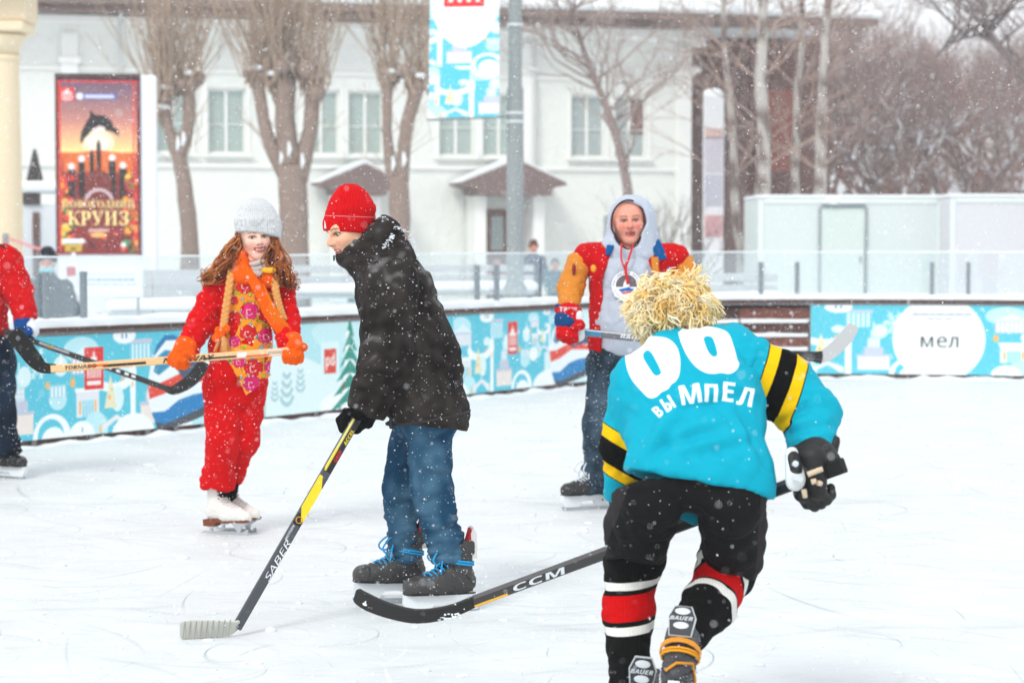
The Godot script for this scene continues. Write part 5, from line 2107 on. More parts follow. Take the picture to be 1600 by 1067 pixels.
	for q in [[1190, 1480, 46.0, 0.06], [1493, 1790, 45.0, 0.06]]:
		var x0: float = (q[0] - 800) * q[2] / 3600.0
		var x1: float = (q[1] - 800) * q[2] / 3600.0
		var cab := thing("site_cabin", ["pale grey-green cabin with a framed door behind the glass", "pale lilac-grey cabin cut off by the right edge"][k], "cabin", Vector3((x0 + x1) * 0.5, 0, -q[2]), "cabins behind the rink")
		cab.rotation.y = q[3] * 0.4
		var w := x1 - x0
		var bd := MB.new()
		bd.bx(Vector3(0, 1.28, -1.2), Vector3(w, 2.3, 2.4), 0.03)
		part(cab, "body", bd.mesh(), mat([Color(0.81, 0.845, 0.84), Color(0.82, 0.82, 0.84)][k], 0.6))
		var ed := MB.new()
		for e in [-1.0, 1.0]:
			ed.bx(Vector3(e * (w * 0.5 - 0.04), 1.28, 0.012), Vector3(0.1, 2.26, 0.03), 0.008)
		ed.bx(Vector3(0, 2.38, 0.014), Vector3(w - 0.2, 0.1, 0.03), 0.008)
		part(cab, "frame", ed.mesh(), mat(Color(0.86, 0.89, 0.88), 0.6))
		var rs2 := MB.new()
		rs2.bx(Vector3(0, 2.47, -1.2), Vector3(w + 0.03, 0.07, 2.44), 0.03)
		part(cab, "roof_snow", rs2.mesh(), snow)
		if k == 0:
			var dx := (1323 - 800) * 46.0 / 3600.0 - (x0 + x1) * 0.5
			var df := MB.new()
			for e in [-1.0, 1.0]:
				df.bx(Vector3(dx + e * 0.47, 1.2, 0.03), Vector3(0.05, 2.1, 0.06), 0.008)
			df.bx(Vector3(dx, 2.265, 0.03), Vector3(0.89, 0.05, 0.06), 0.008)
			var dp := part(cab, "door", df.mesh(), mat(Color(0.56, 0.60, 0.62), 0.6))
			var dl := MB.new()
			dl.bx(Vector3(dx, 1.2, 0.02), Vector3(0.88, 2.07, 0.03), 0.005)
			part(dp, "leaf", dl.mesh(), mat(Color(0.79, 0.84, 0.82), 0.6))
			var hd := MB.new()
			hd.bx(Vector3(dx + 0.36, 1.2, 0.05), Vector3(0.04, 0.12, 0.03), 0.005)
			part(dp, "handle", hd.mesh(), mat(Color(0.4, 0.42, 0.43), 0.5))
			var ln := MB.new()
			ln.bx(Vector3(dx + 0.0, 2.36, 0.07), Vector3(0.9, 0.05, 0.14), 0.02)
			ln.ball(Vector3(dx - 0.2, 2.40, 0.1), Vector3(0.16, 0.10, 0.08), 8, 5)
			part(dp, "snow", ln.mesh(), snow)
		k += 1

	# the tall advertising pylon between the pillars
	var py := thing("pylon_sign", "tall narrow faded advertising pylon between dark pillars", "sign", Vector3(5.1262, -0.4431, -58))
	var pb := MB.new()
	pb.bx(Vector3(0, 2.85, 0), Vector3(0.52, 5.7, 0.2), 0.02)
	part(py, "case", pb.mesh(), mat(Color(0.86, 0.86, 0.87), 0.7))
	for q in [[4.2, 0.9, Color(0.74, 0.72, 0.76)], [4.75, 0.25, Color(0.80, 0.68, 0.65)], [3.3, 0.8, Color(0.70, 0.70, 0.74)], [2.4, 0.55, Color(0.78, 0.60, 0.61)]]:
		var pp := MB.new()
		pp.bx(Vector3(0, q[0], 0.104), Vector3(0.46, q[1], 0.01))
		part(py, "printed_panel", pp.mesh(), mat(q[2], 0.7))
	var pc := MB.new()
	pc.ball(Vector3(0, 5.74, 0), Vector3(0.27, 0.16, 0.13), 10, 6)
	part(py, "snow_cap", pc.mesh(), snow)

func build_trees() -> void:
	pollard("leftmost pollarded tree, two slender limbs, right of the poster", Vector3(-6.5799, 0, -45.9712), [Vector3(0, 0, 0), Vector3(0.0733, 1.5063, 0), Vector3(-0.0343, 2.6522, 0), Vector3(-0.1445, 3.3513, 0)], [0.24, 0.19, 0.17, 0.15],
		[[[Vector3(-0.1198, 3.2242, 0), Vector3(-0.3449, 3.8591, 0), Vector3(-0.442, 4.5565, 0)], [0.13, 0.11, 0.12]], [[Vector3(-0.1067, 3.2878, 0), Vector3(0.0764, 4.0494, 0), Vector3(0.043, 4.8099, 0)], [0.15, 0.13, 0.15]], [[Vector3(-0.0096, 2.525, 0), Vector3(-0.2714, 3.4148, 0), Vector3(-0.4698, 4.2016, 0)], [0.07, 0.07, 0.08]]], 2.6, 51)
	pollard("stoutest pollarded tree with three thick limbs, above the girl", Vector3(-4.4079, 0, -45.9712), [Vector3(0, 0, 0), Vector3(-0.0064, 1.5063, 0), Vector3(-0.0026, 2.3978, 0), Vector3(-0.0506, 3.0972, 0)], [0.38, 0.31, 0.30, 0.31],
		[[[Vector3(-0.1789, 2.9065, 0), Vector3(-0.5317, 3.7322, 0), Vector3(-0.7549, 4.9366, 0)], [0.17, 0.14, 0.13]], [[Vector3(-0.0765, 3.0082, 0), Vector3(-0.1738, 4.0494, 0), Vector3(-0.1192, 4.9112, 0)], [0.24, 0.21, 0.20]], [[Vector3(0.1009, 2.7794, 0), Vector3(0.3343, 3.7956, 0), Vector3(0.4143, 4.7466, 0)], [0.20, 0.16, 0.17]], [[Vector3(-0.0477, 3.7956, 0), Vector3(-0.3248, 4.4298, 0), Vector3(-0.4502, 4.8352, 0)], [0.10, 0.09, 0.11]]], 3.2, 52)
	pollard("forked pollarded tree behind the jacketed man's hood", Vector3(-2.2742, 0, -45.9712), [Vector3(0, 0, 0), Vector3(0.0033, 1.5063, 0), Vector3(0.0052, 2.3978, 0), Vector3(-0.0447, 2.8811, 0)], [0.26, 0.22, 0.22, 0.2],
		[[[Vector3(-0.1215, 2.7158, 0), Vector3(-0.2463, 3.7956, 0), Vector3(-0.2183, 4.8732, 0)], [0.13, 0.11, 0.12]], [[Vector3(0.0315, 2.7794, 0), Vector3(0.1613, 3.9225, 0), Vector3(0.3919, 4.7466, 0)], [0.17, 0.14, 0.16]]], 3.4, 53)

	# the thin leaning tree before the right windows
	var t := thing("slender_tree", "thin bare tree leaning left before the building's right windows", "tree", Vector3(2.552, 0, -48.3322))
	var wood := MB.new()
	var tw := MB.new()
	var rng := ranks(61)
	var stem := spline([Vector3(0, 0, 0), Vector3(-0.0587, 2.1727, 0), Vector3(-0.2084, 3.2424, 0), Vector3(-0.5184, 4.3101, 0), Vector3(-0.881, 5.176, 0), Vector3(-1.1494, 5.9741, 0), Vector3(-1.2703, 6.572, 0)], 4)
	wood.tube(stem, ramp(0.13, 0.035, stem.size()), 7)
	for i in 30:
		var q: Vector3 = stem[rng.randi_range(7, stem.size() - 2)]
		var a := rng.randf() * TAU
		grow(wood, tw, q, Vector3(cos(a), rng.randf_range(0.2, 1.0), sin(a) * 0.7).normalized(), rng.randf_range(0.5, 1.1), 0.032, 4, rng, 0.42, 0.25)
	part(t, "trunk", wood.mesh(), rough_bark(Color(0.56, 0.49, 0.47)))
	part(t, "twigs", tw.mesh(), mat(Color(0.66, 0.59, 0.56), 0.9))
	# a low bare bush beneath it
	var bu := thing("bare_bush", "low bare bush at the wall right of the hooded man", "bush", Vector3(3.4437, 0, -49.174))
	tw = MB.new()
	for i in 12:
		var a := rng.randf() * TAU
		grow(tw, tw, Vector3(cos(a) * 0.15, 0, sin(a) * 0.15), Vector3(cos(a) * 0.7, 1.0, sin(a) * 0.5).normalized(), 0.9, 0.028, 4, rng, 0.42, 0.1)
	part(bu, "branches", tw.mesh(), mat(Color(0.38, 0.32, 0.30), 0.9))

	# birches in front of the brown wing
	var k := 0
	for q in [[1196, 56.0, 30.0, 0.0], [1249, 59.0, 18.0, 0.1], [1284, 57.0, 24.0, 0.3], [1160, 60.0, 16.0, -0.6]]:
		var bt := thing("birch_tree", ["pale birch trunk nearest the tall pylon sign, thickest of its row", "thin white birch trunk before the red brick", "pale birch with patchy bark at the right end of its row", "thin leaning birch just right of the pylon sign"][k], "tree", Vector3((q[0] - 800) * q[1] / 3600.0, 0, -q[1]), "birches by the brown wing")
		k += 1
		var st := [Vector3.ZERO]
		for i in 9:
			st.append(Vector3(rng.randfn(0, 0.03) + q[3] * 0.12 * i, 1.1 * (i + 1), rng.randfn(0, 0.04)))
		var bw := MB.new()
		var r: float = q[2] / 3600.0 * q[1] * 0.5
		bw.tube(spline(st, 4), ramp(r, r * 0.35, 37), 9)
		bw.paint(func(v, n):
			var d := nz.get_noise_3d(v.x * 2.0, v.y * 5.0, v.z * 2.0) + 0.5 * nz.get_noise_3d(v.x * 5.0, v.y * 1.3, v.z * 5.0)
			return lin(0.46, 0.40, 0.37) if d > 0.28 else lin(0.72, 0.695, 0.67))
		part(bt, "trunk", bw.mesh(), painted(0.9))
		var br := MB.new()
		for i in 26:
			var a := rng.randf() * TAU
			grow(br, br, st[rng.randi_range(3, 9)], Vector3(cos(a), 0.8, sin(a)).normalized(), 1.1, 0.035, 3, rng, 0.35, 0.1)
		part(bt, "branches", br.mesh(), mat(Color(0.66, 0.565, 0.52), 0.9))

	# the grove on the right: four kinds, set out one by one
	var kinds := []
	var frosty := mat(Color(0.90, 0.92, 0.94), 0.9)
	for i in 4:
		var w := MB.new()
		var tg := MB.new()
		var rg := ranks(80 + i)
		var h := 1.5
		frost = MB.new()
		w.tube([Vector3.ZERO, Vector3(rg.randfn(0, 0.06), h, rg.randfn(0, 0.06))], [0.24, 0.2], 8)
		for j in 5:
			var a := TAU * j / 5.0 + rg.randf() * 0.8
			grow(w, tg, Vector3(0, h - 0.1 + rg.randf() * 0.3, 0), Vector3(cos(a) * 0.55, 1.0, sin(a) * 0.55).normalized(), 1.9, 0.12, 6, rg, 0.34, 0.22)
		kinds.append([w.mesh(), tg.mesh(), frost.mesh()])
		frost = null
	var bark := rough_bark(Color(0.53, 0.45, 0.43))
	var bark2 := rough_bark(Color(0.60, 0.46, 0.41))
	var twig := mat(Color(0.58, 0.495, 0.475), 0.95)
	var twig2 := mat(Color(0.63, 0.49, 0.445), 0.95)
	var spots := [[1320, 74.0, 1.0], [1366, 82.0, 1.05], [1412, 72.0, 0.98], [1460, 86.0, 1.12], [1505, 76.0, 1.0], [1550, 80.0, 1.1], [1590, 73.0, 0.95], [1632, 82.0, 1.15], [1340, 96.0, 1.2], [1398, 100.0, 1.22], [1440, 94.0, 1.15], [1488, 104.0, 1.28], [1536, 98.0, 1.25], [1580, 102.0, 1.3], [1624, 96.0, 1.25], [1300, 88.0, 1.1], [1270, 78.0, 1.25], [1225, 80.0, 1.3], [1180, 82.0, 1.35], [1130, 84.0, 1.35]]
	var where := ["over the left cabin end", "over the cabin door", "right of the cabin door", "over the gap between cabins", "over the second cabin", "at the right edge", "above the brown wing"]
	for i in spots.size():
		var q: Array = spots[i]
		var s: int = [0, 0, 1, 1, 2, 2, 3, 3, 4, 4, 5, 5, 5][clampi(int((q[0] - 1290) / 26.0), 0, 12)]
		if q[0] < 1290:
			s = 6
		var depth: String = "nearer" if q[1] < 78 else ("middle" if q[1] < 90 else "farther")
		var g := thing("bare_tree", "bare tree with %s twigs rising %s%s, %s row" % [["greyish", "reddish"][i % 2], where[s], {16: " near the birches", 17: " by the thickest birch", 18: " over the pylon", 19: " by the white building", 7: ", partly cut off", 14: ", cut off"}.get(i, ""), depth], "tree", Vector3((q[0] - 800) * q[1] / 3600.0, 0, -q[1]), "bare trees of the grove")
		g.rotation.y = i * 2.399
		g.scale = Vector3.ONE * q[2] * 1.06
		part(g, "trunk", kinds[i % 4][0], bark if i % 2 == 0 else bark2)
		part(g, "crown", kinds[i % 4][1], twig if i % 2 == 0 else twig2)
		part(g, "branch_snow", kinds[i % 4][2], frosty).set_meta("kind", "stuff")
	# the near gnarled bough at the upper right
	var gn := thing("gnarled_tree", "nearer gnarled tree with dark bent boughs at the upper right corner", "tree", Vector3(10.638, 0, -43.4921))
	wood = MB.new()
	tw = MB.new()
	var bole := spline([Vector3(0, 0, 0), Vector3(-0.1713, 2.4735, 0), Vector3(-0.5237, 3.9157, 0), Vector3(-0.9414, 4.755, 0), Vector3(-1.3794, 5.2818, 0), Vector3(-1.6239, 5.7125, 0), Vector3(-1.6774, 6.31, 0)], 4)
	wood.tube(bole, ramp(0.13, 0.03, bole.size()), 8)
	var bough := spline([Vector3(-1.4037, 5.3058, 0), Vector3(-1.7419, 5.4733, 0), Vector3(-2.2217, 5.3536, 0), Vector3(-2.5801, 5.0664, 0)], 4)
	wood.tube(bough, ramp(0.035, 0.015, bough.size()), 6)
	for i in 34:
		var q: Vector3 = bole[rng.randi_range(10, bole.size() - 1)] if i % 3 else bough[rng.randi_range(2, bough.size() - 1)]
		var a := rng.randf() * TAU
		grow(wood, tw, q, Vector3(cos(a), 0.7, sin(a) * 0.5).normalized(), rng.randf_range(0.5, 1.0), 0.035, 4, rng, 0.5, 0.15)
	part(gn, "trunk", wood.mesh(), rough_bark(Color(0.46, 0.41, 0.40)))
	part(gn, "twigs", tw.mesh(), mat(Color(0.56, 0.50, 0.49), 0.9))

func build_people() -> void:
	make_forward()
	make_jacket_man()
	make_girl()
	make_hooded_man()
	make_edge_skater()
	make_bystanders()

const CYAN := Color(0.0, 0.635, 0.735)

# ---------------------------------------------------------------- the player in the turquoise jersey, bent forward, back to us
func make_forward() -> void:
	var p := thing("person", "player in turquoise number 00 jersey and shaggy blond wig, bending forward", "person", Vector3(0.3546, 0, -6.8369))
	var sh_r := [Vector3(0.3551, 1.186, -0.25), Vector3(0.492, 1.1136, -0.27), Vector3(0.5775, 1.0326, -0.24), Vector3(0.5637, 0.8998, -0.1)]
	var sh_l := [Vector3(0.0187, 1.0794, -0.22), Vector3(-0.0017, 0.9496, -0.24), Vector3(-0.0033, 0.7925, -0.32)]
	var leg_l := [Vector3(0.0936, 0.7794, 0), Vector3(0.0241, 0.5446, -0.3), Vector3(0.0074, 0.4106, -0.2), Vector3(0.0005, 0.2278, -0.02)]
	var leg_r := [Vector3(0.2843, 0.7794, 0), Vector3(0.3243, 0.5329, -0.27), Vector3(0.2503, 0.4563, -0.1), Vector3(0.1609, 0.3791, 0.06)]
	var neck := Vector3(0.1912, 1.2429, -0.3)
	var hd := Transform3D(frame(Vector3(-0.25, -0.30, -1)).scaled(Vector3.ONE * 0.84), Vector3(0.1563, 1.3188, -0.4))
	body(p, [[[Vector3(0.2014, 0.871, -0.04), Vector3(0.2036, 1.1102, -0.2)], [0.09, 0.09]], [[neck, Vector3(0.167, 1.2994, -0.38)], [0.045, 0.045]], [sh_r, [0.05, 0.04, 0.035, 0.03]], [[sh_l[0], sh_l[1]], [0.05, 0.035]], [leg_l, [0.06, 0.04, 0.035, 0.03]], [leg_r, [0.06, 0.04, 0.035, 0.03]]], hd, {"skin": lin(0.84, 0.62, 0.53), "h": 0.006, "ears": false})

	# jersey
	var tor := Field.new()
	tor.cone(Vector3(0.2151, 0.85, -0.02), Vector3(0.2072, 1.0731, -0.17), 0.142, 0.137, 0.05, Vector3.RIGHT, 1.5)
	tor.cone(Vector3(0.2072, 1.0731, -0.17), Vector3(0.207, 1.1581, -0.22), 0.137, 0.12, 0.05, Vector3.RIGHT, 1.42)
	tor.cone(Vector3(0.0539, 1.1266, -0.22), Vector3(0.3561, 1.1854, -0.26), 0.093, 0.098, 0.06)
	tor.cone(Vector3(0.1364, 1.2042, -0.28), Vector3(0.3243, 1.221, -0.3), 0.086, 0.082, 0.05)
	tor.cone(Vector3(0.0377, 1.1056, -0.21), Vector3(0.0149, 1.0065, -0.22), 0.080, 0.068, 0.05)
	tor.cone(Vector3(0.3144, 0.8826, -0.02), Vector3(0.3396, 0.8059, -0.02), 0.092, 0.092, 0.06)
	tor.cone(Vector3(0.1041, 0.9114, -0.02), Vector3(0.0889, 0.8538, -0.02), 0.092, 0.092, 0.06)
	tor.cut(Vector3(0.2052, 0.8588, 0.1), Vector3(-0.19, -0.93, 0.18))
	var tm := tor.mesh(0.0085)
	var jf_lines := [[Vector3(-0.004, 0.9209, 0), Vector3(0.0909, 1.0508, 0)], [Vector3(0.0266, 0.8846, 0), Vector3(0.1822, 1.0661, 0)], [Vector3(0.1023, 1.0661, 0), Vector3(0.3496, 1.0928, 0)], [Vector3(0.4173, 0.8846, 0), Vector3(0.3307, 1.0661, 0)], [Vector3(0.1408, 0.9286, 0), Vector3(0.3921, 0.9706, 0)], [Vector3(0.2542, 1.15, 0), Vector3(0.3878, 1.0661, 0)], [Vector3(0.0455, 0.9515, 0), Vector3(0.2928, 1.0126, 0)]]
	var flow := Vector3(1, -0.55, 0.2).normalized()
	tm.swell(func(v, n):
		var low := clampf((0.88 - v.y) * 4.0, 0.15, 1.0)
		var s := v.dot(flow) as float
		var hem := clampf((v.y - 0.80) * 12.0, 0.0, 1.0)
		var d := 0.026 * low * crease(Vector3(v.x - v.y * 0.9, v.y * 0.35 + v.x * 0.3, v.z), Vector3(5.0, 5.0, 3.0), 2.0)
		return (0.25 + 0.75 * hem) * (d + 0.013 * furrows(v, jf_lines, 0.016) + 0.006 * crease(Vector3(v.x + v.y * 0.7, v.y, v.z), Vector3(10, 7, 8), 5.0)))
	var a0 := Vector3(-0.1039, 1.3485, -0.1)
	var a1 := Vector3(0.4774, 0.7678, -0.1)
	tm.uv.resize(tm.v.size())
	for i in tm.v.size():
		tm.uv[i] = Vector2((tm.v[i].x - a0.x) / (a1.x - a0.x), (a0.y - tm.v[i].y) / (a0.y - a1.y))
	var cv := Canvas.new(900, 900, CYAN, self)
	var put := func(list: Array) -> PackedVector2Array:      # points drawn on a pattern 4.21 units to the unit of cloth
		var r := PackedVector2Array()
		var vv := []
		for q in list:
			vv.append(Vector3(q[0], q[1], 0))
		vv.append(vv[0])
		for q in spline(vv, 5):
			r.append(Vector2((q.x / 4.21 + 860 - 930) * 3, (q.y / 4.21 + 500 - 490) * 3))
		return r
	var wh := Color(0.93, 0.95, 0.97)
	cv.poly(put.call([[560, 165], [640, 130], [720, 118], [800, 130], [850, 180], [866, 260], [858, 340], [836, 390], [800, 418], [780, 446], [738, 468], [700, 500], [652, 508], [600, 460], [550, 400], [520, 330], [510, 250], [526, 195]]), wh)
	cv.poly(put.call([[630, 232], [655, 209], [686, 226], [735, 330], [726, 358], [695, 362], [665, 320], [632, 262]]), CYAN)
	cv.poly(put.call([[870, 92], [920, 60], [1000, 52], [1100, 55], [1180, 75], [1215, 110], [1235, 180], [1250, 260], [1262, 292], [1240, 330], [1190, 352], [1130, 344], [1080, 350], [1020, 340], [960, 300], [910, 230], [880, 150]]), wh)
	cv.poly(put.call([[1035, 132], [1050, 114], [1088, 118], [1105, 150], [1118, 220], [1106, 240], [1080, 238], [1052, 200]]), CYAN)
	for q in [["В", 706, 592, -0.75, 15.0, 0.9], ["Ы", 772, 540, -0.55, 19.0, 0.85], ["М", 920, 478, -0.16, 27.0, 1.05], ["П", 1056, 472, 0.04, 25.0, 1.0], ["Е", 1174, 466, 0.13, 27.0, 1.05], ["Л", 1290, 500, 0.22, 26.0, 1.05]]:
		var c := Vector2((q[1] / 4.21 - 70) * 3, (q[2] / 4.21 + 10) * 3)
		cv.text(q[0], c.x, c.y, q[4] * 3.3, wh, "Droid Sans", true, q[5], q[3])
		cv.text(q[0], c.x + 2.5, c.y, q[4] * 3.3, wh, "Droid Sans", true, q[5], q[3])
	for q in [[965, 548, -0.62], [984, 537, -0.5], [1004, 528, -0.42], [1026, 521, -0.3], [1046, 516, -0.2], [1066, 513, -0.12], [1092, 510, -0.05], [1114, 509, 0.0], [1136, 508, 0.02]]:
		for e in 2:
			var c := Vector2((q[0] + e * 8 - 930) * 3, (q[1] - e * 3 - 490) * 3)
			cv.poly(PackedVector2Array([c + Vector2(-11, -5).rotated(q[2]), c + Vector2(9, -6).rotated(q[2]), c + Vector2(11, 5).rotated(q[2]), c + Vector2(-9, 7).rotated(q[2])]), wh)
	var jm := cloth(Color.WHITE, "fuzz", 12.0, 0.25)
	jm.uv1_triplanar = false
	jm.uv1_scale = Vector3.ONE
	jm.normal_enabled = false
	jm.albedo_texture = cv.texture()
	jm.texture_repeat = false
	jm.roughness = 0.7
	var nn := tm.normals()
	var side := PackedFloat32Array()
	for i in nn.size():
		side.append(nn[i].z + nn[i].y * 0.35)
	tm.nrm = nn
	var halves := tm.split(side, -0.06)
	var cy := cloth(CYAN, "fuzz", 12.0, 0.25)
	cy.roughness = 0.7
	part(p, "jersey", halves[0].mesh(), cy)
	part(p, "jersey_back", halves[1].mesh(), jm)
	var yellow := cloth(Color(0.93, 0.74, 0.03), "fuzz", 12.0, 0.25)
	var black := cloth(Color(0.035, 0.035, 0.04), "fuzz", 12.0, 0.4)
	var sl := [
		[sh_r, [0.103, 0.102, 0.082, 0.067], sh_r[0], Vector3(0.94, -0.34, 0), [0.064, 0.068, 0.104, 0.108, 0.156, 0.160, 0.197, 0.201], Vector3(0.5677, 0.8882, -0.1), Vector3(-0.12, -1, 0.15)],
		[sh_l, [0.070, 0.068, 0.060], Vector3(0.0283, 1.1443, -0.22), Vector3(-0.50, -0.86, 0), [0.165, 0.168, 0.203, 0.206, 0.268, 0.271, 0.302, 0.305], Vector3(-0.0082, 0.7527, -0.3), Vector3(0, -1, 0)]]
	for q in sl:
		var f := Field.new()
		f.chain(q[0], q[1], 0.04)
		f.cut(q[5], q[6])
		var m := f.mesh(0.0085)
		m.swell(func(v, n): return 0.007 * crease(v, Vector3(8, 8, 8), 3.0) + 0.003 * crease(v, Vector3(17, 20, 17), 8.0) + 0.010 * furrows(v, [[Vector3(0.4681, 1.005, 0), Vector3(0.5781, 1.0661, 0)], [Vector3(0.4797, 0.9706, 0), Vector3(0.607, 1.0126, 0)], [Vector3(0.3684, 1.1423, 0), Vector3(0.4156, 1.2185, 0)], [Vector3(0.4932, 0.9401, 0), Vector3(0.5979, 0.9515, 0)]], 0.013))
		m.nrm = m.normals()
		var rest := m
		var mats := [cy, black, yellow, black, black, black, yellow, black, cy]
		var names := ["sleeve", "stripe_edge", "sleeve_stripe", "stripe_edge", "sleeve_band", "stripe_edge", "sleeve_stripe", "stripe_edge", "sleeve_cuff"]
		for k in 9:
			if k < 8:
				var val := PackedFloat32Array()
				for v in rest.v:
					val.append((v - q[2]).dot(q[3]))
				var two := rest.split(val, q[4][k])
				part(p, names[k], two[0].mesh(), mats[k])
				rest = two[1]
			else:
				part(p, names[k], rest.mesh(), mats[k])
	# a corner of the jersey's front hangs below the crotch
	var tail := Field.new()
	tail.cone(Vector3(0.1755, 0.7365, -0.2), Vector3(0.2109, 0.707, -0.2), 0.03, 0.02, 0.02, Vector3.BACK, 0.5)
	wear(p, "jersey_tail", tail, 0.007, cy, 0.0)

	# padded trousers
	var pm := cloth(Color(0.075, 0.075, 0.08), "twill", 16.0, 0.3)
	pm.roughness = 0.75
	var pf := Field.new()
	pf.cone(Vector3(0.1233, 0.8577, -0.02), Vector3(0.2993, 0.8423, -0.02), 0.104, 0.104, 0.03)
	pf.chain([Vector3(0.0611, 0.8138, 0), Vector3(0.0361, 0.6432, -0.16), Vector3(0.0268, 0.573, -0.24)], [0.108, 0.093, 0.088], 0.016)
	pf.chain([Vector3(0.3051, 0.8138, 0), Vector3(0.3271, 0.6459, -0.14), Vector3(0.3352, 0.5521, -0.22)], [0.106, 0.092, 0.082], 0.016)
	pf.cone(Vector3(-0.0381, 0.7314, -0.08), Vector3(-0.0303, 0.6393, -0.16), 0.028, 0.026, 0.04)
	pf.cone(Vector3(0.3844, 0.7299, -0.06), Vector3(0.3918, 0.5843, -0.16), 0.026, 0.022, 0.04)
	pf.cut(Vector3(0.0328, 0.5967, -0.1), Vector3(-0.15, -1, 0.25))
	pf.cut(Vector3(0.2088, 0.889, 0.1), Vector3(-0.15, 1, -0.3))
	var pmesh := pf.mesh(0.0085)
	pmesh.swell(func(v, n): return 0.007 * crease(v, Vector3(6, 9, 6), 1.0) + 0.002 * crease(v, Vector3(20, 20, 20), 6.0))
	pmesh.nrm = pmesh.normals()
	var val2 := PackedFloat32Array()
	var cl := Vector3(-0.0189, 0.7602, 0).x
	var cr := Vector3(0.3893, 0.7602, 0).x
	for v in pmesh.v:
		val2.append(maxf(cl - v.x - (0.80 - v.y) * 0.28, v.x - cr - (0.80 - v.y) * 0.02))
	var ph := pmesh.split(val2, 0.0)
	specks(part(p, "trousers", ph[0].mesh(), pm), ph[0], 300, 205, 0.0018)
	part(p, "side_panels", ph[1].mesh(), cloth(Color(0.19, 0.18, 0.19), "twill", 16.0, 0.3))
	var seam := MB.new()
	var sp := [Vector3(0.2737, 0.5886, 0.02), Vector3(0.3032, 0.5862, 0.03), Vector3(0.3308, 0.581, 0.02)]
	# socks with white and red rings
	var red := cloth(Color(0.76, 0.03, 0.05), "knit", 14.0, 0.5)
	var white := cloth(Color(0.88, 0.88, 0.86), "knit", 14.0, 0.5)
	var sock := cloth(Color(0.05, 0.05, 0.05), "knit", 14.0, 0.5)
	var k2 := 0
	for q in [[leg_l, [0.095, 0.083, 0.077, 0.058], 0.0], [leg_r, [0.095, 0.083, 0.080, 0.058], 1.0]]:
		var f := Field.new()
		f.chain([q[0][0].lerp(q[0][1], 0.82), q[0][1], q[0][2], q[0][3]], q[1], 0.03)
		var m := f.mesh(0.008)
		m.swell(func(v, n): return 0.005 * crease(v, Vector3(7, 13, 7), 2.0 + q[2]))
		m.nrm = m.normals()
		var lev := []
		if q[2] < 0.5:
			lev = [Vector3(-0.0018, 0.5129, -0.1).y, Vector3(-0.0018, 0.4914, -0.1).y, Vector3(-0.0018, 0.4778, -0.1).y, Vector3(-0.0016, 0.4037, -0.1).y, Vector3(-0.0016, 0.39, -0.1).y, Vector3(-0.0015, 0.3666, -0.1).y]
		var rest := m
		var mats := [sock, white, sock, red, sock, white, sock]
		var names := ["sock", "white_ring", "dark_ring", "red_ring", "dark_ring", "white_ring", "sock"]
		var chain: Array = q[0]
		var d: Array = [chain[1], chain[2], chain[3]]
		for k in 7:
			if k == 6:
				part(p, names[k], rest.mesh(), mats[k])
				continue
			var val := PackedFloat32Array()
			for v in rest.v:
				if q[2] < 0.5:
					val.append(lev[0] - v.y + 0.10 * (v.x - chain[2].x))
				else:
					val.append(along(v, d))
			var cutat: float = (lev[0] - lev[k]) if q[2] < 0.5 else [0.070, 0.094, 0.104, 0.176, 0.190, 0.222][k]
			var two := rest.split(val, cutat)
			part(p, names[k], two[0].mesh(), mats[k])
			rest = two[1]
		k2 += 1
	# skates, seen from behind
	var st := boots_hockey(Color(0.20, 0.205, 0.22), Color(0.90, 0.62, 0.10))
	st["wrap"] = true
	st["bow"] = false
	var grey := mat(Color(0.16, 0.17, 0.19), 0.5)
	var pale := mat(Color(0.80, 0.83, 0.85), 0.5)
	var orange := mat(Color(0.86, 0.56, 0.10), 0.6)
	for q in [[Vector3(0.0447, 0.3334, 0.04), Vector3(0.12, -0.05, -1), Vector3(0.10, 1, -0.12)], [Vector3(0.158, 0.4766, 0.12), Vector3(0.10, -0.66, -0.75), Vector3(0.16, 0.76, -0.62)]]:
		var b := frame_xy(q[1], q[2])
		var tt := Transform3D(b, q[0] - b * Vector3(-0.11, 0.345, 0))
		var sk := skate(p, tt, st)
		var gd := MB.new()
		gd.prism(PackedVector2Array([Vector2(-0.034, 0.240), Vector2(-0.042, 0.30), Vector2(-0.026, 0.338), Vector2(0.026, 0.338), Vector2(0.042, 0.30), Vector2(0.034, 0.240)]), -0.004, 0.004, tt * Transform3D(Basis(Vector3(0, 0, 1), Vector3(-0.05, 1, 0).normalized(), Vector3(-1, -0.05, 0).normalized()), Vector3(-0.122, 0, 0)))
		part(sk, "tendon_guard", gd.mesh(), pale)
		var gi := MB.new()
		gi.prism(PackedVector2Array([Vector2(-0.031, 0.240), Vector2(-0.038, 0.30), Vector2(-0.0235, 0.334), Vector2(0.0235, 0.334), Vector2(0.038, 0.30), Vector2(0.031, 0.240)]), 0.0, 0.003, tt * Transform3D(Basis(Vector3(0, 0, 1), Vector3(-0.05, 1, 0).normalized(), Vector3(-1, -0.05, 0).normalized()), Vector3(-0.1275, 0, 0)))
		part(sk, "guard_face", gi.mesh(), grey)
		for e in 2:
			var pl := MB.new()
			pl.ball(tt * Vector3(-0.149 + e * 0.004, 0.316 - e * 0.046, 0), Vector3(0.024, 0.012, 0.002), 12, 6, b * Basis(Vector3(0, 0, 1), Vector3(0, 1, 0), Vector3(-1, 0, 0)))
			part(sk, "guard_patch", pl.mesh(), pale)
		inscribe(sk, "BAUER", tt * Vector3(-0.1475, 0.293, 0), b.z, -b.x, 0.013, pale, true, 1.2, 0.25)
		var cuff := MB.new()
		var cp := []
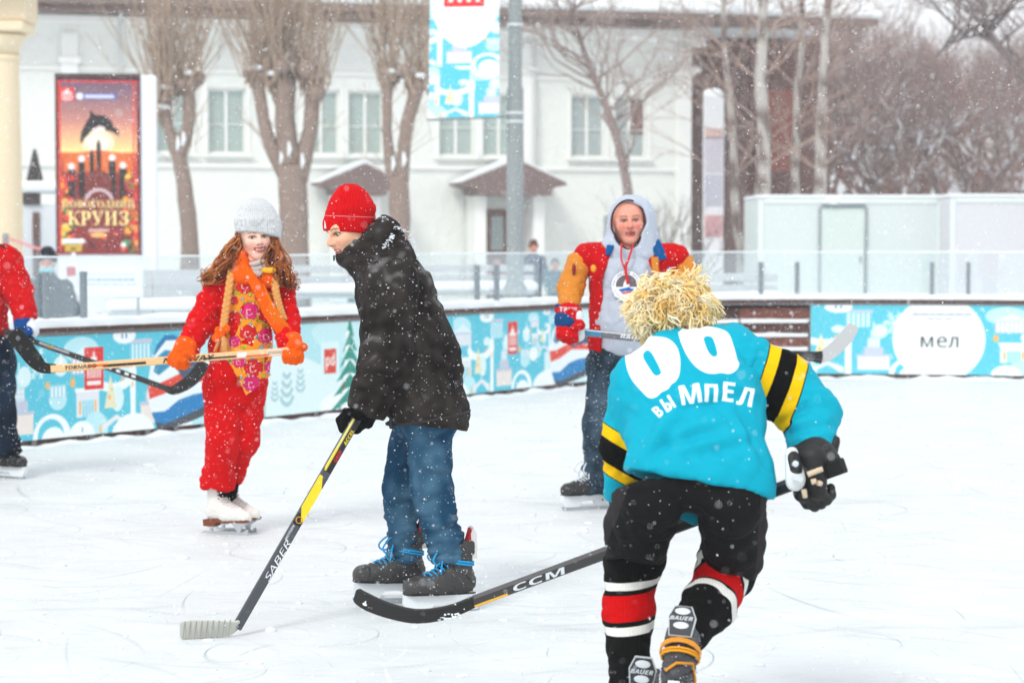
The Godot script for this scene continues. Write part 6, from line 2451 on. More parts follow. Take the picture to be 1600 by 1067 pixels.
		for i in 17:
			var a := TAU * i / 16.0
			cp.append(tt * Vector3(-0.062 + cos(a) * 0.066, 0.226 + cos(a) * -0.006, sin(a) * 0.060))
		cuff.bar(cp, [b.y], [0.016], [0.005])
		part(sk, "ankle_strap", cuff.mesh(), orange)
		var tr := MB.new()
		tr.tube([tt * Vector3(-0.125, 0.125, -0.03), tt * Vector3(-0.131, 0.15, 0), tt * Vector3(-0.11, 0.165, 0.045), tt * Vector3(-0.05, 0.15, 0.052), tt * Vector3(0.03, 0.12, 0.050)], [0.0045], 5)
		part(sk, "orange_trim", tr.mesh(), orange)

	# the glove on the stick
	var gl := mat(Color(0.05, 0.05, 0.055), 0.6)
	var ivory := mat(Color(0.86, 0.88, 0.88), 0.5)
	var sd := (Vector3(-0.0658, 0.546, -0.55) - Vector3(0.6313, 0.9153, 0.06)).normalized()
	var hc := Vector3(0.5478, 0.85, -0.02)
	var gm := grip(hc, Vector3(0.02, -1, 0.12), sd, 1.18, 1.32, 0.006)
	var glove := part(p, "glove", gm.mesh(), gl)
	var cf := Field.new()
	cf.cone(Vector3(0.5693, 0.9104, -0.07), Vector3(0.5502, 0.8748, -0.04), 0.066, 0.058, 0.02)
	cf.cone(Vector3(0.5026, 0.923, -0.06), Vector3(0.6219, 0.8998, -0.06), 0.026, 0.026, 0.02)
	cf.cone(Vector3(0.6377, 0.9601, -0.12), Vector3(0.6274, 0.927, -0.1), 0.016, 0.016, 0.01)
	part(glove, "cuff", cf.mesh(0.007).mesh(), gl)
	var pf2 := Field.new()
	pf2.cone(Vector3(0.4894, 0.9286, 0), Vector3(0.4981, 0.8547, 0.025), 0.024, 0.036, 0.02, Vector3(0.5, 0, 1), 0.42)
	part(glove, "white_plate", pf2.mesh(0.006).mesh(), ivory)
	var pf3 := Field.new()
	pf3.cone(Vector3(0.4937, 0.9183, 0.012), Vector3(0.4993, 0.8857, 0.03), 0.022, 0.022, 0.01, Vector3(0.4, 0, 1), 0.45)
	part(glove, "black_inset", pf3.mesh(0.005).mesh(), gl)
	var em := MB.new()
	em.ball(Vector3(0.4945, 0.905, 0.052), Vector3(0.010, 0.010, 0.003), 10, 6)
	em.bar([Vector3(0.4826, 0.8658, 0.058), Vector3(0.5148, 0.8582, 0.058)], [Vector3.UP], [0.014], [0.004])
	part(glove, "emblem", em.mesh(), pale)
	var tan := mat(Color(0.80, 0.72, 0.62), 0.7)
	for q in [[Vector3(0.5309, 0.8725, 0.05), Vector3(0.5762, 0.8896, 0.05)], [Vector3(0.5417, 0.8503, 0.055), Vector3(0.5568, 0.8541, 0.055)], [Vector3(0.5606, 0.8484, 0.055), Vector3(0.5727, 0.8441, 0.05)], [Vector3(0.5198, 0.827, 0.05), Vector3(0.5244, 0.8036, 0.045)]]:
		var pd := MB.new()
		pd.tube([q[0], q[1]], [0.009, 0.008], 7)
		part(glove, "finger_pad", pd.mesh(), tan)
	var lg := grip(Vector3(0.0241, 0.701, -0.5), Vector3(0.2, -1, -0.1), sd, 1.3, 1.4, 0.008)
	part(p, "glove", lg.mesh(), gl)

	# the wig
	var wm := MB.new()
	var rng := ranks(91)
	var c := Vector3(0.1505, 1.3609, -0.405)
	var tones := [lin(0.97, 0.90, 0.72), lin(0.96, 0.86, 0.60), lin(0.97, 0.93, 0.81), lin(0.95, 0.80, 0.50), lin(0.97, 0.91, 0.75)]
	for i in 380:
		var y := rng.randf_range(-0.78, 1.0)
		var a := rng.randf() * TAU
		var rr := sqrt(1.0 - y * y)
		var d := Vector3(cos(a) * rr, y, sin(a) * rr)
		var root := c + d * Vector3(0.096, 0.080, 0.112)
		var lean := (d * 0.75 + Vector3(rng.randfn(0, 0.45), rng.randfn(0.1, 0.4), rng.randfn(0, 0.45))).normalized()
		var curl := Vector3(rng.randfn(0, 0.8), rng.randfn(-1.0, 0.5), rng.randfn(0, 0.8)) - d * 0.3
		var len := rng.randf_range(0.045, 0.085)
		var t: Color = tones[rng.randi() % 5]
		for s in 10:
			var q := root + Vector3(rng.randfn(0, 0.007), rng.randfn(0, 0.007), rng.randfn(0, 0.007))
			var dir := (lean + Vector3(rng.randfn(0, 0.16), rng.randfn(0, 0.16), rng.randfn(0, 0.16))).normalized()
			var cu := curl + Vector3(rng.randfn(0, 0.25), rng.randfn(0, 0.25), rng.randfn(0, 0.25))
			var l := len * rng.randf_range(0.75, 1.15)
			var pts := [q]
			var phase := rng.randf() * TAU
			var e1 := dir.cross(Vector3(0.31, 0.9, 0.2)).normalized()
			var e2 := dir.cross(e1)
			var cw := rng.randf_range(0.003, 0.0065)
			for j in 8:
				q += dir * l * 0.125
				dir = (dir + cu * 0.26).normalized()
				pts.append(q + (e1 * cos(phase + j * 1.15) + e2 * sin(phase + j * 1.15)) * cw)
			var r := rng.randf_range(0.0018, 0.0034)
			var k0 := wm.v.size()
			wm.tube(pts, [r, r, r, r, r, r, r, r * 0.9, r * 0.55], 4, 0.7, d.cross(Vector3(0.3, 1, 0.2)), false)
			for j in wm.v.size() - k0:
				wm.col.append(t)
	var wig := part(p, "wig", wm.mesh(), painted(0.8))
	var wcap := MB.new()
	wcap.ball(c, Vector3(0.096, 0.080, 0.113), 20, 14)
	part(wig, "wig_cap", wcap.mesh(), mat(Color(0.80, 0.60, 0.30), 0.9))

	# the stick in front of the body
	var s := thing("hockey_stick", "dark grey stick low across the ice in the bent player's glove", "hockey stick", Vector3(0.3546, 0, -6.8369))
	var b0 := Vector3(0.6342, 0.8938, 0.015)
	var heel := Vector3(-0.478, 0.36, -0.78)
	var fc := Vector3(0.1, 0.25, 1)
	shaft(s, "shaft", b0, heel, fc, 0.040, 0.024, mat(Color(0.19, 0.185, 0.185), 0.4))
	var dirs := (heel - b0).normalized()
	var acr := dirs.cross(fc).normalized()
	if acr.y < 0:
		acr = -acr
	var nf := acr.cross(dirs).normalized()
	if nf.z < 0:
		nf = -nf
	var top := MB.new()
	top.bar([b0 + acr * 0.012 + nf * 0.0112, heel + acr * 0.012 + nf * 0.0112], [acr], [0.012], [0.003])
	part(s, "light_stripe", top.mesh(), mat(Color(0.36, 0.35, 0.355), 0.4))
	var q1 := b0.lerp(heel, 0.805)
	inscribe(s, "CCM", q1 - acr * 0.0065 + nf * 0.0135, -dirs, nf, 0.0215, pale, true, 3.6, 0.3)
	var yl := MB.new()
	yl.bar([b0.lerp(heel, 0.90) - acr * 0.017 + nf * 0.011, heel - acr * 0.017 + nf * 0.011], [acr], [0.007], [0.004])
	part(s, "yellow_line", yl.mesh(), mat(Color(0.90, 0.66, 0.08), 0.5))
	var grip_tape := MB.new()
	grip_tape.bar([b0 - dirs * 0.012, b0 + dirs * 0.16], [acr], [0.046], [0.030])
	part(s, "grip_tape", grip_tape.mesh(), mat(Color(0.06, 0.06, 0.065), 0.9))
	var ups := Vector3(0.28, 0.92, 0.25)
	var bl := stick_blade(s, [heel, Vector3(-0.5674, 0.3236, -0.78), Vector3(-0.6743, 0.307, -0.79), Vector3(-0.7719, 0.3214, -0.82), Vector3(-0.8493, 0.3452, -0.86), Vector3(-0.8878, 0.3643, -0.89)], [ups, ups, ups, ups, ups, ups], [0.040, 0.046, 0.050, 0.054, 0.060, 0.052], 0.014, mat(Color(0.11, 0.105, 0.105), 0.7))
	var sn := MB.new()
	for i in 60:
		var t := rng.randf()
		var w := Vector3(-0.5246, 0.3231, -0.77).lerp(Vector3(-0.8714, 0.3544, -0.87), t) + Vector3(0, -0.020 - 0.02 * sin(PI * t) + rng.randf() * 0.02, 0.010)
		sn.ball(w, Vector3(rng.randf_range(0.003, 0.011), rng.randf_range(0.002, 0.005), 0.003), 6, 4)
	var so := part(bl, "clinging_snow", sn.mesh(), mat(Color(0.92, 0.94, 0.96), 0.9))
	so.set_meta("kind", "stuff")

# ---------------------------------------------------------------- the man in the black jacket
func make_jacket_man() -> void:
	var p := thing("person", "man in black hooded jacket, red knit cap and blue jeans, stooping to the left", "person", Vector3(-0.4064, 0, -9.6946))
	var hc := Vector3(-0.2768, 1.6103, 0)
	var hb := frame(Vector3(-0.82, -0.30, 0.56), Vector3(-0.22, 1, 0.05))
	var hd := Transform3D(hb.scaled(Vector3.ONE * 1.05), hc)
	var arm := [Vector3(-0.1073, 1.3822, 0.16), Vector3(-0.1112, 1.0819, 0.2), Vector3(-0.1981, 0.8839, 0.17)]
	var arm2 := [Vector3(-0.1355, 1.3649, -0.16), Vector3(-0.144, 1.0614, -0.2), Vector3(-0.1946, 0.8795, -0.12)]
	var leg := [Vector3(0.058, 0.8337, 0.07), Vector3(0.0609, 0.5185, 0.09), Vector3(0.1305, 0.2561, 0.1)]
	var leg2 := [Vector3(-0.0014, 0.823, -0.07), Vector3(-0.0782, 0.5064, -0.07), Vector3(-0.0619, 0.256, -0.06)]
	body(p, [[[Vector3(0.0502, 0.8554, 0), Vector3(-0.0837, 1.3682, 0)], [0.12, 0.12]], [[Vector3(-0.1319, 1.449, 0), Vector3(-0.25, 1.57, 0)], [0.065, 0.055]], [arm, [0.06, 0.05, 0.04]], [arm2, [0.06, 0.05, 0.04]], [leg, [0.06, 0.045, 0.035]], [leg2, [0.06, 0.045, 0.035]]], hd, {"skin": lin(0.90, 0.70, 0.58), "blush": 0.7, "open": 0.0036, "brow": lin(0.55, 0.40, 0.31), "brow_h": 0.003, "nose": 0.0125, "lip": lin(0.80, 0.45, 0.42), "ears": false})
	# jacket
	var jm := cloth(Color(0.175, 0.155, 0.15), "rough", 3.0, 0.35)
	jm.roughness = 0.8
	var f := Field.new()
	f.cone(Vector3(-0.0891, 1.3359, 0), Vector3(-0.0196, 1.0716, 0), 0.168, 0.176, 0.06, Vector3.BACK, 1.25)
	f.cone(Vector3(-0.0142, 1.0716, 0), Vector3(0.0474, 0.8149, 0), 0.182, 0.174, 0.06, Vector3.BACK, 1.32)
	f.cone(Vector3(-0.1267, 1.3934, -0.1), Vector3(-0.1159, 1.397, 0.1), 0.105, 0.105, 0.06)
	f.cone(Vector3(-0.1158, 1.4355, 0), Vector3(-0.2582, 1.527, 0), 0.118, 0.090, 0.04)
	f.cone(Vector3(-0.1318, 1.5028, 0), Vector3(-0.1747, 1.5781, 0), 0.10, 0.088, 0.03)
	f.cone(Vector3(-0.0824, 1.5184, -0.09), Vector3(-0.0788, 1.5194, 0.09), 0.061, 0.061, 0.04)
	f.cone(Vector3(-0.1451, 1.6105, -0.05), Vector3(-0.1395, 1.6101, 0.05), 0.060, 0.060, 0.04)
	f.chain(arm2, [0.108, 0.10, 0.082], 0.03)
	f.carve(Vector3(-0.2071, 1.5243, 0), Vector3(-0.3036, 1.6372, 0), 0.068, 0.074, 0.01)
	f.cut(Vector3(-0.25, 1.5861, 0), Vector3(-0.66, 0.75, 0))
	f.cut(Vector3(0.0474, 0.7959, 0), Vector3(-0.16, -1, 0))
	var jl := [[Vector3(0.0076, 1.1796, 0), Vector3(0.1799, 1.0554, 0)], [Vector3(0.002, 1.0716, 0), Vector3(0.196, 0.9744, 0)], [Vector3(0.0151, 0.8554, 0), Vector3(0.169, 0.9528, 0)], [Vector3(-0.0245, 1.3144, 0), Vector3(0.11, 1.2335, 0)], [Vector3(-0.0243, 1.4221, 0), Vector3(0.0508, 1.2874, 0)], [Vector3(-0.0456, 1.5566, 0), Vector3(-0.1318, 1.5082, 0)], [Vector3(-0.1584, 1.6372, 0), Vector3(-0.0644, 1.5431, 0)], [Vector3(-0.1989, 1.5781, 0), Vector3(-0.1319, 1.4759, 0)], [Vector3(-0.2394, 1.5351, 0), Vector3(-0.1858, 1.4544, 0)], [Vector3(0.11, 1.2335, 0), Vector3(0.169, 0.9095, 0)]]
	var jk := f.mesh(0.009)
	jk.swell(func(v, n):
		var up := clampf((v.y - 1.35) * 6.0, 0, 1)
		return 0.008 * crease(Vector3(v.x + v.y * 0.35, v.y, v.z), Vector3(4.0, 5.0, 4.5), 3.0) + (0.003 + 0.005 * up) * crease(v, Vector3(10, 14, 10), 7.0) + 0.014 * furrows(v, jl, 0.020))
	jm.albedo_color = Color.WHITE
	jm.vertex_color_use_as_albedo = true
	var dust := func(v, n):
		var w := nz.get_noise_3d(v.x * 5, v.y * 4, v.z * 5) * 0.5 + nz.get_noise_3d(v.x * 17, v.y * 15, v.z * 17) * 0.35
		var c := lin(0.115, 0.10, 0.096).lerp(lin(0.245, 0.22, 0.21), clampf(0.35 + w, 0, 1))
		return c.lerp(lin(0.75, 0.76, 0.78), clampf((n.y - 0.45) * 0.35 + w * 0.55 - 0.14, 0, 0.32))
	jk.paint(dust)
	specks(part(p, "jacket", jk.mesh(), jm), jk, 520, 201)
	var sf := Field.new()
	sf.chain(arm, [0.125, 0.112, 0.090], 0.05)
	sf.cut(Vector3(-0.2115, 0.852, 0.17), Vector3(-0.42, -0.9, 0))
	var slv := sf.mesh(0.009)
	slv.swell(func(v, n): return 0.007 * (crease(v, Vector3(6, 7, 6), 11.0) + 0.45 * crease(v, Vector3(14, 16, 14), 20.0)) + 0.013 * furrows(v, [[Vector3(-0.2134, 1.1796, 0), Vector3(-0.0651, 1.2335, 0)], [Vector3(-0.2352, 1.104, 0), Vector3(-0.0249, 1.1256, 0)], [Vector3(-0.2408, 1.0311, 0), Vector3(-0.0467, 0.9906, 0)], [Vector3(-0.2518, 0.9636, 0), Vector3(-0.1009, 0.9041, 0)], [Vector3(-0.159, 1.3952, 0), Vector3(-0.0246, 1.2874, 0)]], 0.018))
	slv.paint(dust)
	specks(part(p, "sleeve", slv.mesh(), jm), slv, 260, 207)
	var hem := MB.new()
	var hp := []
	for i in 25:
		var a := TAU * i / 24.0
		hp.append(Vector3(0.0474, 0.8203, 0) + Vector3(cos(a) * 0.178, 0.028 * cos(a), sin(a) * 0.232))
	hem.tube(hp, [0.006], 6)
	part(p, "hem", hem.mesh(), mat(Color(0.15, 0.135, 0.13), 0.85))
	# the snow-rimmed edge of the hood, the zip and the cord
	var hs := MB.new()
	var rng := ranks(33)
	for q in [[Vector3(-0.1494, 1.6688, 0.06), Vector3(-0.0191, 1.5939, 0.11)], [Vector3(-0.1348, 1.5408, 0.135), Vector3(-0.0867, 1.5991, 0.14)], [Vector3(-0.0204, 1.5833, 0.08), Vector3(0.0184, 1.493, 0.12)]]:
		for i in 60:
			var w: Vector3 = q[0].lerp(q[1], rng.randf()) + Vector3(rng.randfn(0, 0.005), rng.randfn(0, 0.006), rng.randfn(0.01, 0.012))
			hs.ball(w, Vector3(0.004, 0.002, 0.004) * rng.randf_range(0.4, 1.3), 6, 4)
	var hso := part(p, "hood_snow", hs.mesh(), mat(Color(0.92, 0.94, 0.96), 0.9))
	hso.set_meta("kind", "stuff")
	var zip := MB.new()
	zip.tube([Vector3(-0.3501, 1.511, 0.03), Vector3(-0.3502, 1.4869, 0.03)], [0.004], 5)
	zip.tube([Vector3(-0.2608, 1.4558, 0.12), Vector3(-0.2505, 1.3707, 0.12), Vector3(-0.2552, 1.3284, 0.13)], [0.003], 5)
	part(p, "zip_pull", zip.mesh(), mat(Color(0.04, 0.04, 0.04), 0.5))
	var tab := MB.new()
	tab.bx(Vector3(-0.1018, 0.8071, 0.14), Vector3(0.018, 0.05, 0.03), 0.004)
	part(p, "cord_stop", tab.mesh(), mat(Color(0.10, 0.10, 0.13), 0.5))
	# jeans
	var dm := cloth(Color(0.115, 0.255, 0.40), "twill", 22.0, 0.4)
	var jf := Field.new()
	jf.cone(Vector3(0.0479, 0.8238, -0.06), Vector3(0.0523, 0.833, 0.06), 0.135, 0.135, 0.05)
	jf.chain(leg, [0.098, 0.089, 0.068], 0.012)
	jf.chain(leg2, [0.098, 0.076, 0.058], 0.012)
	jf.chain([Vector3(0.1306, 0.2991, 0.1), Vector3(0.1412, 0.213, 0.1)], [0.075, 0.072], 0.02)
	jf.chain([Vector3(-0.0618, 0.2998, -0.06), Vector3(-0.0566, 0.2177, -0.06)], [0.066, 0.062], 0.02)
	jf.cut(Vector3(0.0502, 0.9041, 0), Vector3.UP)
	jf.cut(Vector3(0.1385, 0.2184, 0.1), Vector3(0.08, -1, 0))
	var jn := jf.mesh(0.009)
	jn.swell(func(v, n):
		var low := clampf((0.52 - v.y) * 4.0, 0, 1)
		return 0.010 * furrows(v, [[Vector3(0.0011, 0.6117, 0), Vector3(0.1767, 0.571, 0)], [Vector3(-0.0127, 0.4489, 0), Vector3(0.1361, 0.5168, 0)], [Vector3(0.0283, 0.7201, 0), Vector3(0.1688, 0.7797, 0)], [Vector3(-0.1341, 0.571, 0), Vector3(-0.0124, 0.6171, 0)], [Vector3(-0.1236, 0.4218, 0), Vector3(0.0009, 0.4761, 0)], [Vector3(0.0601, 0.3403, 0), Vector3(0.2009, 0.381, 0)]], 0.014) + 0.006 * crease(v, Vector3(7, 5, 7), 4.0) + 0.012 * low * crease(v, Vector3(5, 24, 5), 6.0) + 0.002 * crease(v, Vector3(22, 22, 22), 2.0))
	jn.paint(func(v, n):
		var w := nz.get_noise_3d(v.x * 4, v.y * 2.5, v.z * 4) * 0.5 + nz.get_noise_3d(v.x * 13, v.y * 11, v.z * 13) * 0.3
		return lin(0.11, 0.255, 0.365).lerp(lin(0.31, 0.455, 0.55), clampf(0.28 + w * 1.3, 0, 1)))
	dm.albedo_color = Color.WHITE
	dm.vertex_color_use_as_albedo = true
	specks(part(p, "jeans", jn.mesh(), dm), jn, 520, 202)
	# cap
	var rm := cloth(Color(0.78, 0.02, 0.06), "knit", 10.0, 0.55, 0.3)
	var cp := Field.new()
	var cb := Basis(Vector3(0, 0, 1), -0.06)
	cp.cone(Vector3(-0.2847, 1.6721, 0), Vector3(-0.2792, 1.7097, 0), 0.101, 0.097, 0.03, Vector3.BACK, 0.86)
	cp.cone(Vector3(-0.2792, 1.7097, 0), Vector3(-0.2844, 1.7633, 0), 0.096, 0.045, 0.03, Vector3.BACK, 0.86)
	cp.cut(Vector3(-0.2847, 1.6479, 0), Vector3(-0.04, -1, 0))
	wear(p, "cap", cp, 0.006, rm, 0.002, Vector3(14, 14, 14))
	var br := Field.new()
	br.cone(Vector3(-0.2902, 1.6372, 0), Vector3(-0.2847, 1.6587, 0), 0.110, 0.107, 0.01, Vector3.BACK, 0.86)
	br.cut(Vector3(-0.2903, 1.6076, 0), Vector3(-0.06, -1, 0.02))
	br.cut(Vector3(-0.2846, 1.6801, 0), Vector3(0.04, 1, 0))
	var brim := wear(p, "cap_brim", br, 0.006, rm, 0.001, Vector3(20, 20, 20))
	var lg := MB.new()
	lg.prism(PackedVector2Array([Vector2(-0.012, -0.016), Vector2(-0.004, 0.018), Vector2(0.012, -0.016), Vector2(0.006, -0.016), Vector2(0.0, -0.004), Vector2(-0.005, -0.016)]), 0, 0.002, Transform3D(frame(Vector3(-0.93, -0.05, 0.36)), Vector3(-0.3841, 1.6395, 0.052)))
	part(brim, "white_mark", lg.mesh(), mat(Color(0.93, 0.90, 0.90), 0.7))
	var line := MB.new()
	var lp := []
	for i in 25:
		var a := TAU * i / 24.0
		lp.append(Vector3(-0.2847, 1.6775, 0) + Vector3(cos(a) * 0.107, -0.003 - 0.004 * cos(a), sin(a) * 0.092))
	line.tube(lp, [0.0022], 5)
	part(brim, "snow_line", line.mesh(), mat(Color(0.88, 0.42, 0.46), 0.9))
	# hair at the nape and temple
	# gloves
	var gm := cloth(Color(0.035, 0.035, 0.042), "fuzz", 12.0, 0.5)
	var st_d := (Vector3(-0.6926, 0.0409, 0.72) - Vector3(-0.2413, 0.8304, 0.2)).normalized()
	part(p, "glove", grip(Vector3(-0.2341, 0.8243, 0.19), Vector3(-0.55, -0.75, 0.25), st_d, 1.15, 1.3, 0.0055).mesh(), gm)
	part(p, "glove", grip(Vector3(-0.2166, 0.8466, -0.12), Vector3(-0.3, -1, 0.1), Vector3(-1, 0, 0.3), 1.05, 1.2, 0.007, 0.6).mesh(), gm)
	var cw := Field.new()
	cw.cone(Vector3(-0.1979, 0.8683, 0.175), Vector3(-0.2241, 0.8368, 0.18), 0.055, 0.046, 0.02)
	part(p, "wristband", cw.mesh(0.007).mesh(), gm)
	# skates
	var st := boots_hockey(Color(0.20, 0.195, 0.195), Color(0.10, 0.60, 0.82))
	st["wrap"] = true
	var names := ["left skate, the nearer", "right skate, lifted at the heel"]
	for q in [[Vector3(0.1811, -0.0135, 0.1), Vector3(-1, 0.0, 0.26), Vector3(0.06, 1, 0), 1.06], [Vector3(-0.0434, 0.0095, -0.06), Vector3(-1, 0.03, 0.22), Vector3(0.03, 1, 0), 1.06]]:
		var b := frame_xy(q[1], q[2])
		var tt := Transform3D(b.scaled(Vector3.ONE * q[3]), q[0] - b * Vector3(-0.06, 0, 0))
		var sk := skate(p, tt, st)
		var tg := MB.new()
		tg.prism(PackedVector2Array([Vector2(-0.124, 0.23), Vector2(-0.122, 0.33), Vector2(-0.108, 0.355), Vector2(-0.098, 0.33), Vector2(-0.104, 0.23)]), -0.032, 0.032, tt)
		part(sk, "tendon_guard", tg.mesh(), mat(Color(0.80, 0.79, 0.79), 0.6))
		var rd := MB.new()
		rd.prism(PackedVector2Array([Vector2(-0.107, 0.25), Vector2(-0.100, 0.35), Vector2(-0.086, 0.30), Vector2(-0.094, 0.25)]), -0.028, 0.028, tt)
		part(sk, "red_lining", rd.mesh(), mat(Color(0.66, 0.08, 0.13), 0.8))
		var side: float = 1.0 if (b.z.z > 0) else -1.0
		var tag_ := MB.new()
		tag_.bar([tt * Vector3(0.012, 0.140, side * 0.0415), tt * Vector3(0.074, 0.124, side * 0.0435)], [b.y], [0.018], [0.006])
		part(sk, "side_label", tag_.mesh(), mat(Color(0.88, 0.89, 0.90), 0.5))
		inscribe(sk, "BAUER", tt * Vector3(0.043, 0.132, side * 0.0470), -(tt * Vector3(0.074, 0.124, 0) - tt * Vector3(0.012, 0.140, 0)), b.z * side, 0.008, mat(Color(0.25, 0.25, 0.27), 0.5))
	# his stick
	var s := thing("hockey_stick", "grey and yellow stick with white-taped blade on the ice, held by the jacketed man", "hockey stick", Vector3(-0.4064, 0, -9.6946))
	var t0 := Vector3(-0.2191, 0.8713, 0.215)
	var hl := Vector3(-0.6876, 0.0383, 0.72)
	var fc := Vector3(0.25, 0.05, 1)
	shaft(s, "shaft", t0, hl, fc, 0.040, 0.024, mat(Color(0.255, 0.27, 0.295), 0.4))
	var d := (hl - t0).normalized()
	var ac := d.cross(fc).normalized()
	if ac.x < 0:
		ac = -ac      # towards the lower right of the shaft
	var nf := ac.cross(d).normalized()
	if nf.z < 0:
		nf = -nf
	var yel := mat(Color(0.92, 0.80, 0.05), 0.45)
	var blk := mat(Color(0.05, 0.05, 0.055), 0.45)
	var at := func(k: float, side: float, up := 0.0130) -> Vector3: return t0.lerp(hl, k) + ac * side + nf * up
	var lay := func(called: String, k0: float, k1: float, side: float, w: float, m: Material, rise := 0.0125) -> void:
		var mb := MB.new()
		mb.bar([at.call(k0, side, rise), at.call(k1, side, rise)], [ac], [w], [0.003])
		part(s, called, mb.mesh(), m)
	lay.call("black_field", 0.06, 0.30, 0.008, 0.020, blk)
	lay.call("pale_edge", 0.05, 0.29, -0.012, 0.010, mat(Color(0.86, 0.83, 0.46), 0.45))
	lay.call("yellow_edge", 0.20, 0.30, -0.010, 0.008, yel, 0.0135)
	var yf := MB.new()
	yf.prism(PackedVector2Array([Vector2(0.0, -0.019), Vector2(0.0, -0.006), Vector2(0.055, 0.019), Vector2(0.215, 0.019), Vector2(0.215, 0.008), Vector2(0.16, -0.019)]), 0.0, 0.003, Transform3D(Basis(d, nf.cross(d) if nf.cross(d).dot(ac) > 0 else nf.cross(d), nf), at.call(0.325, 0.0, 0.0115)))
	part(s, "yellow_band", yf.mesh(), yel)
	lay.call("black_field", 0.50, 0.545, 0.0, 0.036, blk)
	var rg := MB.new()
	var rp := []
	for i in 17:
		var a := TAU * i / 16.0
		rp.append(at.call(0.525, 0.0, 0.0155) + d * cos(a) * 0.014 + ac * sin(a) * 0.013)
	rg.tube(rp, [0.002], 5)
	part(s, "ring_emblem", rg.mesh(), mat(Color(0.86, 0.60, 0.15), 0.5))
	inscribe(s, "SABER", at.call(0.70, 0.006), -d, nf, 0.024, mat(Color(0.86, 0.88, 0.90), 0.5), false, 2.0, 0.45)
	inscribe(s, "MOTION", at.call(0.585, -0.008), -d, nf, 0.010, mat(Color(0.80, 0.82, 0.85), 0.5), true, 1.3, 0.3)
	inscribe(s, "ACCEL", at.call(0.135, 0.008, 0.0150), -d, nf, 0.014, yel, true, 1.3, 0.2)
	inscribe(s, "GRIP", at.call(0.225, 0.008, 0.0150), -d, nf, 0.014, mat(Color(0.80, 0.10, 0.10), 0.5), true, 1.3, 0.2)
	var up := Vector3(0.32, 0.93, 0.1)
	stick_blade(s, [hl - d * 0.015, Vector3(-0.7152, 0.0392, 0.74), Vector3(-0.7963, 0.0418, 0.77), Vector3(-0.8584, 0.0428, 0.79), Vector3(-0.9017, 0.042, 0.8)], [Vector3(0.6, 0.8, 0), up, up, up, up], [0.042, 0.060, 0.072, 0.080, 0.066], 0.012, mat(Color(0.76, 0.76, 0.73), 0.85))
	var tp := MB.new()
	for i in 9:
		var q := Vector3(-0.7133, 0.0418, 0.755).lerp(Vector3(-0.8854, 0.0437, 0.81), i / 8.0)
		tp.bar([q + Vector3(0.006, 0.034, 0), q + Vector3(-0.004, -0.036, 0)], [Vector3(1, 0, 0)], [0.004], [0.003])
	var ts := part(s, "tape_edges", tp.mesh(), mat(Color(0.60, 0.60, 0.58), 0.9))
	ts.set_meta("kind", "stuff")

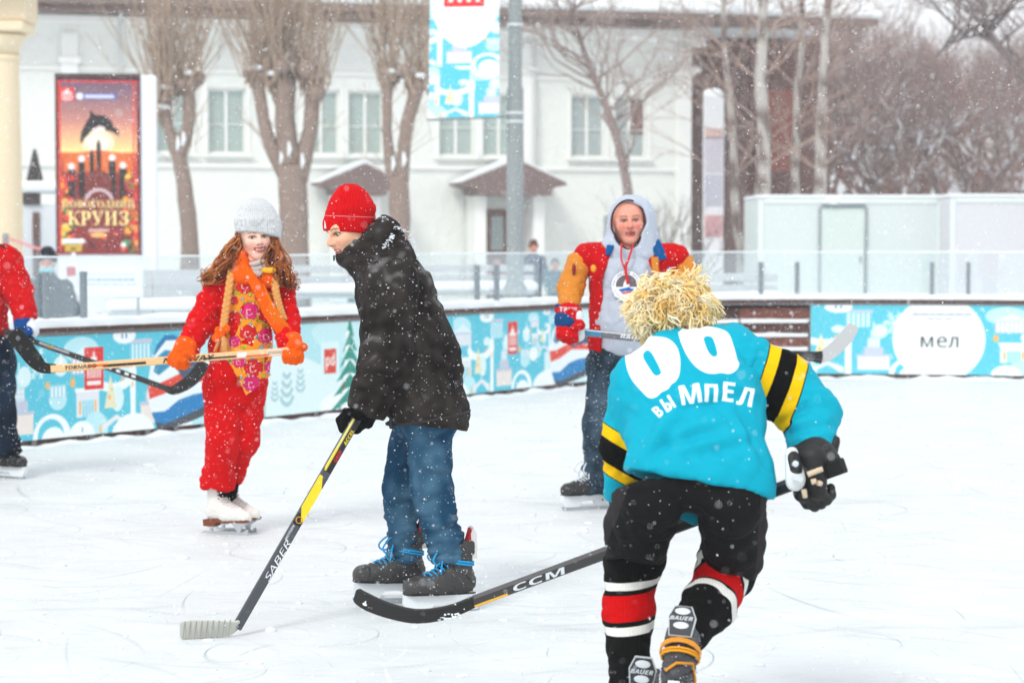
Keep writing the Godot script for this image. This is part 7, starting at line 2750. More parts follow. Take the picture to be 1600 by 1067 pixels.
# ---------------------------------------------------------------- the girl in red
func make_girl() -> void:
	var p := thing("person", "smiling girl in red fleece suit with flowered front, white knit hat and orange hood", "person", Vector3(-1.5444, 0, -12.1619))
	var hc := Vector3(0.1708, 1.5869, 0)
	var hb := frame(Vector3(0.34, -0.06, 1), Vector3(-0.12, 1, 0.0))
	var hd := Transform3D(hb.scaled(Vector3(1.06, 1.0, 1.02)), hc)
	var arm := [Vector3(-0.0298, 1.3169, 0), Vector3(-0.1052, 1.1429, 0.05), Vector3(-0.1735, 1.0046, 0.19)]
	var arm2 := [Vector3(0.306, 1.3232, -0.02), Vector3(0.3416, 1.156, 0.04), Vector3(0.363, 1.0266, 0.16)]
	var leg := [Vector3(-0.0031, 0.8105, 0.02), Vector3(0.0008, 0.5117, 0.09), Vector3(-0.0286, 0.252, 0.03)]
	var leg2 := [Vector3(0.1274, 0.808, -0.02), Vector3(0.1044, 0.5038, 0), Vector3(0.016, 0.2862, -0.13)]
	body(p, [[[Vector3(0.0722, 0.8093, 0), Vector3(0.1426, 1.3507, 0)], [0.09, 0.09]], [[Vector3(0.1529, 1.3844, 0), Vector3(0.1669, 1.4857, 0)], [0.055, 0.05]], [arm, [0.05, 0.04, 0.032]], [arm2, [0.05, 0.04, 0.032]], [leg, [0.07, 0.05, 0.03]], [leg2, [0.07, 0.05, 0.03]]], hd, {"skin": lin(0.95, 0.79, 0.71), "smile": true, "blush": 0.7, "wide": 0.97, "nose": 0.0105, "flush": lin(0.92, 0.62, 0.56), "lip": lin(0.76, 0.33, 0.33), "brow": lin(0.45, 0.32, 0.24), "brow_h": 0.0028, "iris": lin(0.16, 0.10, 0.07), "look": -0.003, "ears": false})
	var rm := cloth(Color(0.80, 0.015, 0.04), "fuzz", 7.0, 0.7, 0.35)
	var f := Field.new()
	f.cone(Vector3(0.1357, 1.3101, 0), Vector3(0.0902, 1.0125, 0), 0.118, 0.124, 0.05, Vector3.RIGHT, 1.26)
	f.cone(Vector3(0.0902, 1.0125, 0), Vector3(0.0618, 0.7686, 0), 0.126, 0.132, 0.05, Vector3.RIGHT, 1.20)
	f.cone(Vector3(0.0108, 1.3405, 0), Vector3(0.2743, 1.3473, 0), 0.072, 0.072, 0.05)
	f.cone(Vector3(0.1528, 1.3642, 0), Vector3(0.1666, 1.4249, 0), 0.085, 0.07, 0.04)
	f.chain([arm[0], arm[0].lerp(arm[1], 0.5)], [0.074, 0.066], 0.03)
	f.chain([arm2[0], arm2[0].lerp(arm2[1], 0.5)], [0.070, 0.062], 0.03)
	f.chain(leg, [0.106, 0.086, 0.072], 0.012)
	f.chain(leg2, [0.104, 0.078, 0.060], 0.012)
	f.cone(Vector3(-0.0419, 0.2961, 0.03), Vector3(-0.0197, 0.2577, 0.02), 0.082, 0.078, 0.03)
	f.cut(Vector3(-0.0326, 0.2419, 0), Vector3(-0.06, -1, 0.1))
	var m := f.mesh(0.0095)
	m.swell(func(v, n):
		var low := clampf((0.45 - v.y) * 4.0, 0, 1)
		return 0.007 * crease(Vector3(v.x + v.y * 0.5, v.y * 0.7, v.z), Vector3(7, 6, 7), 2.0) + 0.008 * low * crease(v, Vector3(7, 14, 7), 5.0) + 0.003 * crease(v, Vector3(15, 15, 15), 7.0))
	specks(part(p, "fleece_suit", m.mesh(), rm), m, 420, 203, 0.0026)
	for q in [[arm, [0.074, 0.072, 0.060]], [arm2, [0.070, 0.068, 0.058]]]:
		var sf := Field.new()
		sf.chain(q[0], q[1], 0.03)
		wear(p, "sleeve", sf, 0.0085, rm, 0.009, Vector3(7, 11, 7), "", 4.0)
	# the flowered front: a panel cut from the same shape, a little proud
	var g := Field.new()
	g.cone(Vector3(0.1357, 1.3101, 0), Vector3(0.0902, 1.0125, 0), 0.123, 0.129, 0.05, Vector3.RIGHT, 1.25)
	g.cone(Vector3(0.0902, 1.0125, 0), Vector3(0.0618, 0.7686, 0), 0.131, 0.138, 0.05, Vector3.RIGHT, 1.19)
	g.cone(Vector3(0.1528, 1.3642, 0), Vector3(0.1666, 1.4249, 0), 0.089, 0.07, 0.04)
	g.cone(Vector3(0.1433, 0.8093, 0), Vector3(0.1246, 0.6751, 0.02), 0.120, 0.112, 0.04)
	var gm := g.mesh(0.009)
	gm.swell(func(v, n): return 0.008 * crease(v, Vector3(6, 6, 6), 2.0))
	var a0 := Vector3(0.0231, 1.4364, 0.12)
	var a1 := Vector3(0.2875, 0.7496, 0.12)
	gm.nrm = gm.normals()
	gm.uv.resize(gm.v.size())
	for i in gm.v.size():
		gm.uv[i] = Vector2((gm.v[i].x - a0.x) / (a1.x - a0.x), (a0.y - gm.v[i].y) / (a0.y - a1.y))
	var val := PackedFloat32Array()
	for i in gm.v.size():
		var u := gm.uv[i]
		var lft := lerpf(0.12, 0.03, clampf(u.y / 0.5, 0, 1))
		var rgt := lerpf(0.97, 0.90, clampf(u.y, 0, 1))
		if u.y > 0.72:
			lft = lerpf(0.03, 0.42, pow((u.y - 0.72) / 0.27, 0.8))
			rgt = lerpf(0.92, 0.42, pow(clampf((u.y - 0.80) / 0.19, 0, 1), 1.6))
		var z := gm.nrm[i].z
		val.append(minf(minf(u.x - lft, rgt - u.x), minf((0.99 - u.y) * 2.0, minf((u.y - 0.12) * 2.0, z - 0.15))))
	var cv := Canvas.new(320, 820, Color(0.94, 0.58, 0.06), self)
	var rng := ranks(17)
	var leafc := [Color(0.75, 0.74, 0.14), Color(0.56, 0.62, 0.12), Color(0.84, 0.80, 0.25)]
	for i in 210:
		var q := Vector2(rng.randf() * 320, rng.randf() * 820)
		var kind := i % 7
		if kind < 3:
			var rr := rng.randf_range(9, 17)
			cv.oval(q.x, q.y, rr + 2, rr * 0.55 + 2, Color(0.14, 0.16, 0.06), i * 0.9)
			cv.oval(q.x, q.y, rr, rr * 0.55, leafc[kind], i * 0.9)
			cv.line(q - Vector2.from_angle(i * 0.9) * rr * 0.8, q + Vector2.from_angle(i * 0.9) * rr * 0.8, 2, Color(0.25, 0.28, 0.08))
		elif kind < 5:
			for e in 5:
				var d := Vector2.from_angle(TAU * e / 5 + i)
				cv.oval(q.x + d.x * 6, q.y + d.y * 6, 6, 5, Color(0.14, 0.52, 0.68))
			cv.oval(q.x, q.y, 4, 4, Color(0.95, 0.95, 0.85))
		elif kind == 5:
			cv.oval(q.x, q.y, 8, 8, Color(0.82, 0.10, 0.07))
			cv.oval(q.x + 2, q.y - 2, 3, 3, Color(0.95, 0.55, 0.35))
		else:
			cv.line(q, q + Vector2(rng.randfn(0, 14), rng.randfn(0, 14)), 3, Color(0.18, 0.13, 0.05))
	var roses := [[130, 110, 66, 0], [240, 90, 50, 1], [160, 280, 58, 1], [270, 300, 62, 0], [60, 330, 50, 0], [150, 420, 56, 0], [262, 440, 56, 1], [60, 470, 42, 1], [60, 215, 30, 0], [180, 640, 60, 0], [170, 740, 56, 1], [280, 640, 40, 1], [90, 600, 44, 1], [250, 740, 38, 0], [215, 190, 26, 0]]
	for q in roses:
		var c0: Color = [Color(0.80, 0.05, 0.06), Color(0.84, 0.08, 0.42)][q[3]]
		var c1: Color = [Color(0.50, 0.02, 0.04), Color(0.60, 0.03, 0.30)][q[3]]
		var r: float = q[2]
		for e in 7:
			var d := Vector2.from_angle(TAU * e / 7 + q[0]) * r * 0.55
			cv.oval(q[0] + d.x, q[1] + d.y, r * 0.46, r * 0.42, Color(0.20, 0.03, 0.04))
		for e in 7:
			var d := Vector2.from_angle(TAU * e / 7 + q[0]) * r * 0.55
			cv.oval(q[0] + d.x, q[1] + d.y, r * 0.42, r * 0.38, c0)
		cv.oval(q[0], q[1], r * 0.6, r * 0.56, c0)
		for e in 3:
			cv.ring(q[0] + e * 2, q[1] + e * 3, r * (0.50 - e * 0.15), r * (0.55 - e * 0.15), c1, 0.4 + e, 3.6 + e)
			cv.ring(q[0] - 3, q[1] + 2, r * (0.38 - e * 0.12), r * (0.45 - e * 0.11), Color(0.95, 0.86, 0.87), 0.6 + e * 1.7, 2.4 + e * 1.6)
		for e in 4:
			var d := Vector2.from_angle(TAU * e / 4 + q[1]) * r * 0.86
			cv.oval(q[0] + d.x, q[1] + d.y, r * 0.13, r * 0.05, Color(0.95, 0.90, 0.88), TAU * e / 4 + q[1] + PI / 2)
	var fm := mat(Color.WHITE, 0.85)
	fm.albedo_texture = cv.texture()
	fm.texture_repeat = false
	part(p, "flowered_front", gm.split(val, 0.0)[1].mesh(), fm)
	# neck scarf
	var wsc := cloth(Color(0.80, 0.79, 0.77), "knit", 12.0, 0.5)
	var sc := MB.new()
	for k in 4:
		var pts := []
		for i in 25:
			var a := TAU * i / 24.0
			pts.append(Vector3(0.1735, 1.4384, 0) + Vector3(cos(a) * (0.074 + 0.006 * k), -0.020 * k + 0.010 * sin(a * 2.0 + k * 1.3) + 0.02 - 0.010 * sin(a), sin(a) * (0.070 + 0.006 * k)))
		sc.tube(pts, [0.016], 8)
	part(p, "neck_scarf", sc.mesh(), wsc)
	# orange hood: the point beside the head, the collar and the long band across the chest
	var om := cloth(Color(0.93, 0.36, 0.01), "fuzz", 9.0, 0.5, 0.2)
	var hf := Field.new()
	hf.cone(Vector3(0.0555, 1.5802, -0.06), Vector3(-0.0319, 1.401, -0.02), 0.018, 0.040, 0.02, Vector3.BACK, 0.6)
	hf.cone(Vector3(-0.0319, 1.401, -0.02), Vector3(0.0438, 1.351, 0.02), 0.040, 0.05, 0.03)
	hf.cone(Vector3(0.0996, 1.4458, 0.06), Vector3(0.1387, 1.3794, 0.11), 0.045, 0.040, 0.03)
	hf.cone(Vector3(0.1054, 1.5028, 0.05), Vector3(0.0895, 1.3925, 0.09), 0.025, 0.05, 0.03)
	hf.cone(Vector3(0.248, 1.3625, 0.1), Vector3(0.2706, 1.4059, 0.09), 0.042, 0.030, 0.02, Vector3.BACK, 0.6)
	var hood := wear(p, "orange_hood", hf, 0.007, om, 0.004, Vector3(12, 12, 12))
	var band := MB.new()
	band.bar(spline([Vector3(0.0987, 1.4594, 0.08), Vector3(0.1568, 1.3934, 0.15), Vector3(0.2114, 1.3037, 0.165), Vector3(0.2641, 1.187, 0.165), Vector3(0.3228, 1.1032, 0.155), Vector3(0.3421, 1.0629, 0.15)], 4), [Vector3(1, 0.5, 0.1)], [0.05, 0.05, 0.05, 0.052, 0.052, 0.054, 0.054, 0.055, 0.055, 0.056, 0.058, 0.06, 0.06, 0.06, 0.06, 0.062, 0.06, 0.066, 0.074, 0.08, 0.085], [0.018])
	band.swell(func(v, n): return 0.004 * crease(v, Vector3(20, 12, 20)))
	part(hood, "band", band.mesh(), om)
	var bd2 := MB.new()
	bd2.bar(spline([Vector3(0.2099, 1.34, 0.15), Vector3(0.2511, 1.2537, 0.165), Vector3(0.3041, 1.167, 0.165), Vector3(0.3622, 1.0863, 0.15)], 4), [Vector3(1, 0.5, 0.1)], [0.035, 0.05, 0.05], [0.02])
	part(hood, "band", bd2.mesh(), cloth(Color(0.88, 0.42, 0.05), "fuzz", 9.0, 0.5))
	var frg := MB.new()
	for i in 9:
		var b := Vector3(0.3193, 1.0865, 0.155).lerp(Vector3(0.3724, 1.113, 0.15), i / 8.0)
		frg.tube([b, b + Vector3(rng.randfn(0.008, 0.008), -0.03, 0.01), b + Vector3(rng.randfn(0.016, 0.016), -0.07 - rng.randf() * 0.02, 0.012)], [0.008, 0.007, 0.004], 5)
	var fo := part(hood, "fringe", frg.mesh(), om)
	fo.set_meta("kind", "stuff")
	var yb := MB.new()
	yb.bx(Vector3(0.2576, 1.4164, 0.125), Vector3(0.075, 0.03, 0.02), 0.008)
	yb.moved(Transform3D())
	part(hood, "yellow_patch", yb.mesh(), cloth(Color(0.95, 0.70, 0.10), "fuzz", 9.0, 0.3))
	# two plaited cords
	var tanm := cloth(Color(0.86, 0.62, 0.36), "fuzz", 14.0, 0.6)
	for q in [[[Vector3(0.0586, 1.4196, 0.11), Vector3(0.0462, 1.3033, 0.15), Vector3(0.0301, 1.1868, 0.16), Vector3(0.0204, 1.1136, 0.165)], true], [[Vector3(0.284, 1.4026, 0.09), Vector3(0.2944, 1.3029, 0.13), Vector3(0.3151, 1.2196, 0.14), Vector3(0.3349, 1.1594, 0.14)], false]]:
		var c := spline(q[0], 12)
		var rope := MB.new()
		for s in 3:
			var pts := []
			for i in c.size():
				var a := i * 0.72 + TAU * s / 3.0
				pts.append(c[i] + Vector3(cos(a) * 0.012, 0, sin(a * 2.0) * 0.006))
			rope.tube(pts, [0.011], 6)
		var ro := part(p, "plait", rope.mesh(), tanm)
		if q[1]:
			var ts := MB.new()
			for i in 22:
				var a := rng.randf() * TAU
				var b := Vector3(0.0172, 1.0736, 0.168)
				ts.tube([b, b + Vector3(cos(a) * 0.022, -0.03, sin(a) * 0.016), b + Vector3(cos(a) * 0.042 - 0.006, -0.085, sin(a) * 0.022)], [0.008, 0.009, 0.004], 5)
			part(ro, "tassel", ts.mesh(), tanm)
			var bow := Field.new()
			bow.cone(Vector3(0.0148, 1.0873, 0.175), Vector3(-0.018, 1.0608, 0.18), 0.012, 0.024, 0.01, Vector3.BACK, 0.5)
			bow.cone(Vector3(0.0148, 1.0939, 0.175), Vector3(0.0389, 1.1108, 0.18), 0.012, 0.022, 0.01, Vector3.BACK, 0.5)
			bow.cone(Vector3(0.0148, 1.0873, 0.175), Vector3(-0.0078, 1.1041, 0.18), 0.010, 0.018, 0.01, Vector3.BACK, 0.5)
			part(ro, "bow", bow.mesh(0.005).mesh(), om)
	# hat
	var hm := cloth(Color(0.82, 0.83, 0.84), "knit", 11.0, 0.9)
	var hat := Field.new()
	hat.cone(Vector3(0.1745, 1.6475, 0), Vector3(0.1815, 1.6947, 0), 0.107, 0.104, 0.03)
	hat.cone(Vector3(0.1814, 1.688, 0), Vector3(0.1816, 1.7284, 0), 0.104, 0.050, 0.04)
	hat.cone(Vector3(0.1993, 1.6544, -0.02), Vector3(0.2196, 1.6477, -0.02), 0.10, 0.09, 0.03)
	hat.cut(Vector3(0.1776, 1.6037, 0), Vector3(-0.10, -1, 0.18))
	wear(p, "knit_hat", hat, 0.006, hm, 0.005, Vector3(9, 9, 9))
	var rib := Field.new()
	rib.cone(Vector3(0.1743, 1.6138, 0), Vector3(0.1745, 1.6543, 0), 0.112, 0.109, 0.01)
	rib.cone(Vector3(0.207, 1.6274, -0.01), Vector3(0.2128, 1.6477, -0.02), 0.107, 0.10, 0.03)
	rib.cut(Vector3(0.1743, 1.6003, 0), Vector3(-0.12, -1, 0.18))
	rib.cut(Vector3(0.1746, 1.6711, 0), Vector3(0.08, 1, -0.05))
	var rb := rib.mesh(0.005)
	var rc := Vector3(0.1744, 1.6206, 0)
	rb.swell(func(v, n): return 0.0016 * sin(atan2(v.z - rc.z, v.x - rc.x) * 60.0))
	part(p, "hat_cuff", rb.mesh(), hm)
	# hair: curling locks on both sides
	var hair := MB.new()
	var tones := [lin(0.56, 0.28, 0.11), lin(0.68, 0.37, 0.16), lin(0.42, 0.20, 0.08), lin(0.76, 0.47, 0.23)]
	for i in 190:
		var lf := i % 2 == 0
		var u := rng.randf()
		var c := []
		if lf:
			var spread := rng.randfn(0, 0.028)
			c = [Vector3(0.0797, 1.5869, 0) + Vector3(rng.randf_range(-0.01, 0.02), rng.randf_range(-0.02, 0.03), rng.randfn(0, 0.03)), Vector3(0.0538, 1.5129, 0.04) + Vector3(spread, rng.randfn(0, 0.02), rng.randfn(0.02, 0.025)), Vector3(0.0227, 1.4361, 0.09) + Vector3(spread * 1.2, rng.randfn(0, 0.02), rng.randfn(0, 0.03)), Vector3(-0.0459, 1.3856, 0.08) + Vector3(spread, rng.randfn(0, 0.022), rng.randfn(0, 0.03))]
			if u < 0.6:
				c.append(Vector3(-0.1038, 1.3717, 0.05) + Vector3(rng.randfn(0, 0.015), rng.randfn(0, 0.018), 0))
		else:
			var spread := rng.randfn(0, 0.026)
			c = [Vector3(0.272, 1.5734, 0) + Vector3(rng.randf_range(-0.02, 0.02), rng.randf_range(-0.02, 0.03), rng.randfn(0, 0.03)), Vector3(0.2994, 1.496, 0.04) + Vector3(spread, 0, rng.randfn(0.01, 0.025)), Vector3(0.3109, 1.426, 0.09) + Vector3(spread * 1.3, rng.randfn(0, 0.02), rng.randfn(0, 0.03)), Vector3(0.3475, 1.3657, 0.09) + Vector3(spread * 1.5, rng.randfn(0, 0.02), rng.randfn(0, 0.03))]
			if u < 0.5:
				c.append(Vector3(0.3847, 1.3316, 0.06) + Vector3(rng.randfn(0, 0.02), rng.randfn(0, 0.02), 0))
		var line := spline(c, 8)
		var ph := rng.randf() * TAU
		var wv := rng.randf_range(0.006, 0.013)
		var tw := rng.randf_range(0.55, 0.85)
		for j in line.size():
			var k := minf(1.0, j / 10.0)
			line[j] += Vector3(cos(j * tw + ph), 0.4 * sin(j * tw + ph), sin(j * tw + ph)) * wv * k
		var k0 := hair.v.size()
		var r := rng.randf_range(0.0035, 0.006)
		hair.tube(line, ramp(r, r * 0.4, line.size()), 4, 1.0, Vector3.UP, false)
		var t: Color = tones[rng.randi() % 4]
		for j in hair.v.size() - k0:
			hair.col.append(t)
	part(p, "curly_hair", hair.mesh(), painted(0.6))
	var under := Field.new()
	under.cone(Vector3(0.0908, 1.5801, -0.02), Vector3(0.0647, 1.4791, 0.02), 0.026, 0.027, 0.02)
	under.cone(Vector3(0.0647, 1.4791, 0.02), Vector3(-0.0175, 1.3985, 0.04), 0.027, 0.016, 0.02)
	under.cone(Vector3(0.253, 1.5734, -0.02), Vector3(0.287, 1.4589, 0.02), 0.026, 0.027, 0.02)
	under.cone(Vector3(0.287, 1.4589, 0.02), Vector3(0.3302, 1.3852, 0.05), 0.027, 0.016, 0.02)
	under.cone(Vector3(0.1581, 1.5361, -0.08), Vector3(0.1553, 1.4169, -0.1), 0.09, 0.09, 0.02)
	wear(p, "hair_mass", under, 0.009, mat(Color(0.34, 0.17, 0.08), 0.7), 0.006, Vector3(25, 14, 25))
	# gloves
	var og := cloth(Color(0.94, 0.36, 0.01), "knit", 12.0, 0.7, 0.2)
	var sx := (Vector3(0.3483, 0.9825, 0.215) - Vector3(-0.1793, 0.9375, 0.245)).normalized()
	part(p, "glove", grip(Vector3(-0.1905, 0.9702, 0.235), Vector3(-0.25, -0.75, 0.4), sx, 1.15, 1.5, 0.0055).mesh(), og)
	part(p, "glove", grip(Vector3(0.3867, 0.9917, 0.2), Vector3(0.12, -0.8, 0.4), sx, 1.15, 1.5, 0.0055).mesh(), og)
	for q in [[Vector3(-0.1821, 1.0051, 0.2), Vector3(-0.1878, 0.9865, 0.23)], [Vector3(0.3773, 1.027, 0.17), Vector3(0.3858, 1.0046, 0.19)]]:
		var cf := Field.new()
		cf.cone(q[0], q[1], 0.050, 0.044, 0.02)
		part(p, "glove_cuff", cf.mesh(0.007).mesh(), og)
	# socks and white figure skates
	var bs := cloth(Color(0.04, 0.04, 0.045), "knit", 12.0, 0.4)
	for q in [[Vector3(-0.0264, 0.2747, 0.02), Vector3(-0.0268, 0.2067, 0.02)], [Vector3(0.0197, 0.2756, -0.1), Vector3(0.0158, 0.1932, -0.1)]]:
		var sf := Field.new()
		sf.cone(q[0], q[1], 0.050, 0.040, 0.02)
		part(p, "sock", sf.mesh(0.009).mesh(), bs)
	var leather := mat(Color(0.88, 0.87, 0.85), 0.45)
	var o := {"figure": true, "boot": leather, "sole": mat(Color(0.45, 0.22, 0.10), 0.5), "steel": mat(Color(0.78, 0.80, 0.82), 0.25, 0.85), "lace": mat(Color(0.82, 0.80, 0.78), 0.8), "bow": false}
	for q in [[Vector3(-0.0348, -0.0042, 0.02), Vector3(1, 0, 0.42)], [Vector3(0.0076, -0.0064, -0.13), Vector3(1, 0, 0.60)]]:
		var b := frame_xy(q[1], Vector3.UP)
		var tt := Transform3D(b.scaled(Vector3.ONE * 0.92), q[0] + b * Vector3(0.045, 0.002, 0))
		var sk := skate(p, tt, o)
		var hk := MB.new()
		for i in 4:
			for e in [-1.0, 1.0]:
				hk.ball(tt * Vector3(-0.015 - i * 0.003, 0.218 + i * 0.020, e * 0.047), Vector3.ONE * 0.0045, 6, 4)
		var ho := part(sk, "hooks", hk.mesh(), mat(Color(0.55, 0.35, 0.40), 0.4, 0.5))
		ho.set_meta("kind", "stuff")
	# her stick
	var s := thing("hockey_stick", "wooden stick with black-taped blade held level by the girl in orange gloves", "hockey stick", Vector3(-1.5444, 0, -12.1619))
	var e0 := Vector3(0.3712, 0.9939, 0.245)
	var e1 := Vector3(-0.8646, 0.9041, 0.3)
	var wood := mat(Color(0.88, 0.72, 0.52), 0.5)
	var fc := Vector3(0, 0.1, 1)
	shaft(s, "shaft", e0, e1, fc, 0.040, 0.024, wood)
	var d := (e1 - e0).normalized()
	var ac := Vector3(0, 1, 0)
	ac = (ac - d * ac.dot(d)).normalized()
	var nf := ac.cross(d).normalized()
	if nf.z < 0:
		nf = -nf
	var ink := mat(Color(0.05, 0.045, 0.045), 0.5)
	var lay := func(called: String, k0: float, k1: float, side: float, w: float, mm: Material) -> void:
		var mb := MB.new()
		mb.bar([e0.lerp(e1, k0) + ac * side + nf * 0.0120, e0.lerp(e1, k1) + ac * side + nf * 0.0120], [ac], [w], [0.003])
		part(s, called, mb.mesh(), mm)
	lay.call("black_stripe", 0.60, 0.78, -0.004, 0.014, ink)
	lay.call("black_stripe", 0.22, 0.36, -0.006, 0.010, ink)
	lay.call("orange_stripe", 0.76, 0.84, 0.0, 0.012, mat(Color(0.85, 0.35, 0.10), 0.5))
	lay.call("orange_stripe", 0.08, 0.18, -0.010, 0.010, mat(Color(0.85, 0.30, 0.12), 0.5))
	lay.call("white_label", 0.175, 0.215, 0.0, 0.024, mat(Color(0.88, 0.88, 0.88), 0.5))
	lay.call("pale_end", 0.0, 0.09, 0.0, 0.036, mat(Color(0.90, 0.80, 0.70), 0.5))
	inscribe(s, "TORNADO", e0.lerp(e1, 0.875) + nf * 0.0138, -d, nf, 0.020, ink, true, 1.25, 0.2)
	inscribe(s, "NORWAY", e0.lerp(e1, 0.42) + nf * 0.0145, -d, nf, 0.026, ink, true, 1.7, 0.4)
	inscribe(s, "TORNADO", e0.lerp(e1, 0.05) + nf * 0.0148, -d, nf, 0.014, mat(Color(0.62, 0.56, 0.52), 0.5), true, 1.0, 0.2)
	var up := Vector3(0.85, 0.5, 0.1)
	stick_blade(s, [Vector3(-0.8381, 0.9074, 0.3), Vector3(-0.9041, 0.9107, 0.3), Vector3(-0.9478, 0.9508, 0.31), Vector3(-0.9913, 1.0107, 0.32), Vector3(-1.0346, 1.0705, 0.33), Vector3(-1.0574, 1.0968, 0.33)], [Vector3(0, 1, 0), Vector3(0.35, 0.9, 0), up, up, up, up], [0.044, 0.060, 0.085, 0.090, 0.095, 0.080], 0.016, mat(Color(0.075, 0.07, 0.07), 0.85))

# ---------------------------------------------------------------- the man in the grey hood
func make_hooded_man() -> void:
	var p := thing("person", "man in grey hoodie under red and mustard varsity jacket, standing by the boards", "person", Vector3(0.4633, 0, -13.2869))
	var hc := Vector3(0.2223, 1.6768, 0)
	var hd := Transform3D(frame(Vector3(-0.02, 0.0, 1), Vector3(-0.05, 1, 0)).scaled(Vector3(1.12, 1.10, 1.04)), hc)
	var arm := [Vector3(-0.0757, 1.4335, -0.01), Vector3(-0.1172, 1.3088, 0.03), Vector3(-0.1382, 1.1941, 0.14)]
	var arm2 := [Vector3(0.5342, 1.4261, -0.02), Vector3(0.5873, 1.1833, 0.02), Vector3(0.5176, 1.0147, 0.22)]
	var leg := [Vector3(0.0985, 0.85, 0), Vector3(0.0454, 0.4909, 0.05), Vector3(0.0442, 0.1451, 0)]
	var leg2 := [Vector3(0.3313, 0.85, 0), Vector3(0.3551, 0.4909, 0.05), Vector3(0.3827, 0.1243, -0.02)]
	body(p, [[[Vector3(0.2202, 0.9795, 0), Vector3(0.2193, 1.3673, 0)], [0.10, 0.12]], [[Vector3(0.2228, 1.441, 0), Vector3(0.2226, 1.5332, 0)], [0.07, 0.06]], [arm, [0.06, 0.05, 0.04]], [arm2, [0.06, 0.05, 0.04]], [leg, [0.08, 0.055, 0.035]], [leg2, [0.08, 0.055, 0.035]]], hd, {"skin": lin(0.88, 0.60, 0.52), "wide": 1.12, "cheek": 0.028, "nose": 0.0145, "blush": 0.8, "flush": lin(0.82, 0.40, 0.35), "brow": lin(0.62, 0.44, 0.36), "iris": lin(0.30, 0.36, 0.40)})
	var grey := cloth(Color(0.71, 0.745, 0.80), "fuzz", 12.0, 0.4)
	var f := Field.new()
	f.cone(Vector3(0.2156, 1.3673, 0), Vector3(0.2162, 1.1088, 0), 0.155, 0.165, 0.05, Vector3.RIGHT, 1.18)
	f.cone(Vector3(0.2162, 1.1088, 0), Vector3(0.224, 0.924, 0), 0.165, 0.152, 0.05, Vector3.RIGHT, 1.2)
	f.cone(Vector3(0.09, 1.4336, 0), Vector3(0.3556, 1.4336, 0), 0.080, 0.080, 0.05)
	f.cut(Vector3(0.2166, 0.9129, 0), Vector3(0, -1, 0))
	wear(p, "hoodie", f, 0.010, grey, 0.008, Vector3(6, 6, 6), "", 3.0)
	# the hood: a shell round the head, open at the face
	var h := Field.new()
	h.cone(Vector3(0.2385, 1.7065, -0.03), Vector3(0.2386, 1.6623, -0.03), 0.136, 0.138, 0.03, Vector3.RIGHT, 0.98)
	h.cone(Vector3(0.2386, 1.6623, -0.03), Vector3(0.2227, 1.5074, 0), 0.138, 0.120, 0.04)
	h.cone(Vector3(0.2752, 1.5958, -0.02), Vector3(0.3112, 1.4926, 0), 0.11, 0.10, 0.04)
	h.cone(Vector3(0.1488, 1.5368, 0), Vector3(0.1628, 1.478, 0.02), 0.09, 0.08, 0.04)
	h.carve(Vector3(0.2032, 1.6924, 0.3), Vector3(0.2175, 1.695, 0.02), 0.101, 0.103, 0.012)
	h.carve(Vector3(0.1998, 1.5952, 0.3), Vector3(0.2141, 1.6031, 0.02), 0.074, 0.080, 0.012)
	h.carve(Vector3(0.2239, 1.6623, -0.03), Vector3(0.2234, 1.6548, -0.02), 0.108, 0.108, 0.01)
	var hm := h.mesh(0.007)
	hm.swell(func(v, n): return 0.005 * crease(v, Vector3(9, 7, 9), 4.0))
	part(p, "hood", hm.mesh(), grey)
	var rim := MB.new()
	var rp := []
	for i in 33:
		var a := TAU * i / 32.0
		var yy := sin(a)
		rp.append(Vector3(0.2139, 1.6724, 0.092) + Vector3(cos(a) * (0.101 if yy > -0.2 else 0.101 * (1.0 + (yy + 0.2) * 0.55)), yy * (0.136 if yy > 0 else 0.150), -0.02 * absf(cos(a)) - 0.02 * maxf(yy, 0.0)))
	rim.tube(rp, [0.006], 6)
	part(p, "hood_lining", rim.mesh(), mat(Color(0.22, 0.10, 0.11), 0.9))
	# cords
	var rc := mat(Color(0.78, 0.05, 0.08), 0.7)
	var cords := MB.new()
	cords.tube(spline([Vector3(0.1718, 1.5591, 0.135), Vector3(0.1662, 1.4719, 0.18), Vector3(0.1871, 1.4066, 0.2), Vector3(0.1942, 1.3631, 0.205)], 5), [0.0062], 6)
	part(p, "hood_cord", cords.mesh(), rc)
	var cord2 := MB.new()
	cord2.tube(spline([Vector3(0.2375, 1.5481, 0.135), Vector3(0.2096, 1.4719, 0.185), Vector3(0.1905, 1.414, 0.205), Vector3(0.2051, 1.3232, 0.208)], 5), ramp(0.006, 0.0095, 16), 6)
	part(p, "hood_cord", cord2.mesh(), rc)
	# round chest print, laid on the cloth
	var cv := Canvas.new(256, 256, Color(0.71, 0.745, 0.80), self)
	cv.oval(128, 128, 126, 126, Color(0.55, 0.58, 0.63))
	cv.oval(128, 128, 121, 121, Color(0.92, 0.93, 0.95))
	cv.oval(128, 128, 86, 86, Color(0.40, 0.38, 0.40))
	cv.rect(30, 140, 196, 80, Color(0.92, 0.93, 0.95))
	cv.poly(PackedVector2Array([Vector2(128, 66), Vector2(152, 110), Vector2(156, 142), Vector2(100, 142), Vector2(104, 110)]), Color(0.93, 0.94, 0.95))
	cv.poly(PackedVector2Array([Vector2(62, 160), Vector2(150, 140), Vector2(160, 152), Vector2(194, 156), Vector2(176, 172), Vector2(82, 180)]), Color(0.12, 0.40, 0.70))
	cv.poly(PackedVector2Array([Vector2(82, 182), Vector2(176, 174), Vector2(166, 190), Vector2(128, 200), Vector2(92, 196)]), Color(0.85, 0.32, 0.30))
	var word := "РОССИЙСКАЯ ПРЕССА"
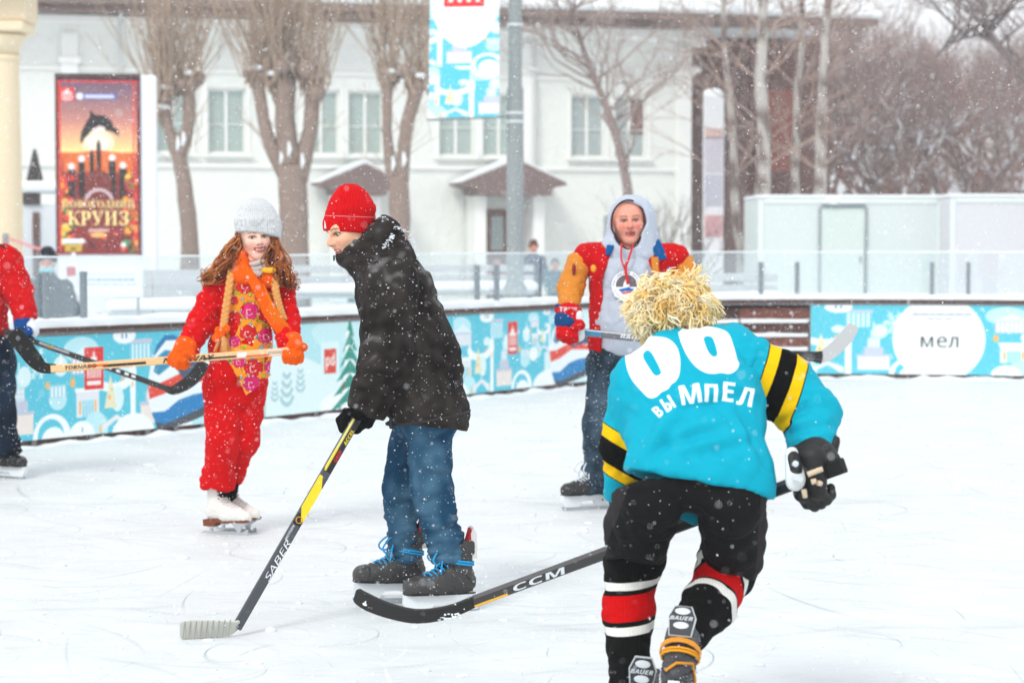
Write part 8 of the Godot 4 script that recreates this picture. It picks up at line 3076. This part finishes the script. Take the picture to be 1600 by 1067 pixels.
	for i in word.length():
		var a := lerpf(PI * 1.02, PI * 1.98, i / float(word.length() - 1))
		if word[i] != " ":
			cv.text(word[i], 128 + cos(a) * 103, 128 + sin(a) * 103, 17, Color(0.33, 0.34, 0.38), "Droid Sans", true, 0.9, a + PI / 2)
	var low := "КИНЕМАТОГРАФ"
	for i in low.length():
		var a := lerpf(PI * 0.85, PI * 0.15, i / float(low.length() - 1))
		cv.text(low[i], 128 + cos(a) * 103, 128 + sin(a) * 103, 14, Color(0.40, 0.41, 0.45), "Droid Sans", true, 0.9, a - PI / 2)
	var dm := mat(Color.WHITE, 0.8)
	dm.albedo_texture = cv.texture()
	var disc := MB.new()
	var dc := Vector3(0.1973, 1.3156, 0)
	for i in 9:
		for j in 32:
			var a := TAU * j / 32.0
			var r := 0.092 * i / 8.0
			var x := cos(a) * r
			var y := sin(a) * r
			disc.v.append(dc + Vector3(x, y, 0.176 - 1.4 * (x + 0.018) * (x + 0.018) - 0.02 * y))
			disc.uv.append(Vector2(0.5 + 0.5 * cos(a) * i / 8.0, 0.5 - 0.5 * sin(a) * i / 8.0))
	for i in 8:
		for j in 32:
			var a := i * 32 + j
			var b := i * 32 + (j + 1) % 32
			disc.idx.append_array(PackedInt32Array([a, b, a + 32, b, b + 32, a + 32]))
	part(p, "chest_print", disc.mesh(), dm)
	# jacket, worn open: two fronts and the back as one shell, the sleeves in mustard
	var red := cloth(Color(0.74, 0.02, 0.05), "fuzz", 9.0, 0.5, 0.25)
	var must := cloth(Color(0.80, 0.50, 0.16), "rough", 4.0, 0.3)
	must.roughness = 0.5
	var j := Field.new()
	j.cone(Vector3(0.2166, 1.367, -0.02), Vector3(0.2176, 0.9415, -0.02), 0.186, 0.190, 0.05, Vector3.RIGHT, 1.22)
	j.cone(Vector3(-0.0126, 1.4777, -0.02), Vector3(0.4824, 1.4704, -0.02), 0.088, 0.088, 0.06)
	j.carve(Vector3(0.2122, 1.5881, 0.2), Vector3(0.2141, 0.7514, 0.2), 0.15, 0.17, 0.01)
	j.carve(Vector3(0.2132, 1.3325, 0.12), Vector3(0.2142, 0.8931, 0.12), 0.155, 0.16, 0.01)
	j.carve(Vector3(0.22, 1.5333, 0.05), Vector3(0.2201, 1.4966, 0.05), 0.12, 0.12, 0.01)
	j.cut(Vector3(0.2166, 0.9166, 0), Vector3(0, -1, 0))
	wear(p, "jacket", j, 0.009, red, 0.006, Vector3(7, 6, 7), "", 6.0)
	var k := 0
	for q in [[arm, [0.074, 0.074, 0.062]], [arm2, [0.074, 0.078, 0.065]]]:
		var sf := Field.new()
		sf.chain(q[0], q[1], 0.03)
		wear(p, "sleeve", sf, 0.008, must, 0.006, Vector3(8, 15, 8), "", 2.0)
	var blue := cloth(Color(0.06, 0.32, 0.55), "knit", 10.0, 0.5)
	var cl := MB.new()
	cl.bar(spline([Vector3(0.124, 1.5663, 0.06), Vector3(0.1046, 1.5297, 0.085), Vector3(0.0929, 1.4932, 0.105)], 3), [Vector3(1, 0.2, 0.4)], [0.045, 0.05, 0.05, 0.045, 0.04, 0.035, 0.03], [0.014])
	part(p, "collar", cl.mesh(), blue)
	var c2 := MB.new()
	c2.bar(spline([Vector3(0.3644, 1.5884, 0.03), Vector3(0.3844, 1.5297, 0.065), Vector3(0.409, 1.4638, 0.085)], 3), [Vector3(1, -0.2, -0.4)], [0.05, 0.06, 0.065, 0.07, 0.075, 0.07, 0.06], [0.014])
	part(p, "collar", c2.mesh(), blue)
	var strip := MB.new()
	strip.bar([Vector3(0.3618, 1.4788, 0.135), Vector3(0.3682, 1.3332, 0.155), Vector3(0.3727, 1.0412, 0.155)], [Vector3(1, 0, -0.2)], [0.04], [0.012])
	part(p, "lining_strip", strip.mesh(), must)
	var pin := MB.new()
	pin.ball(Vector3(0.0074, 1.4132, 0.145), Vector3(0.017, 0.022, 0.012), 9, 6)
	part(p, "badge", pin.mesh(), mat(Color(0.92, 0.60, 0.08), 0.4))
	var pin2 := MB.new()
	pin2.ball(Vector3(0.4467, 1.4057, 0.125), Vector3(0.016, 0.016, 0.012), 9, 6)
	part(p, "badge", pin2.mesh(), mat(Color(0.10, 0.28, 0.62), 0.4))
	var pa := MB.new()
	pa.ball(Vector3(-0.1039, 1.4051, 0.08), Vector3(0.012, 0.036, 0.03), 10, 6)
	part(p, "sleeve_patch", pa.mesh(), mat(Color(0.52, 0.08, 0.10), 0.8))
	# jeans
	var jm := cloth(Color.WHITE, "twill", 22.0, 0.4)
	jm.vertex_color_use_as_albedo = true
	var jf := Field.new()
	jf.cone(Vector3(0.1096, 0.8574, 0), Vector3(0.3239, 0.8574, 0), 0.135, 0.135, 0.05)
	jf.chain(leg + [Vector3(0.0406, 0.1153, 0)], [0.118, 0.096, 0.084, 0.080], 0.03)
	jf.chain(leg2, [0.118, 0.096, 0.084], 0.03)
	jf.cut(Vector3(0.2165, 0.961, 0), Vector3.UP)
	jf.cut(Vector3(0.0443, 0.1005, 0), Vector3(0.1, -1, 0))
	var jn := jf.mesh(0.010)
	jn.swell(func(v, n):
		var lo := clampf((0.45 - v.y) * 4.0, 0, 1)
		return 0.009 * crease(v, Vector3(6, 6, 6), 1.0) + 0.013 * lo * crease(v, Vector3(5, 20, 5), 6.0))
	jn.paint(func(v, n):
		var w := nz.get_noise_3d(v.x * 4, v.y * 2.5, v.z * 4) * 0.6 + nz.get_noise_3d(v.x * 13, v.y * 11, v.z * 13) * 0.3
		return lin(0.13, 0.19, 0.24).lerp(lin(0.32, 0.40, 0.47), clampf(0.3 + w, 0, 1)))
	specks(part(p, "jeans", jn.mesh(), jm), jn, 600, 204, 0.0026)
	var st := boots_hockey(Color(0.13, 0.13, 0.135), Color(0.86, 0.89, 0.92))
	st["screw"] = mat(Color(0.05, 0.05, 0.05), 0.5)
	for q in [[Vector3(0.026, -0.0037, 0), Vector3(-1, 0, 0.55)], [Vector3(0.3911, 0.0076, -0.03), Vector3(0.3, 0, 1)]]:
		var b := frame_xy(q[1], Vector3.UP)
		skate(p, Transform3D(b.scaled(Vector3.ONE * 1.04), q[0] + b * Vector3(0.05, 0.003, 0)), st)
	# gloves: knuckle rolls in red, blue and white
	var gr := cloth(Color(0.76, 0.03, 0.06), "fuzz", 9.0, 0.5)
	var gb := cloth(Color(0.07, 0.27, 0.47), "fuzz", 9.0, 0.5)
	var gw := cloth(Color(0.86, 0.88, 0.90), "fuzz", 9.0, 0.4)
	var sx := (Vector3(1.2998, 0.9122, 0.35) - Vector3(-0.0819, 1.0511, 0.22)).normalized()
	var g := grip(Vector3(-0.1398, 1.087, 0.21), Vector3(-0.05, -1, 0.12), sx, 1.35, 1.6, 0.006)
	g.nrm = g.normals()
	var gv := part(p, "glove", g.mesh(), gr)
	var c1 := Field.new()
	c1.cone(Vector3(-0.146, 1.1947, 0.16), Vector3(-0.1425, 1.1658, 0.17), 0.070, 0.072, 0.02)
	c1.cut(Vector3(-0.1423, 1.2093, 0.16), Vector3.UP)
	c1.cut(Vector3(-0.1426, 1.1913, 0.17), Vector3.DOWN)
	part(gv, "blue_cuff_top", c1.mesh(0.006).mesh(), gb)
	var c2f := Field.new()
	c2f.cone(Vector3(-0.1426, 1.1731, 0.17), Vector3(-0.1353, 1.1694, 0.17), 0.077, 0.077, 0.02, Vector3.UP, 0.45)
	part(gv, "red_cuff", c2f.mesh(0.006).mesh(), gr)
	inscribe(gv, "TRUE", Vector3(-0.141, 1.1793, 0.256), Vector3(1, -0.06, -0.1), Vector3(0, 0, 1), 0.026, gw, true, 1.2)
	var c3 := Field.new()
	c3.cone(Vector3(-0.1579, 1.1196, 0.205), Vector3(-0.1436, 1.0945, 0.215), 0.064, 0.062, 0.02)
	part(gv, "blue_roll", c3.mesh(0.006).mesh(), gb)
	var c4 := Field.new()
	c4.cone(Vector3(-0.0858, 1.1457, 0.225), Vector3(-0.0787, 1.0299, 0.235), 0.032, 0.036, 0.02, Vector3.BACK, 0.9)
	part(gv, "white_side", c4.mesh(0.006).mesh(), gw)
	part(p, "glove", grip(Vector3(0.514, 0.9842, 0.27), Vector3(0, -1, 0.2), sx, 1.3, 1.5, 0.007).mesh(), gr)
	# his stick
	var s := thing("hockey_stick", "grey and blue stick held level by the hooded man, pale blade pointing right", "hockey stick", Vector3(0.4633, 0, -13.2869))
	var e0 := Vector3(-0.0893, 1.0513, 0.225)
	var e1 := Vector3(1.3056, 0.9091, 0.36)
	var fc := Vector3(0, 0.15, 1)
	shaft(s, "shaft", e0, e1, fc, 0.040, 0.024, mat(Color(0.38, 0.38, 0.40), 0.4))
	var d := (e1 - e0).normalized()
	var ac := (Vector3.UP - d * d.y).normalized()
	var nf := d.cross(ac).normalized()
	var lay := func(called: String, k0: float, k1: float, side: float, w: float, mm: Material) -> void:
		var mb := MB.new()
		mb.bar([e0.lerp(e1, k0) + ac * side + nf * 0.0120, e0.lerp(e1, k1) + ac * side + nf * 0.0120], [ac], [w], [0.003])
		part(s, called, mb.mesh(), mm)
	var bl := mat(Color(0.08, 0.50, 0.68), 0.4)
	lay.call("blue_band", 0.025, 0.10, -0.004, 0.028, bl)
	lay.call("blue_band", 0.72, 0.86, 0.004, 0.022, bl)
	lay.call("pale_line", 0.02, 0.22, 0.015, 0.006, mat(Color(0.85, 0.88, 0.90), 0.4))
	inscribe(s, "BAUER", e0.lerp(e1, 0.235) + nf * 0.0135, d, nf, 0.024, mat(Color(0.87, 0.89, 0.90), 0.5), true, 1.5, 0.3)
	var tape := MB.new()
	tape.bar([e0 - d * 0.012, e0 + d * 0.03], [ac], [0.050], [0.034])
	part(s, "butt_tape", tape.mesh(), mat(Color(0.80, 0.66, 0.58), 0.9))
	var up := Vector3(-0.62, 0.78, 0.1)
	stick_blade(s, [e1 - d * 0.09, e1 - d * 0.02, Vector3(1.3414, 0.9343, 0.36), Vector3(1.3972, 0.9851, 0.37), Vector3(1.4492, 1.0466, 0.38), Vector3(1.4812, 1.0969, 0.38)], [Vector3(0, 1, 0), Vector3(-0.2, 1, 0), up, up, up, up], [0.044, 0.066, 0.080, 0.084, 0.082, 0.060], 0.014, mat(Color(0.74, 0.75, 0.76), 0.85))
	var hl := MB.new()
	hl.bar([e1 - d * 0.17, e1 - d * 0.06, e1 - d * 0.005], [Vector3(0, 1, 0)], [0.043, 0.056, 0.074], [0.028])
	part(s, "black_heel", hl.mesh(), mat(Color(0.10, 0.10, 0.11), 0.7))

# ---------------------------------------------------------------- the skater cut off by the left edge
func make_edge_skater() -> void:
	var p := thing("person", "skater in red jacket and dark jeans cut off by the left edge", "person", Vector3(-3.3526, 0, -15.0321))
	var arm := [Vector3(0.0225, 1.4491, 0), Vector3(0.0959, 1.2372, 0.04), Vector3(0.1635, 1.0611, 0.13)]
	var arm2 := [Vector3(-0.3489, 1.4491, 0), Vector3(-0.4013, 1.2374, 0.05), Vector3(-0.2013, 1.014, 0.2)]
	var leg := [Vector3(-0.0507, 0.7973, 0), Vector3(-0.0283, 0.465, 0.04), Vector3(0.0018, 0.1892, 0)]
	var leg2 := [Vector3(-0.2514, 0.7973, 0), Vector3(-0.2662, 0.465, 0.04), Vector3(-0.2997, 0.1892, 0)]
	var hd := Transform3D(frame(Vector3(0.5, -0.1, 1)), Vector3(-0.1618, 1.7364, 0.02))
	body(p, [[[Vector3(-0.1582, 0.9228, 0), Vector3(-0.1618, 1.3824, 0)], [0.10, 0.11]], [[Vector3(-0.1607, 1.4866, 0), Vector3(-0.1636, 1.6117, 0)], [0.06, 0.055]], [arm, [0.06, 0.05, 0.04]], [arm2, [0.06, 0.05, 0.04]], [leg, [0.08, 0.05, 0.035]], [leg2, [0.08, 0.05, 0.035]]], hd, {"skin": lin(0.86, 0.64, 0.55), "h": 0.006})
	var red := cloth(Color(0.76, 0.02, 0.05), "fuzz", 9.0, 0.5, 0.2)
	var f := Field.new()
	f.cone(Vector3(-0.162, 1.3615, 0), Vector3(-0.1588, 0.8601, 0), 0.15, 0.16, 0.05, Vector3.RIGHT, 1.12)
	f.cone(Vector3(-0.3281, 1.4449, 0), Vector3(-0.0025, 1.4533, 0), 0.085, 0.085, 0.05)
	f.chain(arm, [0.088, 0.090, 0.076], 0.02)
	f.chain(arm2, [0.088, 0.085, 0.07], 0.03)
	f.cut(Vector3(0.1634, 1.0528, 0.13), Vector3(0.25, -1, 0.3))
	f.cut(Vector3(-0.1592, 0.8182, 0), Vector3.DOWN)
	wear(p, "jacket", f, 0.010, red, 0.010, Vector3(6, 9, 6), "", 5.0)
	var col := Field.new()
	col.cone(Vector3(-0.1604, 1.5158, 0), Vector3(-0.1639, 1.5825, 0), 0.10, 0.09, 0.02)
	wear(p, "collar", col, 0.010, mat(Color(0.05, 0.10, 0.10), 0.8), 0.004)
	var piping := MB.new()
	piping.tube(spline([Vector3(-0.0282, 1.5492, 0.03), Vector3(0.0177, 1.5243, 0.05), Vector3(0.0526, 1.4662, 0.06)], 4), [0.007], 6)
	part(p, "dark_piping", piping.mesh(), mat(Color(0.10, 0.03, 0.04), 0.8))
	var cap := Field.new()
	cap.cone(Vector3(-0.1659, 1.7907, 0), Vector3(-0.1653, 1.849, 0), 0.11, 0.08, 0.02)
	wear(p, "cap", cap, 0.009, mat(Color(0.08, 0.09, 0.12), 0.9), 0.003)
	var jm := cloth(Color.WHITE, "twill", 22.0, 0.4)
	jm.vertex_color_use_as_albedo = true
	var jf := Field.new()
	jf.cone(Vector3(-0.2303, 0.8182, 0), Vector3(-0.084, 0.8182, 0), 0.13, 0.13, 0.05)
	jf.chain(leg, [0.115, 0.098, 0.075], 0.03)
	jf.chain(leg2, [0.115, 0.098, 0.075], 0.03)
	jf.cone(Vector3(0.0108, 0.2246, 0.02), Vector3(0.0147, 0.1952, 0.02), 0.085, 0.085, 0.02)
	jf.cut(Vector3(-0.0487, 0.1598, 0), Vector3.DOWN)
	var jn := jf.mesh(0.010)
	jn.swell(func(v, n): return 0.009 * crease(v, Vector3(6, 7, 6), 1.0) + 0.010 * clampf((0.4 - v.y) * 5.0, 0, 1) * crease(v, Vector3(5, 20, 5), 6.0))
	jn.paint(func(v, n):
		var w := nz.get_noise_3d(v.x * 4, v.y * 2.5, v.z * 4) * 0.5
		return lin(0.06, 0.10, 0.15).lerp(lin(0.16, 0.24, 0.33), clampf(0.25 + w, 0, 1)))
	part(p, "jeans", jn.mesh(), jm)
	var st := boots_hockey(Color(0.09, 0.09, 0.095), Color(0.86, 0.90, 0.95))
	for q in [[Vector3(-0.0252, -0.0084, 0), Vector3(1, 0, 0.55)], [Vector3(-0.3101, 0, 0), Vector3(0.4, 0, 1)]]:
		var b := frame_xy(q[1], Vector3.UP)
		skate(p, Transform3D(b.scaled(Vector3.ONE * 1.02), q[0] + b * Vector3(0.02, 0.003, 0)), st)
	var gb := cloth(Color(0.06, 0.26, 0.50), "fuzz", 9.0, 0.5)
	var gw := cloth(Color(0.86, 0.88, 0.90), "fuzz", 9.0, 0.4)
	var gr := cloth(Color(0.78, 0.03, 0.05), "fuzz", 9.0, 0.5)
	var sx := (Vector3(1.1588, 0.6296, 0.7) - Vector3(0.1689, 0.9232, 0.2)).normalized()
	var g := part(p, "glove", grip(Vector3(0.165, 0.9636, 0.18), Vector3(0.15, -1, 0.15), sx, 1.3, 1.5, 0.006).mesh(), gb)
	var c1 := Field.new()
	c1.cone(Vector3(0.1696, 1.029, 0.16), Vector3(0.2065, 0.9884, 0.18), 0.062, 0.055, 0.02)
	part(g, "white_cuff", c1.mesh(0.007).mesh(), gw)
	var c2 := Field.new()
	c2.cone(Vector3(0.1532, 1.0057, 0.2), Vector3(0.1364, 0.9727, 0.2), 0.050, 0.042, 0.02)
	part(g, "blue_roll", c2.mesh(0.007).mesh(), gb)
	var c3 := Field.new()
	c3.cone(Vector3(0.1442, 0.9232, 0.2), Vector3(0.1931, 0.8695, 0.2), 0.030, 0.028, 0.02)
	part(g, "red_palm", c3.mesh(0.007).mesh(), gr)
	part(p, "glove", grip(Vector3(-0.1839, 0.9743, 0.24), Vector3(0.2, -1, 0.2), sx, 1.3, 1.5, 0.008).mesh(), gb)
	var s := thing("hockey_stick", "thin black stick held out by the skater at the left edge", "hockey stick", Vector3(-3.3526, 0, -15.0321))
	var e0 := Vector3(0.0286, 0.9835, 0.16)
	var e1 := Vector3(1.2096, 0.6309, 0.72)
	shaft(s, "shaft", e0, e1, Vector3(0, 0.2, 1), 0.036, 0.022, mat(Color(0.07, 0.07, 0.075), 0.4))
	var d := (e1 - e0).normalized()
	var ac := (Vector3.UP - d * d.y).normalized()
	var nf := d.cross(ac).normalized()
	var lay := func(called: String, k0: float, k1: float, side: float, w: float, mm: Material) -> void:
		var mb := MB.new()
		mb.bar([e0.lerp(e1, k0) + ac * side + nf * 0.0110, e0.lerp(e1, k1) + ac * side + nf * 0.0110], [ac], [w], [0.003])
		part(s, called, mb.mesh(), mm)
	var pale := mat(Color(0.84, 0.86, 0.87), 0.4)
	lay.call("pale_band", 0.22, 0.40, 0.008, 0.014, mat(Color(0.62, 0.62, 0.62), 0.4))
	lay.call("yellow_band", 0.27, 0.30, 0.0, 0.026, mat(Color(0.72, 0.58, 0.12), 0.4))
	for k in [0.63, 0.68, 0.73, 0.77]:
		lay.call("white_mark", k, k + 0.022, 0.0, 0.026, pale)
	lay.call("orange_line", 0.84, 0.97, -0.012, 0.007, mat(Color(0.86, 0.55, 0.10), 0.4))
	var up := Vector3(-0.35, 0.85, 0.2)
	stick_blade(s, [e1 - d * 0.05, e1, Vector3(1.2735, 0.6588, 0.72), Vector3(1.3375, 0.7027, 0.72), Vector3(1.3857, 0.7625, 0.72), Vector3(1.4138, 0.8104, 0.72)], [Vector3(0, 1, 0), up, up, up, up, up], [0.040, 0.056, 0.075, 0.080, 0.085, 0.070], 0.014, mat(Color(0.14, 0.135, 0.14), 0.8))

# ---------------------------------------------------------------- people behind the glass
func onlooker(label: String, at: Vector3, sit: bool, coat: Color, cap: Color, trousers: Color, extra: Dictionary) -> void:
	var p := thing("person", label, "person", at)
	var k: float = extra.get("size", 1.0)
	var hip: float = (0.50 if sit else 0.92) * k
	var sh: float = hip + 0.50 * k
	var hd := Transform3D(frame(extra.get("face", Vector3(0.1, 0, 1))).scaled(Vector3.ONE * (0.6 + 0.4 * k)), Vector3(0, sh + 0.24 * k, 0.02))
	var arms := []
	var legs := []
	for e in [-1.0, 1.0]:
		arms.append([Vector3(e * 0.19, sh, 0) * Vector3(k, 1, 1), Vector3(e * 0.27 * k, sh - 0.27 * k, 0.02), Vector3(e * 0.20 * k, sh - 0.45 * k, 0.18)])
		if sit:
			legs.append([Vector3(e * 0.10, hip, 0), Vector3(e * 0.12, hip, 0.42), Vector3(e * 0.12, 0.06, 0.42)])
		else:
			legs.append([Vector3(e * 0.09 * k, hip, 0), Vector3(e * 0.10 * k, hip * 0.52, 0.03), Vector3(e * 0.10 * k, 0.05, 0)])
	body(p, [[[Vector3(0, hip, 0), Vector3(0, sh, 0)], [0.12 * k, 0.11 * k]], [[Vector3(0, sh, 0), Vector3(0, sh + 0.12 * k, 0)], [0.06 * k, 0.05 * k]], [arms[0], [0.05 * k, 0.04, 0.03]], [arms[1], [0.05 * k, 0.04, 0.03]], [legs[0], [0.08 * k, 0.06, 0.04]], [legs[1], [0.08 * k, 0.06, 0.04]]], hd, {"skin": lin(0.82, 0.58, 0.50), "h": 0.008})
	var f := Field.new()
	f.cone(Vector3(0, hip - 0.05, 0), Vector3(0, sh - 0.02, 0), 0.155 * k, 0.15 * k, 0.05, Vector3.RIGHT, 1.25)
	for a in arms:
		f.chain(a, [0.085 * k, 0.08 * k, 0.06 * k], 0.03)
	f.cone(Vector3(0, sh, 0), Vector3(0, sh + 0.10 * k, 0), 0.10 * k, 0.08 * k, 0.04)
	wear(p, "coat", f, 0.014, cloth(coat, "rough", 3.0, 0.4), 0.012, Vector3(6, 6, 6))
	var g := Field.new()
	for l in legs:
		g.chain(l, [0.10 * k, 0.085 * k, 0.065 * k], 0.03)
	wear(p, "trousers", g, 0.016, cloth(trousers, "twill", 14.0, 0.3), 0.008)
	var c := Field.new()
	c.cone(Vector3(0, sh + 0.30 * k, 0), Vector3(0, sh + 0.36 * k, 0), 0.108 * (0.6 + 0.4 * k), 0.085 * (0.6 + 0.4 * k), 0.02)
	c.cut(Vector3(0, sh + 0.27 * k, 0), Vector3(0, -1, 0.15))
	wear(p, "cap", c, 0.010, cloth(cap, "knit", 10.0, 0.4), 0.003)
	if extra.has("mask"):
		var m := Field.new()
		m.cone(hd * Vector3(-0.03, -0.055, 0.062), hd * Vector3(0.03, -0.055, 0.062), 0.052, 0.052, 0.02)
		part(p, "face_mask", m.mesh(0.008).mesh(), mat(extra.mask, 0.8))

func make_bystanders() -> void:
	onlooker("masked man in dark cap and grey coat sitting behind the glass at left", Vector3(-5.3091, 0.1031, -26) * Vector3(1, 0, 1) , true, Color(0.27, 0.28, 0.32), Color(0.14, 0.15, 0.19), Color(0.16, 0.17, 0.20), {"mask": Color(0.58, 0.80, 0.83), "size": 1.05})
	onlooker("person in dark blue coat standing beyond the glass right of the lamp post", Vector3((834 - 800) * 45.0 / 3600.0, 0, -45), false, Color(0.20, 0.23, 0.33), Color(0.35, 0.20, 0.15), Color(0.14, 0.15, 0.18), {"size": 0.86})
	onlooker("small child in blue-green coat beyond the glass, left of the hooded man", Vector3((868 - 800) * 44.0 / 3600.0, 0, -44), false, Color(0.24, 0.38, 0.44), Color(0.30, 0.36, 0.42), Color(0.18, 0.22, 0.28), {"size": 0.66})
	onlooker("person in faded pink jacket beyond the glass, left of the lamp post", Vector3((776 - 800) * 42.0 / 3600.0, 0, -42), false, Color(0.55, 0.33, 0.33), Color(0.60, 0.50, 0.50), Color(0.20, 0.20, 0.24), {"size": 0.66})
